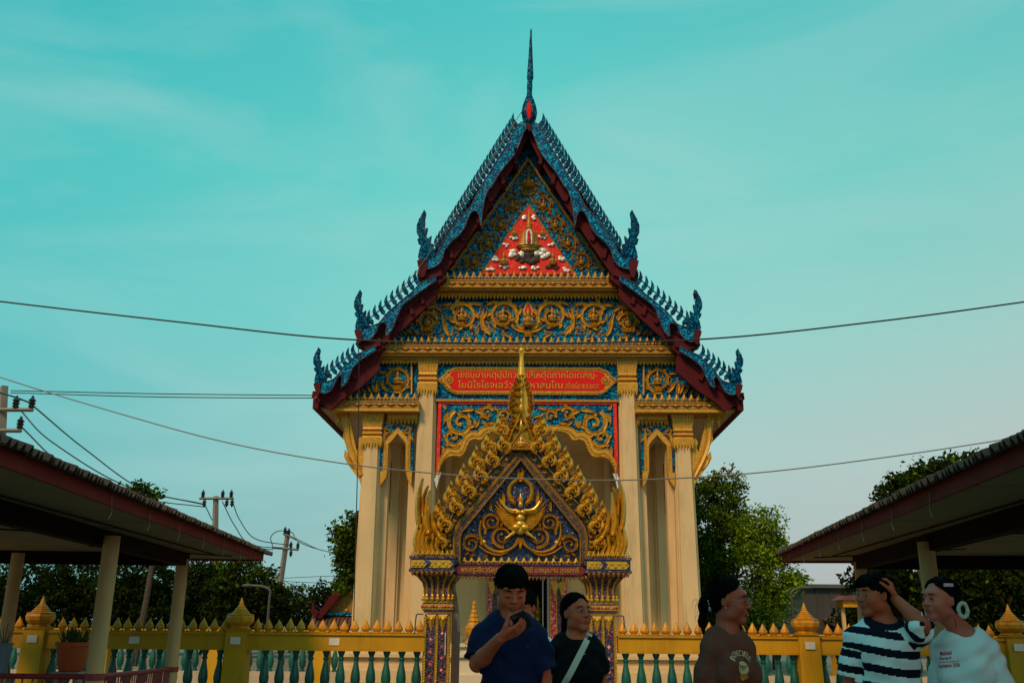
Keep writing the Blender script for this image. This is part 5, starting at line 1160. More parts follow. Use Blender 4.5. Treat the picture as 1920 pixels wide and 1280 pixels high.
# ================================================================== lamp posts
def lamp(label, x, ytop, arm, Y):
    b = P(x, 1150, Y); t_ = P(x, ytop, Y); a_ = P(x+arm, ytop-7, Y); th = thing('street_lamp', label, 'street lamp', (b.x, Y, 0)); o = Vector((b.x, Y, 0))
    MB().tube(smoothpath([Vector((0,0,0)), Vector((0,0,t_.z-.4)), Vector((0,0,t_.z-.05)), (t_-o).lerp(a_-o, .35)+Vector((0,0,.05)), a_-o], 5), .045, 6).obj('pole', 'steel_grey', th, True)
    MB().ball(a_-o+Vector(((.12 if arm > 0 else -.12),0,0)), (.22,.09,.06), 8, 5).obj('lamp_head', 'steel_grey', th)
lamp('grey street lamp standing before the dark trees on the left', 503, 1104, -32, 34)
lamp('grey street lamp standing beside the grey building on the right', 1487, 1108, 20, 34)

# ================================================================== small buildings
def shrine(label, cx, apex, half, yb, Y, crop):
    c = P(cx, yb, Y); A = P(cx, apex, Y); hw = half*Y/F*.97; t = thing('shrine_hall', label, 'shrine', (c.x, Y, 0)); zb, za = c.z, A.z
    MB().prism([(-hw,0,zb),(hw,0,zb),(0,0,za-.25)], (0,.2,0)).obj('gable', 'gold_dark', t)
    m_ = MB(); rr = random.Random(3)
    for k in range(26):
        x = rr.uniform(-.8,.8)*hw; z = zb+.1+rr.random()*(1-abs(x)/hw)*(za-zb-.5); m_.ball((x,-.02,z), (.10,.05,.07), 6, 4)
    m_.obj('gable_carving', 'gold_paint', t, kind='stuff')
    for s in (1,-1):
        MB().prism([(s*(hw+.32),-.45,zb-.18),(s*(hw+.05),-.45,zb-.20),(0,-.45,za-.55),(0,-.45,za+.05),(s*.14,-.45,za-.1)], (0,.12,0)).obj('bargeboard', 'dark_red', t)
        MB().prism([(s*(hw+.25),-.4,zb-.05),(0,-.4,za-.1),(0,-.4,za-.22),(s*(hw+.25),-.4,zb-.2)], (0,6,0)).obj('roof', 'roof_tile', t)
        MB().prism([(s*(hw+.3),-.5,zb-.2),(s*(hw+.5),-.5,zb+.1),(s*(hw+.42),-.5,zb+.5),(s*(hw+.36),-.5,zb+.2),(s*(hw+.16),-.5,zb+.05)], (0,.1,0)).obj('flame_finial', 'dark_red', t)
    MB().prism([(-.06,-.5,za-.1),(.06,-.5,za-.1),(.0,-.5,za+.55)], (0,.1,0)).obj('apex_finial', 'dark_red', t)
    MB().box((-hw-.1,-.2,zb-.06),(hw+.1,0,zb+.05)).obj('cornice', 'blue_mosaic', t)
    sk = MB().prism([(-hw-.5,-.8,zb-.55),(-hw-.5,0,zb-.07),(-hw-.5,.1,zb-.12),(-hw-.5,-.75,zb-.62)], (2*hw+1,0,0)).obj('skirt_roof', 'rust_sheet', t)
    for k in range(int((2*hw+1)/.16)): x = -hw-.45+.16*k; MB().tube([(x,-.82,zb-.55),(x,0,zb-.05)], .035, 5).obj('tile_row', 'grey_cladding', sk)
    MB().box((-hw,.0,0),(hw,5,zb-.1)).obj('wall', 'rust_sheet', t)
shrine('small shrine hall with red bargeboards half hidden behind the left temple column', 668, 1052, 58, 1150, 40, 0)
shrine('small shrine hall with pointed red gable just right of the temple columns', 1336, 1066, 54, 1160, 40, 0)
b0, b1 = P(1503, 1098, 55), P(1700, 1098, 55); t = thing('warehouse', 'dark grey building with flat roof and rusty lean-to behind the right fence', 'building', ((b0.x+b1.x)/2, 55, 0)); hw = (b1.x-b0.x)/2
MB().box((-hw,0,0),(hw,8,b0.z-.1)).obj('wall', 'grey_cladding', t); MB().box((-hw-.3,-.3,b0.z-.099),(hw+.3,8.3,b0.z+.1)).obj('roof', 'steel_grey', t)
for k in range(int(2*hw/.8)): MB().box((-hw+.8*k-.03,-.05,1.0),(-hw+.8*k+.03,-.002,b0.z-.12)).obj('cladding_rib', 'grey_cladding', t)
c0 = P(1525, 1160, 50); MB().prism([(-hw+1,-5,c0.z-.75),(-hw+1,-.06,c0.z+.1),(-hw+1,-.06,c0.z+.02),(-hw+1,-5,c0.z-.85)], (2*hw-1,0,0)).obj('lean_to_roof', 'rust_sheet', t)
for k in range(int((2*hw-1)/.35)): MB().tube([(-hw+1.1+.35*k,-5,c0.z-.74),(-hw+1.1+.35*k,-.06,c0.z+.11)], .03, 4).obj('roof_ridge', 'rust_sheet', t)
s0 = P(1592, 1124, 30); t = thing('spirit_house', 'small kiosk with rusty pink roof and yellow beam behind the striped shirt wearer', 'spirit house', (s0.x, 30, 0)); hw = .34
MB().prism([(-.45,-.4,s0.z-.02),(.45,-.4,s0.z-.02),(.30,-.4,s0.z+.14),(-.22,-.4,s0.z+.12)], (0,.8,0)).obj('roof', 'rust_sheet', t); MB().box((-.3,-.3,s0.z-.22),(.36,.3,s0.z-.021)).obj('beam', 'fence_ochre', t)
for sx_ in (-.22,.28): MB().box((sx_-.05,-.05,0),(sx_+.05,.05,s0.z-.221)).obj('post', 'post_cream', t)

# ================================================================== trees
def tree(label, Y, trunk, blobs, leafm, seed, clumps=120, per=26, size=.17, cat='tree', depth=1.0, name='tree', hole=.0, lm2=None, zb=None, cr=.42):
    rg = np.random.default_rng(seed); b = P(trunk[0], trunk[1], Y); t = thing(name, label, cat, (b.x, Y, 0)); o = np.array((b.x, Y, 0))
    C_ = []; tot = sum(rx*ry for _,_,rx,ry in blobs)
    for (cx, cy, rx, ry) in blobs:
        c = np.array(P(cx, cy, Y)); mx_ = rx*Y/F; mz = ry*Y/F*1.03; n = max(4, int(clumps*rx*ry/tot))
        d = rg.normal(size=(n,3)); d /= np.linalg.norm(d, axis=1)[:,None]; r = rg.random(n)**.42
        C_.append(c-o+d*r[:,None]*np.array([mx_, max(.5, min(mx_, mz)*depth), mz]))
    C_ = np.concatenate(C_); tw = MB(); root = Vector((0,0,0)); top = Vector(C_[:, :].mean(0)); 
    hi = Vector((rg.normal(0,.05)*top.z, 0, max(1.2, C_[:,2].min()*.9+.1*top.z))); base_r = max(.10, .022*C_[:,2].max())
    tk = MB().tube(smoothpath([(0,0,0), tuple(hi*.5+Vector((.1,0,0))), tuple(hi), tuple(top)], 5), list(np.linspace(base_r, base_r*.3, 16)), 8).obj('trunk', 'bark', t, True)
    for i in range(0, len(C_), max(1, len(C_)//34)):
        e = Vector(C_[i]); st_ = hi.lerp(top, rg.random()*.9); mid = st_.lerp(e, .5)+Vector((0,0,.12*(e-st_).length*rg.normal(0,.8)))
        tw.tube(smoothpath([tuple(st_), tuple(mid), tuple(e)], 4), list(np.linspace(base_r*.3, .012, 9)), 5, False)
    tw.obj('limbs', 'bark', t, True)
    # leaves: small pointed two-faced blades in clumps
    k = len(C_)*per; ci = np.repeat(np.arange(len(C_)), per); R = cr*(.6+.8*rg.random(len(C_)))[ci]
    d = rg.normal(size=(k,3)); d /= np.linalg.norm(d, axis=1)[:,None]; pos = C_[ci]+d*(R*rg.random(k)**.45)[:,None]*np.array([1,1,.72])
    a = rg.normal(size=(k,3))+d*.6; a[:,2] -= .25; a /= np.linalg.norm(a, axis=1)[:,None]; n_ = rg.normal(size=(k,3))+np.array([0,0,1.1]); bvec = np.cross(a, n_); bvec /= np.linalg.norm(bvec, axis=1)[:,None]; up = np.cross(bvec, a)
    s_ = size*(.6+.8*rg.random(k))[:,None]; V = np.stack([pos-a*s_*.5, pos+bvec*s_*.27+up*s_*.08, pos+a*s_*.5, pos-bvec*s_*.27+up*s_*.08], 1).reshape(-1,3)
    me = bpy.data.meshes.new('crown'); me.vertices.add(len(V)); me.vertices.foreach_set('co', V.ravel()); me.loops.add(len(V)); me.loops.foreach_set('vertex_index', np.arange(len(V)))
    me.polygons.add(k); me.polygons.foreach_set('loop_start', np.arange(k)*4); me.polygons.foreach_set('loop_total', np.full(k,4)); me.update(calc_edges=True)
    me.materials.append(MATS[leafm])
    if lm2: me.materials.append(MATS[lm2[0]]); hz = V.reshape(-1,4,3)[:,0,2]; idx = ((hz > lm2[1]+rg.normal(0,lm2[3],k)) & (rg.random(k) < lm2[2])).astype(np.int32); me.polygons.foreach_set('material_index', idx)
    place('crown', me, None, t); return t
D_ = 'leaf_dark'; M_ = 'leaf_mid'; L_ = 'leaf_light'
tree('dark bushy tree behind the left pavilion, at the left edge', 44, (30,1180), [(20,1110,75,58),(60,1150,70,45),(-20,1140,60,50)], D_, 1, 289, 40, .19)
tree('dark tree between the first two pavilion posts', 46, (140,1180), [(130,1100,75,55),(160,1145,80,45)], D_, 2, 289, 40, .19)
tree('dark tree behind the second pavilion post', 45, (260,1180), [(250,1098,75,55),(270,1150,80,42)], D_, 3, 306, 42, .19)
tree('dark tree behind the rightmost post of the left pavilion', 47, (380,1180), [(370,1105,80,55),(385,1150,75,42)], D_, 4, 306, 42, .19)
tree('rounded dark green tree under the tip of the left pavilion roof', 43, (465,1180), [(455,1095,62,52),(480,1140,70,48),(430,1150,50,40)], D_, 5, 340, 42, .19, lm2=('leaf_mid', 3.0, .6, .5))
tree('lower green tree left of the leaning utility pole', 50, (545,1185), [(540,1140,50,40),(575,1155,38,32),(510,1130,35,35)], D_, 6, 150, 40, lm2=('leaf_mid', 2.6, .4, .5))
tree('slender open tree standing before the power lines beside the temple', 42, (612,1185), [(612,1110,30,20),(592,1126,20,12),(634,1094,16,12),(608,1150,24,16)], D_, 7, 60, 22, .16, cr=.32)
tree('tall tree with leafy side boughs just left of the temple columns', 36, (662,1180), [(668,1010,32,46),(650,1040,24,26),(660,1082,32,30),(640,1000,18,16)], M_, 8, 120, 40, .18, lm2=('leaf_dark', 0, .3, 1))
tree('tall tree with reddish top rising right of the temple columns', 38, (1330,1185), [(1335,935,52,48),(1340,1000,62,50),(1372,965,34,36),(1330,1070,55,50),(1330,1140,70,50),(1378,1040,40,50),(1360,905,36,20)], M_, 9, 430, 46, .15, lm2=('leaf_red', 7.4, .7, .3))
tree('lighter green feathery tree right of the reddish one', 36, (1450,1185), [(1440,985,30,34),(1420,1030,42,36),(1455,1050,34,34),(1440,1100,55,40),(1490,1085,26,16),(1420,1150,60,38),(1404,985,20,28)], L_, 10, 330, 44, .13, lm2=('leaf_mid', 0, .3, 1))
tree('dark leafy tree just under the beam of the right pavilion', 33, (1650,1190), [(1660,1100,60,52),(1640,1160,70,44),(1700,1140,50,50)], D_, 11, 323, 42, .19)
tree('dark tree filling the gap right of the second post, right pavilion', 31, (1790,1190), [(1790,1100,70,60),(1800,1160,80,44)], D_, 12, 340, 44, .19, lm2=('leaf_mid', 0, .12, 1))
tree('dark tree with yellowish leaf tips at the right edge', 31, (1900,1190), [(1900,1090,70,66),(1910,1160,80,44)], D_, 13, 340, 44, .19, lm2=('leaf_light', 0, .07, 1))
tree('tree crown showing above the right pavilion roof', 30, (1750,1160), [(1700,915,48,26),(1760,895,52,30),(1810,872,36,26),(1770,950,70,50),(1665,930,20,18)], D_, 14, 260, 36, .17, lm2=('leaf_mid', 0, .3, 1))
tree('thin leafy treetop showing above the left pavilion roof', 34, (262,1150), [(256,922,30,22),(280,932,20,16),(240,940,24,18)], D_, 15, 46, 14, .19, cr=.3, lm2=('leaf_mid', 0, .4, 1))
# ================================================================== birds
def bird(label, x, y, Y, L_=.30):
    c = P(x, y, Y); t = thing('bird', label, 'bird', c); m = MB(); m.ball((0,0,.09), (.055,.085,.075), 10, 6).ball((0,-.02,.19), (.032,.036,.036), 8, 5)
    m.tube([(0,.05,.06),(0,.16,-.03)], [.03,.012], 6, flat=.5).tube([(0,-.05,.19),(0,-.09,.185)], [.012,.002], 5).tube([(0,-.0,.12),(0,-.02,.19)], [.04,.028], 8); m.obj('body', 'black_rubber', t, True)
    for s in (1,-1): MB().tube([(s*.02,0,.03),(s*.02,-.01,-.02)], .005, 4).obj('leg', 'black_rubber', t)
bird('dark bird perched on the tip of the middle finial on the right', 1303, 557, 26.0); bird('dark pigeon sitting on the left slope near the gable top', 966, 283, 26.0)

# ================================================================== unseen tree added behind the viewer to keep the sun off the people
rg = np.random.default_rng(5); t = thing('added_shade_tree', 'tall dense tree added out of view behind the viewpoint to shade the people', 'tree', (-7.2,-9.5,0))
MB().tube(smoothpath([(0,0,0),(.2,.1,5),(-.2,.4,10),(.2,.9,16)], 5), list(np.linspace(.42,.12,16)), 10).obj('trunk', 'bark', t, True)
d_ = rg.normal(size=(330,3)); d_ /= np.linalg.norm(d_, axis=1)[:,None]; C_ = np.array((.2,1.0,16.2))+d_*(rg.random(330)**.36)[:,None]*np.array((4.9,4.4,4.3)); lm = MB()
for i in range(0, len(C_), 8): e = Vector(C_[i]); lm.tube(smoothpath([(0,.5,11+rg.random()*3), tuple(Vector((0,.7,13)).lerp(e,.5)+Vector((0,0,.4))), tuple(e)], 4), list(np.linspace(.13,.02,9)), 5, False)
lm.obj('limbs', 'bark', t, True)
k = len(C_)*70; ci = np.repeat(np.arange(len(C_)), 70); dd = rg.normal(size=(k,3)); dd /= np.linalg.norm(dd, axis=1)[:,None]; pos = C_[ci]+dd*(.95*rg.random(k)**.45)[:,None]
a = rg.normal(size=(k,3)); a /= np.linalg.norm(a, axis=1)[:,None]; n_ = rg.normal(size=(k,3))+np.array([0,0,.6]); bv_ = np.cross(a, n_); bv_ /= np.linalg.norm(bv_, axis=1)[:,None]; s_ = .34*(.6+.8*rg.random(k))[:,None]
V = np.stack([pos-a*s_*.5, pos+bv_*s_*.3, pos+a*s_*.5, pos-bv_*s_*.3], 1).reshape(-1,3); me = bpy.data.meshes.new('crown'); me.from_pydata(V.tolist(), [], np.arange(len(V)).reshape(-1,4).tolist()); place('crown', me, 'leaf_dark', t)
# ================================================================== people: smooth volumes turned into one skin each
class Vol:
    def __init__(s, lo, hi, h):
        s.lo = np.array(lo, float); s.h = h; n = np.ceil((np.array(hi)-s.lo)/h).astype(int)+1; s.n = n; s.F = np.full(n, .06, np.float32); s.ax = [s.lo[i]+h*np.arange(n[i]) for i in range(3)]
    def sub(s, c, r):
        a = np.clip(np.floor((np.array(c)-r-s.lo)/s.h).astype(int), 0, s.n); b = np.clip(np.ceil((np.array(c)+r-s.lo)/s.h).astype(int)+1, 0, s.n)
        sl = tuple(slice(a[i], b[i]) for i in range(3)); X = np.meshgrid(*[s.ax[i][sl[i]] for i in range(3)], indexing='ij'); return sl, np.stack(X, -1).astype(np.float32)
    def put(s, c, r, fn, k, op='u'):
        sl, p = s.sub(c, np.array(r)+.05)
        if p.size == 0: return
        d = fn(p); f = s.F[sl]
        if op == 'u': h = np.clip(.5+.5*(f-d)/k, 0, 1); s.F[sl] = f*(1-h)+d*h-k*h*(1-h)
        else: h = np.clip(.5-.5*(f+d)/k, 0, 1); s.F[sl] = f*(1-h)+(-d)*h+k*h*(1-h)
        if op == 'u': s.F[sl] = np.minimum(s.F[sl], .06)
    def ell(s, c, r, k=.02, R=None, op='u'):
        c = np.array(c, float); r = np.array(r, float); M = None if R is None else np.array(R)
        def fn(p):
            q = p-c
            if M is not None: q = q @ M
            a = np.linalg.norm(q/r, axis=-1); b = np.linalg.norm(q/(r*r), axis=-1)+1e-9; return a*(a-1)/b
        s.put(c, r if M is None else np.full(3, r.max()), fn, k, op)
    def cap(s, a, b, ra, rb, k=.02, op='u'):
        a = np.array(a, float); b = np.array(b, float); ab = b-a; L = ab@ab+1e-12
        def fn(p): q = p-a; t = np.clip((q@ab)/L, 0, 1); return np.linalg.norm(q-t[...,None]*ab, axis=-1)-(ra+(rb-ra)*t)
        s.put((a+b)/2, np.abs(ab)/2+max(ra,rb), fn, k, op)
    def cut(s, fn): X = np.meshgrid(*s.ax, indexing='ij', sparse=True); s.F = np.maximum(s.F, fn(*X)).astype(np.float32)
    def disp(s, fn): X = np.meshgrid(*s.ax, indexing='ij', sparse=True); s.F = (s.F+fn(*X)).astype(np.float32)
    def nets(s):
        F = s.F; F = np.pad(F, 1, constant_values=.06); lo = s.lo-s.h; S = F < 0; nx, ny, nz = np.array(F.shape)-1
        c = [S[i:i+nx, j:j+ny, k:k+nz] for i in (0,1) for j in (0,1) for k in (0,1)]; al = c[0].copy(); an = c[0].copy()
        for q in c[1:]: al &= q; an |= q
        I = np.argwhere(an & ~al); idx = np.full((nx,ny,nz), -1, np.int32); idx[I[:,0],I[:,1],I[:,2]] = np.arange(len(I)); pos = np.zeros((len(I),3)); cnt = np.zeros(len(I))
        for ax in range(3):
            o = [a for a in range(3) if a != ax]
            for u in (0,1):
                for w in (0,1):
                    A = I.copy(); A[:,o[0]] += u; A[:,o[1]] += w; B = A.copy(); B[:,ax] += 1; fa = F[A[:,0],A[:,1],A[:,2]]; fb = F[B[:,0],B[:,1],B[:,2]]; m = (fa < 0) != (fb < 0)
                    t = np.where(m, fa/(fa-fb+1e-12), 0); p = A.astype(float); p[:,ax] += t; pos[m] += p[m]; cnt[m] += 1
        V = lo+s.h*pos/cnt[:,None]; Q = []
        for ax in range(3):
            o = [a for a in range(3) if a != ax]; sa = [slice(1,-1)]*3; sb = [slice(1,-1)]*3; sa[ax] = slice(0,-1); sb[ax] = slice(1,None)
            E = np.argwhere(S[tuple(sa)] != S[tuple(sb)]); 
            if len(E) == 0: continue
            for d_ in o: E[:,d_] += 1
            def g(u, w): q = E.copy(); q[:,o[0]] -= u; q[:,o[1]] -= w; return idx[q[:,0],q[:,1],q[:,2]]
            q = np.stack([g(0,0), g(1,0), g(1,1), g(0,1)], 1); fl = S[tuple(sa)][tuple((E-np.array([1 if d_ in o else 0 for d_ in range(3)])).T)]
            if ax == 1: fl = ~fl
            q[~fl] = q[~fl][:, ::-1]; Q.append(q)
        return V, np.concatenate(Q)
    def obj(s, name, m, parent, **pr):
        V, Q = s.nets(); me = bpy.data.meshes.new(name); me.from_pydata(V.tolist(), [], Q.tolist()); me.polygons.foreach_set('use_smooth', [True]*len(me.polygons)); me.update(); o = place(name, me, m, parent, **pr); return o
def rotm(yaw, pitch, roll=0): return np.array(Matrix.Rotation(yaw,3,'Z') @ Matrix.Rotation(pitch,3,'X') @ Matrix.Rotation(roll,3,'Y'))
def hand(v, w, d, n, side, curl=(.3,.4,.4,.5), spread=.06, sc_=1.0, thumb=(.5,.5)):
    """palm at wrist w, pointing d, palm facing n; side = direction of the thumb"""
    d = np.array(d, float); d /= np.linalg.norm(d); n = np.array(n, float); n -= d*(n@d); n /= np.linalg.norm(n); t = np.array(side, float); t -= d*(t@d); t -= n*(t@n); t /= np.linalg.norm(t); w = np.array(w, float)
    L = [.072,.078,.072,.058]
    for i in range(4):
        off = (1.5-i)*.0195; k0 = w+d*.085*sc_+t*off*sc_; v.cap(w+d*.01+t*off*.7, k0, .0135*sc_, .0115*sc_, .008)
        p = k0; a = 0; dd = d+t*(1.5-i)*spread; dd /= np.linalg.norm(dd)
        for j, f in enumerate((.45,.32,.23)):
            a += curl[i]*(1.0 if j else .8); e = dd*math.cos(a)+n*math.sin(a); q = p+e*L[i]*f*1.05*sc_; v.cap(p, q, .0095*sc_-.0006*j, .0088*sc_-.0008*j, .003); p = q
    b = w+d*.025+t*.022*sc_; e = d*.6+t*thumb[0]*1.3+n*.35; e /= np.linalg.norm(e); q = b+e*.045*sc_; v.cap(b, q, .016*sc_, .0125*sc_, .008)
    e2 = d*.8+t*.25+n*thumb[1]; e2 /= np.linalg.norm(e2); r = q+e2*.032*sc_; v.cap(q, r, .0115*sc_, .0105*sc_, .004); v.cap(r, r+e2*.024*sc_, .0105*sc_, .0085*sc_, .003)
def head(v, C, R, fem=0, full=0.0, neck=None, nr=.052):
    def E(c, r, k=.02, op='u'): v.ell(C+R@np.array(c), r, k, R, op)
    def K(a, b, ra, rb, k=.02): v.cap(C+R@np.array(a), C+R@np.array(b), ra, rb, k)
    E((0,.016,.040), (.074,.090,.082), .02); E((0,-.018,-.012), (.064+full*.6,.072,.080), .03); E((0,-.028,-.062), (.046+full,.052,.044), .03); K((-.012,-.068,-.100), (.012,-.068,-.100), .017+full*.3, .017+full*.3, .03)
    for s in (1,-1): E((s*(.038+full*.4),-.052,-.030), (.026+full*.3,.030,.030), .025); E((s*.050,-.010,-.070), (.018+full*.4,.034,.022), .03)
    E((0,-.070,.034), (.052,.022,.022), .02)
    for s in (1,-1): E((s*.031,-.098,.004), (.019,.014,.011), .012, 'd')
    for s in (1,-1): E((s*.031,-.078,.002), (.016,.0135,.0105), .006)
    K((0,-.086,.014), (0,-.105-.002*(1-fem),-.022), .0065, .0115-.001*fem, .010); E((0,-.105,-.026), (.011,.011,.009), .006)
    for s in (1,-1): E((s*.013,-.095,-.029), (.0085,.011,.0075), .006)
    E((0,-.082,-.056), (.027,.013,.015), .012); E((0,-.0895,-.0535), (.020,.007,.0052), .005); E((0,-.0885,-.0640), (.017,.0075,.0060), .005)
    for s in (1,-1):
        E((s*.076,.012,-.004), (.0085,.018,.030), .008); E((s*.083,.008,-.004), (.006,.010,.018), .004, 'd')
    a = C+R@np.array((0,.020,-.060)); v.cap(a, neck, nr, nr+.004, .03)
def face_parts(t, C, R, M, fem=0, gaze=0, brow=1.0):
    def q(c): return Vector(C+R@np.array(c))
    for s in (1,-1):
        if not M: MB().ball((0,0,0), (.0125,.010,.0048), 10, 6).obj('eye', 'eye_white', t, True).matrix_basis = Matrix.Translation(q((s*.031,-.0835,.002))) @ Matrix(R.tolist()).to_4x4()
        if not M: MB().ball((0,0,0), (.0056,.006,.0046), 8, 5).obj('iris', 'iris', t, True).matrix_basis = Matrix.Translation(q((s*.031+gaze,-.0895,.002))) @ Matrix(R.tolist()).to_4x4()
        if M: MB().tube([q((s*.046,-.084,-.003)), q((s*.038,-.0925,-.0055)), q((s*.029,-.0935,-.006)), q((s*.020,-.090,-.004))], [.0008,.0018,.0018,.0008], 5).obj('eyelash', 'hair', t)
        else: MB().tube([q((s*.046,-.083,.004)), q((s*.038,-.0925,.0095)), q((s*.030,-.095,.0105)), q((s*.020,-.092,.007))], [.0008,.0020,.0020,.0008], 5).obj('eyelash', 'hair', t)
        MB().tube([q((s*.054,-.078,.026)), q((s*.044,-.090,.031)), q((s*.030,-.0955,.031)), q((s*.016,-.095,.0275))], [.0008,.0028*brow,.0034*brow,.0020], 6).obj('eyebrow', 'hair', t)
    m = MB()
    m.tube([q((-.021,-.0895,-.0570)), q((-.011,-.0965,-.0545)), q((-.004,-.0985,-.0530)), q((0,-.0978,-.0540)), q((.004,-.0985,-.0530)), q((.011,-.0965,-.0545)), q((.021,-.0895,-.0570))], [.0005,.0024,.0028,.0026,.0028,.0024,.0005], 6)
    m.tube([q((-.020,-.0890,-.0600)), q((-.009,-.0950,-.0635)), q((0,-.0962,-.0645)), q((.009,-.0950,-.0635)), q((.020,-.0890,-.0600))], [.0005,.0028,.0035,.0028,.0005], 6)
    m.obj('lips', 'lips', t, True)
def glasses(C, R, label, owner_loc, r=.022):
    t = thing('glasses', label, 'glasses', owner_loc); o = Vector(owner_loc)
    def q(c): return Vector(C+R@np.array(c))+o
    for s in (1,-1):
        ring = [q((s*.033+r*math.cos(a), -.108-.0*abs(math.cos(a)), .001+r*.9*math.sin(a)))-o for a in [k*math.pi/10 for k in range(21)]]; MB().tube(ring, .0013, 5, False).obj('rim', 'wire_metal', t)
        MB().add([ring[k] for k in range(20)], [tuple(range(20))]).obj('lens', 'lens', t)
        MB().tube([q((s*.055,-.106,.006))-o, q((s*.078,-.085,.008))-o, q((s*.083,.005,.006))-o, q((s*.081,.022,-.012))-o], .0012, 5).obj('temple_arm', 'wire_metal', t)
    MB().tube([q((-.011,-.108,.004))-o, q((0,-.112,.008))-o, q((.011,-.108,.004))-o], .0012, 5).obj('bridge', 'wire_metal', t); return t
def strands(x, y, z, seed=0, f=1.0):
    return .0016*np.sin(210*x+40*np.sin(9*z+seed)+30*y)+.0013*np.sin(260*y+35*np.sin(11*z+2+seed)+50*x)+.0018*np.sin(95*x*f+70*y+8*np.sin(14*z))
def person(label, root, H, face, C, hyaw, hpitch, skin, arms, hair_fn, shirt_fn, shirt_m, sleeve, fem=0, full=0., hroll=0, sh=.185, build=1.0, brow=1.0, necky=0.0, trousers='trouser', gaze=0, shoulder_drop=.0, lean=(0,0), closed=False):
    """root: foot point in the world; face: body heading; C: head centre in the world; arms: world joints per side"""
    t = thing('person', label, 'person', root, 0); o = np.array(root, float); C = np.array(C, float)-o; Rb = rotm(face, 0); R = rotm(hyaw, hpitch, hroll)
    def B(x, y, z): return Rb@np.array((x, y, 0.))+np.array((lean[0]*z/1.4, lean[1]*z/1.4, z))
    zs = H*.832-shoulder_drop; zh = H*.525; v = Vol((-.62,-.62,-.0), (.62,.62,H+.06), .0065)
    nk = B(0, .02+necky, zs+.035); bw = build
    def torso(v, g, k=.05):
        v.ell(B(0,.0,zs-.13), (.150*bw+g,.108*bw+g,.20), k, Rb); v.ell(B(0,.01,zs-.32), (.138*bw+g,.100*bw+g,.20), k, Rb); v.ell(B(0,.01,zh+.02), (.158*bw+g,.108*bw+g,.14), k, Rb)
        v.cap(B(-sh+.045,.015,zs-.060), B(sh-.045,.015,zs-.060), .052+g, .052+g, k*.6); v.cap(B(-.075,.02,zs+.002), B(.075,.02,zs+.002), .032+g, .032+g, k*.7)
        if fem: 
            for s in (1,-1): v.ell(B(s*.070,-.058,zs-.19), (.062+g*.5,.044+g*.5,.062), .06, Rb)
    torso(v, -.012); head(v, C, R, fem, full, nk, .043 if fem else .052+full*.5)
    v.cap(C+R@np.array((0,.02,-.07)), nk-np.array((0,0,.03)), .044 if fem else .053+full*.4, .056, .025)
    J = []
    for s, a in ((-1, arms[0]), (1, arms[1])):
        S = B(s*(sh-.028), .015, zs-.066)
        if a is None: E_ = B(s*(sh+.015), .035, zs-.33); W_ = B(s*(sh+.03), -.02, zs-.58); hd = dict(d=(0,-.1,-1), n=B(-s,0,0)*np.array((1,1,0)), side=B(0,-1,0)*np.array((1,1,0)))
        else: E_ = np.array(a['e'])-o; W_ = np.array(a['w'])-o; hd = a['hand']
        ar = (.043 if fem else .049)*bw**.5; v.cap(S, E_, ar*1.08, ar*.82, .02); v.cap(E_, E_+(W_-E_)*.3, ar*.82, ar*.86, .015); v.cap(E_+(W_-E_)*.25, W_, ar*.86, ar*.56, .015); hand(v, W_, **hd); J.append((S, E_, W_, ar))
    for s in (1,-1): v.cap(B(s*.085,.01,zh), B(s*.095,-.01,H*.28), .078, .052, .03); v.cap(B(s*.095,-.01,H*.28), B(s*.10,.02,.09), .052, .036, .02); v.cap(B(s*.10,.04,.04), B(s*.11,-.12,.03), .032, .028, .02)
    body = v.obj('body', skin, t)
    face_parts(t, C, R, closed, fem, gaze, brow)
    # hair
    hv = Vol(C+np.array((-.26,-.26,-.34)), C+np.array((.26,.26,.20)), .0055); hair_fn(hv, C, R); hv.disp(lambda x,y,z: strands(x, y, z)); ho_ = hv.obj('hair', 'hair', t)
    bvh_ = bvhtree.BVHTree.FromPolygons([tuple(v.co) for v in ho_.data.vertices], [tuple(p.vertices) for p in ho_.data.polygons]); sm = MB(); rs = random.Random(len(label))
    for i_ in range(110):
        a_ = rs.uniform(0, 6.28); e_ = rs.uniform(.5, 1.4); p_ = Vector(C+R@(np.array((0,.02,.03))+.16*np.array((math.cos(a_)*math.cos(e_), math.sin(a_)*math.cos(e_), math.sin(e_))))); path = []
        dr_ = Vector(R@np.array((math.cos(a_), math.sin(a_)*.8, -.2)))
        for st_ in range(7):
            h_ = bvh_.find_nearest(p_)
            if h_[0] is None: break
            path.append(h_[0]+h_[1]*(.0015+.0005*st_*rs.random())); tg = dr_-h_[1]*dr_.dot(h_[1]); tg = (tg+Vector((0,0,-.9))-h_[1]*(-.9)*h_[1].z).normalized() if tg.length > 0 else Vector((0,0,-1)); p_ = h_[0]+tg*.017+h_[1]*.004
        if len(path) > 3: sm.tube(path, [.0012]*(len(path)-1)+[.0004], 3, False)
    sm.obj('hair_strands', 'hair', t, kind='stuff')
    # shirt
    lo = np.array((-.60,-.60,zh-.14)); hi = np.array((.60,.60,zs+.15)); sv = Vol(lo, hi, .0065); torso(sv, .014, .05)
    SL = {-1: sleeve[0], 1: sleeve[1]} if isinstance(sleeve, tuple) else {-1: sleeve, 1: sleeve}
    for s, (S, E_, W_, ar) in zip((-1,1), J):
        e = S+(E_-S)*SL[s]; sv.cap(S, e, ar*1.0+.014, ar+.030, .012)
    shirt_fn(sv, B, zs, J, C, R, nk)
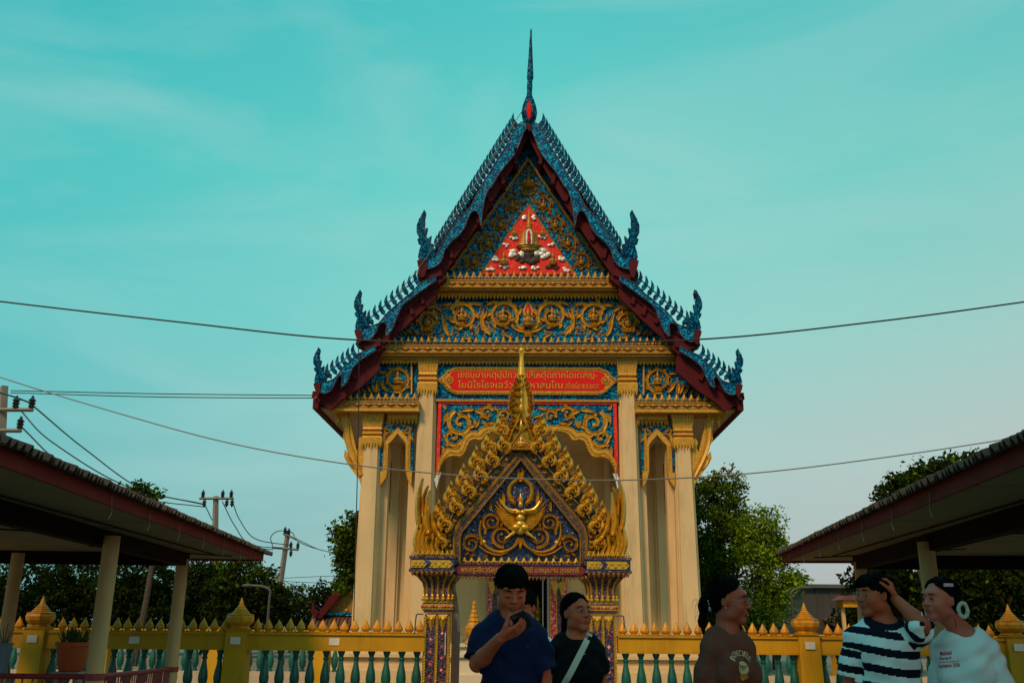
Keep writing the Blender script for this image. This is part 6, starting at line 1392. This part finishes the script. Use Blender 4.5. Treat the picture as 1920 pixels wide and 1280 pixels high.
    for s, (S, E_, W_, ar) in zip((-1,1), J):      # flat sleeve ends
        if True:
            d_ = (E_-S)/np.linalg.norm(E_-S); e = S+(E_-S)*SL[s]
            sl, p = sv.sub(e+d_*.06, .17); dd = (p-e)@d_; radv = np.linalg.norm(p-e-dd[...,None]*d_, axis=-1)-(ar+.050); lx = np.abs(p@Rb[:,0]-(lean[0]*1.2)*0); near = np.maximum(np.maximum(radv, dd-.13), (.150*bw+.020)-lx); outside = np.maximum(-dd, near); sv.F[sl] = np.maximum(sv.F[sl], -outside)
    ph = hash(label) % 7 if False else len(label) % 7
    sv.disp(lambda x,y,z: .0062*np.sin(26*x+17*z+ph+2.2*np.sin(11*z+ph))*np.sin(19*z-13*x+ph*2+1.5*np.sin(9*x))+.0036*np.sin(48*x-31*z+3*np.sin(16*z+ph)+20*y)+.0022*np.sin(60*z+25*x*np.sign(x)+18*y))
    sv.cut(lambda x,y,z: (zh-.06)-z+0*x+0*y)
    so = sv.obj('shirt', shirt_m, t)
    tv = Vol((-.30,-.30,.03), (.30,.30,zh+.12), .011)
    tv.ell(B(0,.01,zh-.01), (.165*bw,.118*bw,.13), .04, Rb)
    for s in (1,-1): tv.cap(B(s*.085,.01,zh-.02), B(s*.098,-.01,H*.28), .092, .068, .03); tv.cap(B(s*.098,-.01,H*.28), B(s*.10,.02,.07), .068, .062, .02)
    tv.obj('trousers', trousers, t)
    for s in (1,-1): q = B(s*.105,-.05,0); MB().lathe([(.05,.0),(.055,.02),(.05,.05),(.042,.085),(.02,.10)], (0,0,0), 12, sy=2.4).obj('shoe', 'shoe', t, True).matrix_basis = Matrix.Translation(Vector(q)) @ Matrix(Rb.tolist()).to_4x4()
    return t, so, B, C, R, J, o
def printed(parent, shirt, origin, ux, uy, nrm, co, faces, m, name='print', lift=.0025):
    """flat lettering laid onto the cloth: every point dropped along nrm onto the shirt"""
    bvh = bvhtree.BVHTree.FromObject(shirt, bpy.context.evaluated_depsgraph_get()) if False else bvhtree.BVHTree.FromPolygons([tuple(v.co) for v in shirt.data.vertices], [tuple(p.vertices) for p in shirt.data.polygons])
    n = Vector(nrm).normalized(); v = []
    for c in co:
        p = Vector(origin)+Vector(ux)*float(c[0])+Vector(uy)*float(c[1]); h = bvh.ray_cast(p+n*.3, -n, .6); v.append((h[0]+n*lift) if h[0] is not None else p)
    return MB().add(v, faces).obj(name, m, parent)
def subdiv(co, fs, it=1): return co, fs
def px2(x, y, Y): return P(x, y, Y)
# ---- haircuts
def hair_fringe(hv, C, R, vol=1.0, fr=.018, lowback=-.07, side=-.02, tuft=0):
    def E(c, r, k=.02, op='u'): hv.ell(C+R@np.array(c), r, k, R, op)
    E((0,.020,.046), (.085*vol,.100*vol,.083*vol)); E((0,.055,-.0), (.074*vol,.058,.078), .03); E((0,-.050,.064), (.066,.046,.040), .03)
    Rt = R.T
    X = np.stack(np.meshgrid(*hv.ax, indexing='ij'), -1).reshape(-1,3); q = (X-C)@R; q = q.reshape(*hv.n, 3); x, y, z = q[...,0], q[...,1], q[...,2]
    wav = .012*np.sin(70*x+1.3+tuft)+.008*np.sin(170*x+tuft*2)+.005*np.sin(330*x)
    facecut = np.maximum(z-(fr+wav-.9*np.maximum(0,np.abs(x)-.045)), y-(-.028)); hv.F = np.maximum(hv.F, -facecut).astype(np.float32)
    sidecut = np.maximum(z-side, y-.022); hv.F = np.maximum(hv.F, -sidecut).astype(np.float32); hv.F = np.maximum(hv.F, lowback-z).astype(np.float32)
def hair_tied(hv, C, R, fr=.055, bun=None, tail=None, vol=1.0):
    def E(c, r, k=.02, op='u'): hv.ell(C+R@np.array(c), r, k, R, op)
    E((0,.022,.044), (.083*vol,.098*vol,.087*vol)); E((0,.060,-.002), (.066,.052,.062), .03)
    X = np.stack(np.meshgrid(*hv.ax, indexing='ij'), -1).reshape(-1,3); q = (X-C)@R; q = q.reshape(*hv.n, 3); x, y, z = q[...,0], q[...,1], q[...,2]
    facecut = np.maximum(z-.108, y-(.004-(.60+.42*(.06-fr)/.014*.3)*z+.012*np.sin(60*z)*(np.abs(x) > .03))); hv.F = np.maximum(hv.F, -facecut).astype(np.float32)
    sidecut = np.maximum(z-.012, y-.018); hv.F = np.maximum(hv.F, -sidecut).astype(np.float32); hv.F = np.maximum(hv.F, -.075-z).astype(np.float32)
    if bun: 
        for c, r in bun: E(c, r, .012)
    if tail:
        for a, b, ra, rb in tail: hv.cap(C+R@np.array(a), C+R@np.array(b), ra, rb, .02)
def crew(sv, B, zs, J, C, R, nk, r=.068, dip=.03, back=.01):
    c = B(0,-.022,zs+.050); sv.ell(c, (r,r+.006,dip+.018), .010, None, 'd')
def stray(parent, C, R, starts, m='hair'):
    for pts in starts: MB().tube(smoothpath([tuple(C+R@np.array(p)) for p in pts], 4), list(np.linspace(.0012,.0005,(len(pts)-1)*4+1)), 4, False).obj('loose_strand', m, parent)
def foot(x, y, Y): p = P(x, y, Y); return (p.x, Y, 0)

# ---- 1 boy in the navy polo shirt reading his phone
Y = 5.05; C1 = P(959, 1106, Y); rt = foot(957, 1110, Y+.02)
ewl = dict(e=P(895,1244,Y-.02), w=P(937,1196,Y-.24), hand=dict(d=(.90,-.10,.42), n=(-.25,.55,.80), side=(-.3,-.25,1), curl=(.42,.38,.34,.34), spread=.03, thumb=(.4,.8)))
def polo(sv, B, zs, J, C, R, nk):
    crew(sv, B, zs, J, C, R, nk, .064, .045)
    for k in range(6): sv.ell(B(0,-.075-.006*k,zs+.035-.018*k), (.022-.003*k,.045,.016), .008, None, 'd')
p1, s1, B1, Ch, R1, J1, o1 = person('young man in a navy polo shirt looking down at the phone in his hand', rt, 1.76, math.radians(4), C1, math.radians(10), math.radians(22), 'skin', (ewl, None),
    lambda hv, C, R: hair_fringe(hv, C, R, 1.0, .016, -.075, -.030), polo, 'navy_cloth', (.84,.60), sh=.170, build=.95, brow=1.1, closed=True)
cv = Vol(B1(0,0,1.30)-np.array((.16,.16,0)), B1(0,0,1.62)+np.array((.16,.16,0)), .004); zs_ = 1.76*.832
cv.cap(B1(0,.020,zs_+.012), B1(0,.022,zs_+.052), .086, .068, .01); cv.cap(B1(0,.02,zs_-.05), B1(0,.022,zs_+.12), .058+.012, .058, .004, 'd'); cv.ell(B1(0,.0,zs_+.10), (.090,.090,.042), .006, None, 'd')
for k in range(8): cv.ell(B1(0,-.06-.008*k,zs_+.07-.016*k), (.040-.003*k,.05,.022), .008, None, 'd')
cv.obj('collar', 'navy_cloth', p1)
MB().box((-.002,-.001,-.0),(.002,.001,.001)); co, fs = text_mesh('logo', '▴', .008)
lp = B1(.075,-.2,zs_-.115); printed(p1, s1, lp, Rb if False else (1,0,0), (0,0,1), (0,-1,0), co, fs, 'print_red', 'chest_logo')
# phone
W_ = J1[0][2]; hd_ = np.array((.90,-.10,.42)); hd_ /= np.linalg.norm(hd_); n_ = np.array((-.25,.55,.80)); n_ -= hd_*(n_@hd_); n_ /= np.linalg.norm(n_); c_ = W_+hd_*.125+n_*.026+np.array((-.0,.0,.008)); side_ = np.cross(n_, hd_)
ph = thing('phone', 'black smartphone held in the right hand of the young man in navy', 'phone', tuple(c_+o1)); Mx = Matrix((hd_.tolist(), side_.tolist(), n_.tolist())).transposed().to_4x4()
bmk = MB().box((-.038,-.078,-.004),(.038,.078,.004)); me = bmk.mesh('phone_body'); bm = bmesh.new(); bm.from_mesh(me); bmesh.ops.bevel(bm, geom=bm.edges[:], offset=.003, segments=2, affect='EDGES'); bm.to_mesh(me); bm.free()
place('phone_body', me, 'phone', ph).matrix_basis = Mx; MB().box((-.030,-.070,-.0065),(-.008,-.048,-.0042)).obj('camera_bump', 'steel_grey', ph).matrix_basis = Mx; MB().box((-.035,-.074,.0042),(.035,.074,.0048)).obj('screen', 'gem', ph).matrix_basis = Mx

# ---- 2 young woman with glasses and a cream shoulder strap
Y = 6.2; rt = foot(1080, 1140, Y); C2 = P(1081, 1149, Y)
def sleeveless(sv, B, zs, J, C, R, nk): crew(sv, B, zs, J, C, R, nk, .072, .035)
p2, s2, B2, Ch2, R2, J2, o2 = person('young woman in a black top with round glasses and a cream shoulder strap', rt, 1.635, math.radians(12), C2, math.radians(34), math.radians(-6), 'skin', (None, None),
    lambda hv, C, R: hair_tied(hv, C, R, .046, None, [((.0,.085,-.02),(-.01,.10,-.12),.045,.040), ((-.01,.10,-.12),(-.02,.085,-.23),.040,.030), ((-.02,.085,-.23),(-.02,.08,-.31),.03,.012)], 1.0), sleeveless, 'black_cloth', .50, fem=1, sh=.165, build=.95)
stray(p2, Ch2, R2, [[(.02,-.085,.075),(.045,-.095,.045),(.060,-.088,.0)],[(-.02,-.085,.075),(-.05,-.092,.045),(-.066,-.075,-.01)],[(.01,-.09,.075),(.035,-.102,.05),(.05,-.10,.02)],[(.025,-.08,.08),(.055,-.085,.04),(.07,-.07,-.03)]])
glasses(Ch2, R2, 'thin round wire glasses worn by the young woman in black', rt)
bag = thing('shoulder_bag', 'cream strap and small bag slung across the black top', 'bag', rt)
bv = bvhtree.BVHTree.FromPolygons([tuple(v.co) for v in s2.data.vertices], [tuple(p.vertices) for p in s2.data.polygons]); L_ = []
for i in range(25):
    t_ = i/24; a_ = np.array(P(1106,1186,Y))*(1-t_)+np.array(P(1050,1290,Y))*t_-o2; h_ = bv.ray_cast(Vector((a_[0],-.6,a_[2])), Vector((0,1,0)), 1.2); y_ = h_[0].y-.006 if h_[0] is not None else (L_[-1][1] if L_ else -.1); L_.append((a_[0], y_, a_[2]))
sb = MB(); v_ = []
for i, p_ in enumerate(L_):
    q0 = L_[max(i-1,0)]; q1 = L_[min(i+1,24)]; tx, tz = q1[0]-q0[0], q1[2]-q0[2]; l_ = math.hypot(tx,tz); nx, nz = -tz/l_, tx/l_
    for s_ in (-.019, .019): v_ += [(p_[0]+nx*s_, p_[1], p_[2]+nz*s_), (p_[0]+nx*s_, p_[1]+.004, p_[2]+nz*s_)]
sb.add(v_, [(4*i,4*i+2,4*i+6,4*i+4) for i in range(24)]+[(4*i+1,4*i+5,4*i+7,4*i+3) for i in range(24)]+[(4*i,4*i+4,4*i+5,4*i+1) for i in range(24)]+[(4*i+2,4*i+3,4*i+7,4*i+6) for i in range(24)]); sb.obj('strap', 'strap', bag)
e_ = L_[-1]; MB().box((e_[0]-.20,-.08,e_[2]-.22),(e_[0]-.02,.02,e_[2]+.01)).obj('pouch', 'strap', bag)
co, fs = text_mesh('logo', 'Blackber', .042); printed(p2, s2, np.array(P(1090,1224,Y))-o2, (1,0,.10), (0,0,1), (0,-1,0), co, fs, 'print_white', 'small_print')

# ---- 3 boy half hidden behind the first
Y = 7.0; rt = foot(985, 1140, Y); C3 = P(982, 1140, Y)
p3, s3, B3, Ch3, R3, J3, o3 = person('boy in a pale green white shirt half hidden behind the young man in navy', rt, 1.64, math.radians(-10), C3, math.radians(-25), math.radians(15), 'skin', (None, None),
    lambda hv, C, R: hair_fringe(hv, C, R, .98, .045, -.06, -.0, 2), lambda *a: crew(*a), 'white_cloth', .6, sh=.19)

# ---- 4 young woman in the brown T-shirt, in profile
Y = 5.2; rt = foot(1362, 1122, Y); C4 = P(1367, 1127, Y)
p4, s4, B4, Ch4, R4, J4, o4 = person('young woman in a brown lettered T-shirt facing right, hair in a bun', rt, 1.695, math.radians(32), C4, math.radians(68), math.radians(2), 'skin_dark', (None, None),
    lambda hv, C, R: hair_tied(hv, C, R, .060, [((.0,.125,-.012),(.042,.036,.042)), ((.0,.100,-.0),(.03,.03,.036))], [((0,.140,-.03),(-.01,.145,-.11),.022,.018), ((-.01,.145,-.11),(.0,.135,-.17),.018,.008)], 1.03), lambda *a: crew(*a, r=.072, dip=.03), 'brown_cloth', .92, fem=1, sh=.150, build=.86, necky=-.01)
tr_ = thing('scrunchie', 'pale blue ruffled scrunchie around the bun of the young woman in brown', 'hair tie', rt); cc = Ch4+R4@np.array((0,.098,-.0)); mm_ = MB()
for k in range(16):
    a_ = 2*math.pi*k/16; q_ = cc+R4@np.array((.041*math.cos(a_), .004*math.sin(3*a_), .047*math.sin(a_))); mm_.ball(tuple(q_), (.0105,.0105,.0105), 7, 4)
mm_.obj('band', 'scrunchie', tr_, True)
stray(p4, Ch4, R4, [[(0,.15,.01),(0,.18,-.03),(.01,.185,-.10)],[(0,.15,-.02),(.01,.175,-.07),(.0,.19,-.13)],[(0,.145,-.05),(0,.165,-.12),(.01,.16,-.18)],[(.01,.15,.0),(.0,.19,.0),(.0,.2,-.05)]])
glasses(Ch4, R4, 'thin gold wire glasses worn by the young woman in brown', rt)
MB().ball(tuple(Ch4+R4@np.array((-.080,.004,-.034))), .0035, 6, 4).obj('earring', 'gem', p4) ; MB().ball(tuple(Ch4+R4@np.array((.080,.004,-.034))), .0035, 6, 4).obj('earring', 'gem', p4)
fz = math.radians(32); ux = (math.cos(fz), math.sin(fz), 0); nz_ = (math.sin(fz), -math.cos(fz), 0); oc = np.array(P(1390,1249,Y-.1))-o4
word = 'INCREDIBLE'
for i, chh in enumerate(word):
    co, fs = text_mesh('letter', chh, .021 if chh != 'I' else .010, .027); a_ = math.radians(140-100*i/9); th_ = a_-math.pi/2; rad = .078
    co = np.stack([co[:,0]*math.cos(th_)-co[:,1]*math.sin(th_)+rad*math.cos(a_), co[:,0]*math.sin(th_)+co[:,1]*math.cos(th_)+rad*math.sin(a_)-.012, co[:,2]], 1); printed(p4, s4, oc, ux, (0,0,1), nz_, co, fs, 'print_cream', 'shirt_letter')
co, fs = text_mesh('word', 'DESSERT', .052, .013); co[:,1] += .040; printed(p4, s4, oc, ux, (0,0,1), nz_, co, fs, 'print_grey', 'shirt_word')
dk = [(.033*math.cos(2*math.pi*k/20), .033*math.sin(2*math.pi*k/20)-.005, 0) for k in range(20)]+[(0,-.005,0)]; printed(p4, s4, oc, ux, (0,0,1), nz_, np.array(dk), [(k,(k+1)%20,20) for k in range(20)], 'print_cream', 'shirt_disc')
co, fs = text_mesh('word', 'Butter', .052, .019); co[:,1] += .004; printed(p4, s4, oc, ux, (0,0,1), nz_, co, fs, 'print_dark', 'shirt_word', .005)
co, fs = text_mesh('word', 'BISCUIT', .028, .006); co[:,1] -= .012; printed(p4, s4, oc, ux, (0,0,1), nz_, co, fs, 'print_grey', 'shirt_word', .005)
for kx, kz in ((-.012,-.045),(.006,-.043),(.018,-.052),(-.004,-.056)):
    dk = [(kx+.013*math.cos(2*math.pi*k/9)*(1+.15*(k%2)), kz+.010*math.sin(2*math.pi*k/9)*(1+.15*(k%2)), 0) for k in range(9)]; printed(p4, s4, oc, ux, (0,0,1), nz_, np.array(dk), [tuple(range(9))], 'fence_ochre', 'shirt_biscuit', .004)

# ---- 5 man in the striped shirt with a hand behind his head
Y = 5.7; rt = foot(1652, 1122, Y); C5 = P(1638, 1115, Y)
arm5 = dict(e=P(1729,1171,Y-.20), w=P(1679,1122,Y-.06), hand=dict(d=(-.18,.10,.95), n=(-1,.3,-.2), side=(-.2,-1,0), curl=(.75,.75,.8,.8), spread=0, thumb=(.2,.7)))
p5, s5, B5, Ch5, R5, J5, o5 = person('man in a navy and white striped shirt facing left, one hand behind his head', rt, 1.755, math.radians(-14), C5, math.radians(-70), math.radians(2), 'skin', (None, arm5),
    lambda hv, C, R: hair_fringe(hv, C, R, 1.02, .030, -.070, -.012, 3), lambda *a: crew(*a, r=.078, dip=.03), 'striped_cloth', .80, sh=.195, build=1.12, full=.010)
me = s5.data; co = np.zeros(len(me.vertices)*3); me.vertices.foreach_get('co', co); co = co.reshape(-1,3); zz_ = co[:,2]+.018*np.sin(co[:,0]*9+1)+.10*co[:,0]*.5*(co[:,0] > -.25)
per = .098; ph_ = ((zz_-1.012)/per) % 1.0; bandv = np.where(ph_ < .44, 1.0, 0.0)
# stripes on the sleeves run around the arm
for k_, (S, E_, W2, ar) in enumerate(J5):
    d_ = (E_-S)/np.linalg.norm(E_-S); tt = (co-S)@d_; rr = np.linalg.norm(co-S-tt[:,None]*d_, axis=1); on = (tt > .055) & (rr < ar+.05) & (tt < .4); b2 = (((tt-.02)/.085) % 1.0 > .52).astype(float); bandv = np.where(on, b2, bandv)
nb = np.linalg.norm(co-(B5(0,-.035,1.755*.832+.045)), axis=1); bandv = np.where((nb < .112) & (co[:,2] > 1.755*.832-.02), 1.0, bandv)
at = me.attributes.new('band', 'FLOAT', 'POINT'); at.data.foreach_set('value', bandv.astype(np.float32))
stray(p5, Ch5, R5, [[(.0,-.08,.085),(-.02,-.125,.07),(-.03,-.135,.02)],[(.02,-.08,.085),(.01,-.12,.08),(.01,-.13,.03)],[(-.03,-.08,.08),(-.045,-.11,.06),(-.05,-.12,.01)]])
glasses(Ch5, R5, 'thin wire glasses worn by the man in the striped shirt', rt, .021)

# ---- 6 young woman in the white T-shirt
Y = 5.6; rt = foot(1798, 1130, Y); C6 = P(1763, 1125, Y)
p6, s6, B6, Ch6, R6, J6, o6 = person('young woman in a white shirt with red print facing left, pink hair clip', rt, 1.70, math.radians(-38), C6, math.radians(-72), math.radians(-2), 'skin_fair', (None, None),
    lambda hv, C, R: hair_tied(hv, C, R, .062, [((.0,.09,-.02),(.045,.035,.045))], [((0,.050,-.03),(0,.072,-.105),.060,.036)], 1.04), lambda *a: crew(*a, r=.076, dip=.034), 'white_cloth', .95, fem=1, sh=.158, build=.96, full=.008, shoulder_drop=.01)
rg_ = thing('hair_ring', 'fluffy cream ring around the hair of the young woman in white', 'hair tie', rt); cc = np.array(P(1806,1143,Y-.10))-o6; mm_ = MB()
for k in range(30): a_ = 2*math.pi*k/30; mm_.ball((cc[0]+.030*math.cos(a_)*.8, cc[1]+RNG.normal(0,.003), cc[2]+.038*math.sin(a_)), .0115+RNG.normal(0,.0008), 7, 4)
mm_.obj('ring', 'fluff', rg_, True)
cl_ = thing('hair_clip', 'small pink and white hair clip on top of the dark hair', 'hair clip', rt)
bvh6 = [o for o in p6.children if o.name.startswith('hair') and 'strands' not in o.name][0]; bv = bvhtree.BVHTree.FromPolygons([tuple(v.co) for v in bvh6.data.vertices], [tuple(p.vertices) for p in bvh6.data.polygons])
q_ = np.array(P(1767,1097,Y))-o6; h_ = bv.ray_cast(Vector((q_[0], -.6, q_[2])), Vector((0,1,0)), 1.2); hy = (h_[0].y if h_[0] is not None else Ch6[1]-.08)
MB().box((q_[0]-.026,hy-.009,q_[2]-.009),(q_[0]+.026,hy+.003,q_[2]+.009)).obj('clip', 'pink', cl_); MB().ball((q_[0],hy-.008,q_[2]), (.012,.004,.006), 8, 4).obj('bow', 'print_white', cl_)
MB().tube([tuple(Ch6+R6@np.array(p)) for p in ((-.03,.06,-.09),(-.045,.06,-.16),(-.05,.03,-.22))] if False else [tuple(np.array(P(1779,1160,Y))-o6-np.array((0,.075,0))), tuple(np.array(P(1781,1176,Y))-o6-np.array((0,.085,0)))], .0018, 5).obj('necklace_cord', 'hair', p6)
fz = math.radians(-38); ux = (math.cos(fz), math.sin(fz), .10); nz_ = (math.sin(fz), -math.cos(fz), 0); oc = np.array(P(1770,1238,Y-.1))-o6
for txt, w_, h_, dx_, dz_ in (('Mahidol', .072, .022, -.010, .040), ('Harvard', .072, .019, -.014, .014), ('Asia Pacific Innovation Lab', .115, .007, .004, -.006), ('hackathon 2026', .122, .020, .004, -.026)):
    co, fs = text_mesh('word', txt, w_, h_, bold=.018); co[:,0] += dx_; co[:,1] += dz_; printed(p6, s6, oc, ux, (0,0,1), nz_, co, fs, 'print_red', 'shirt_word')
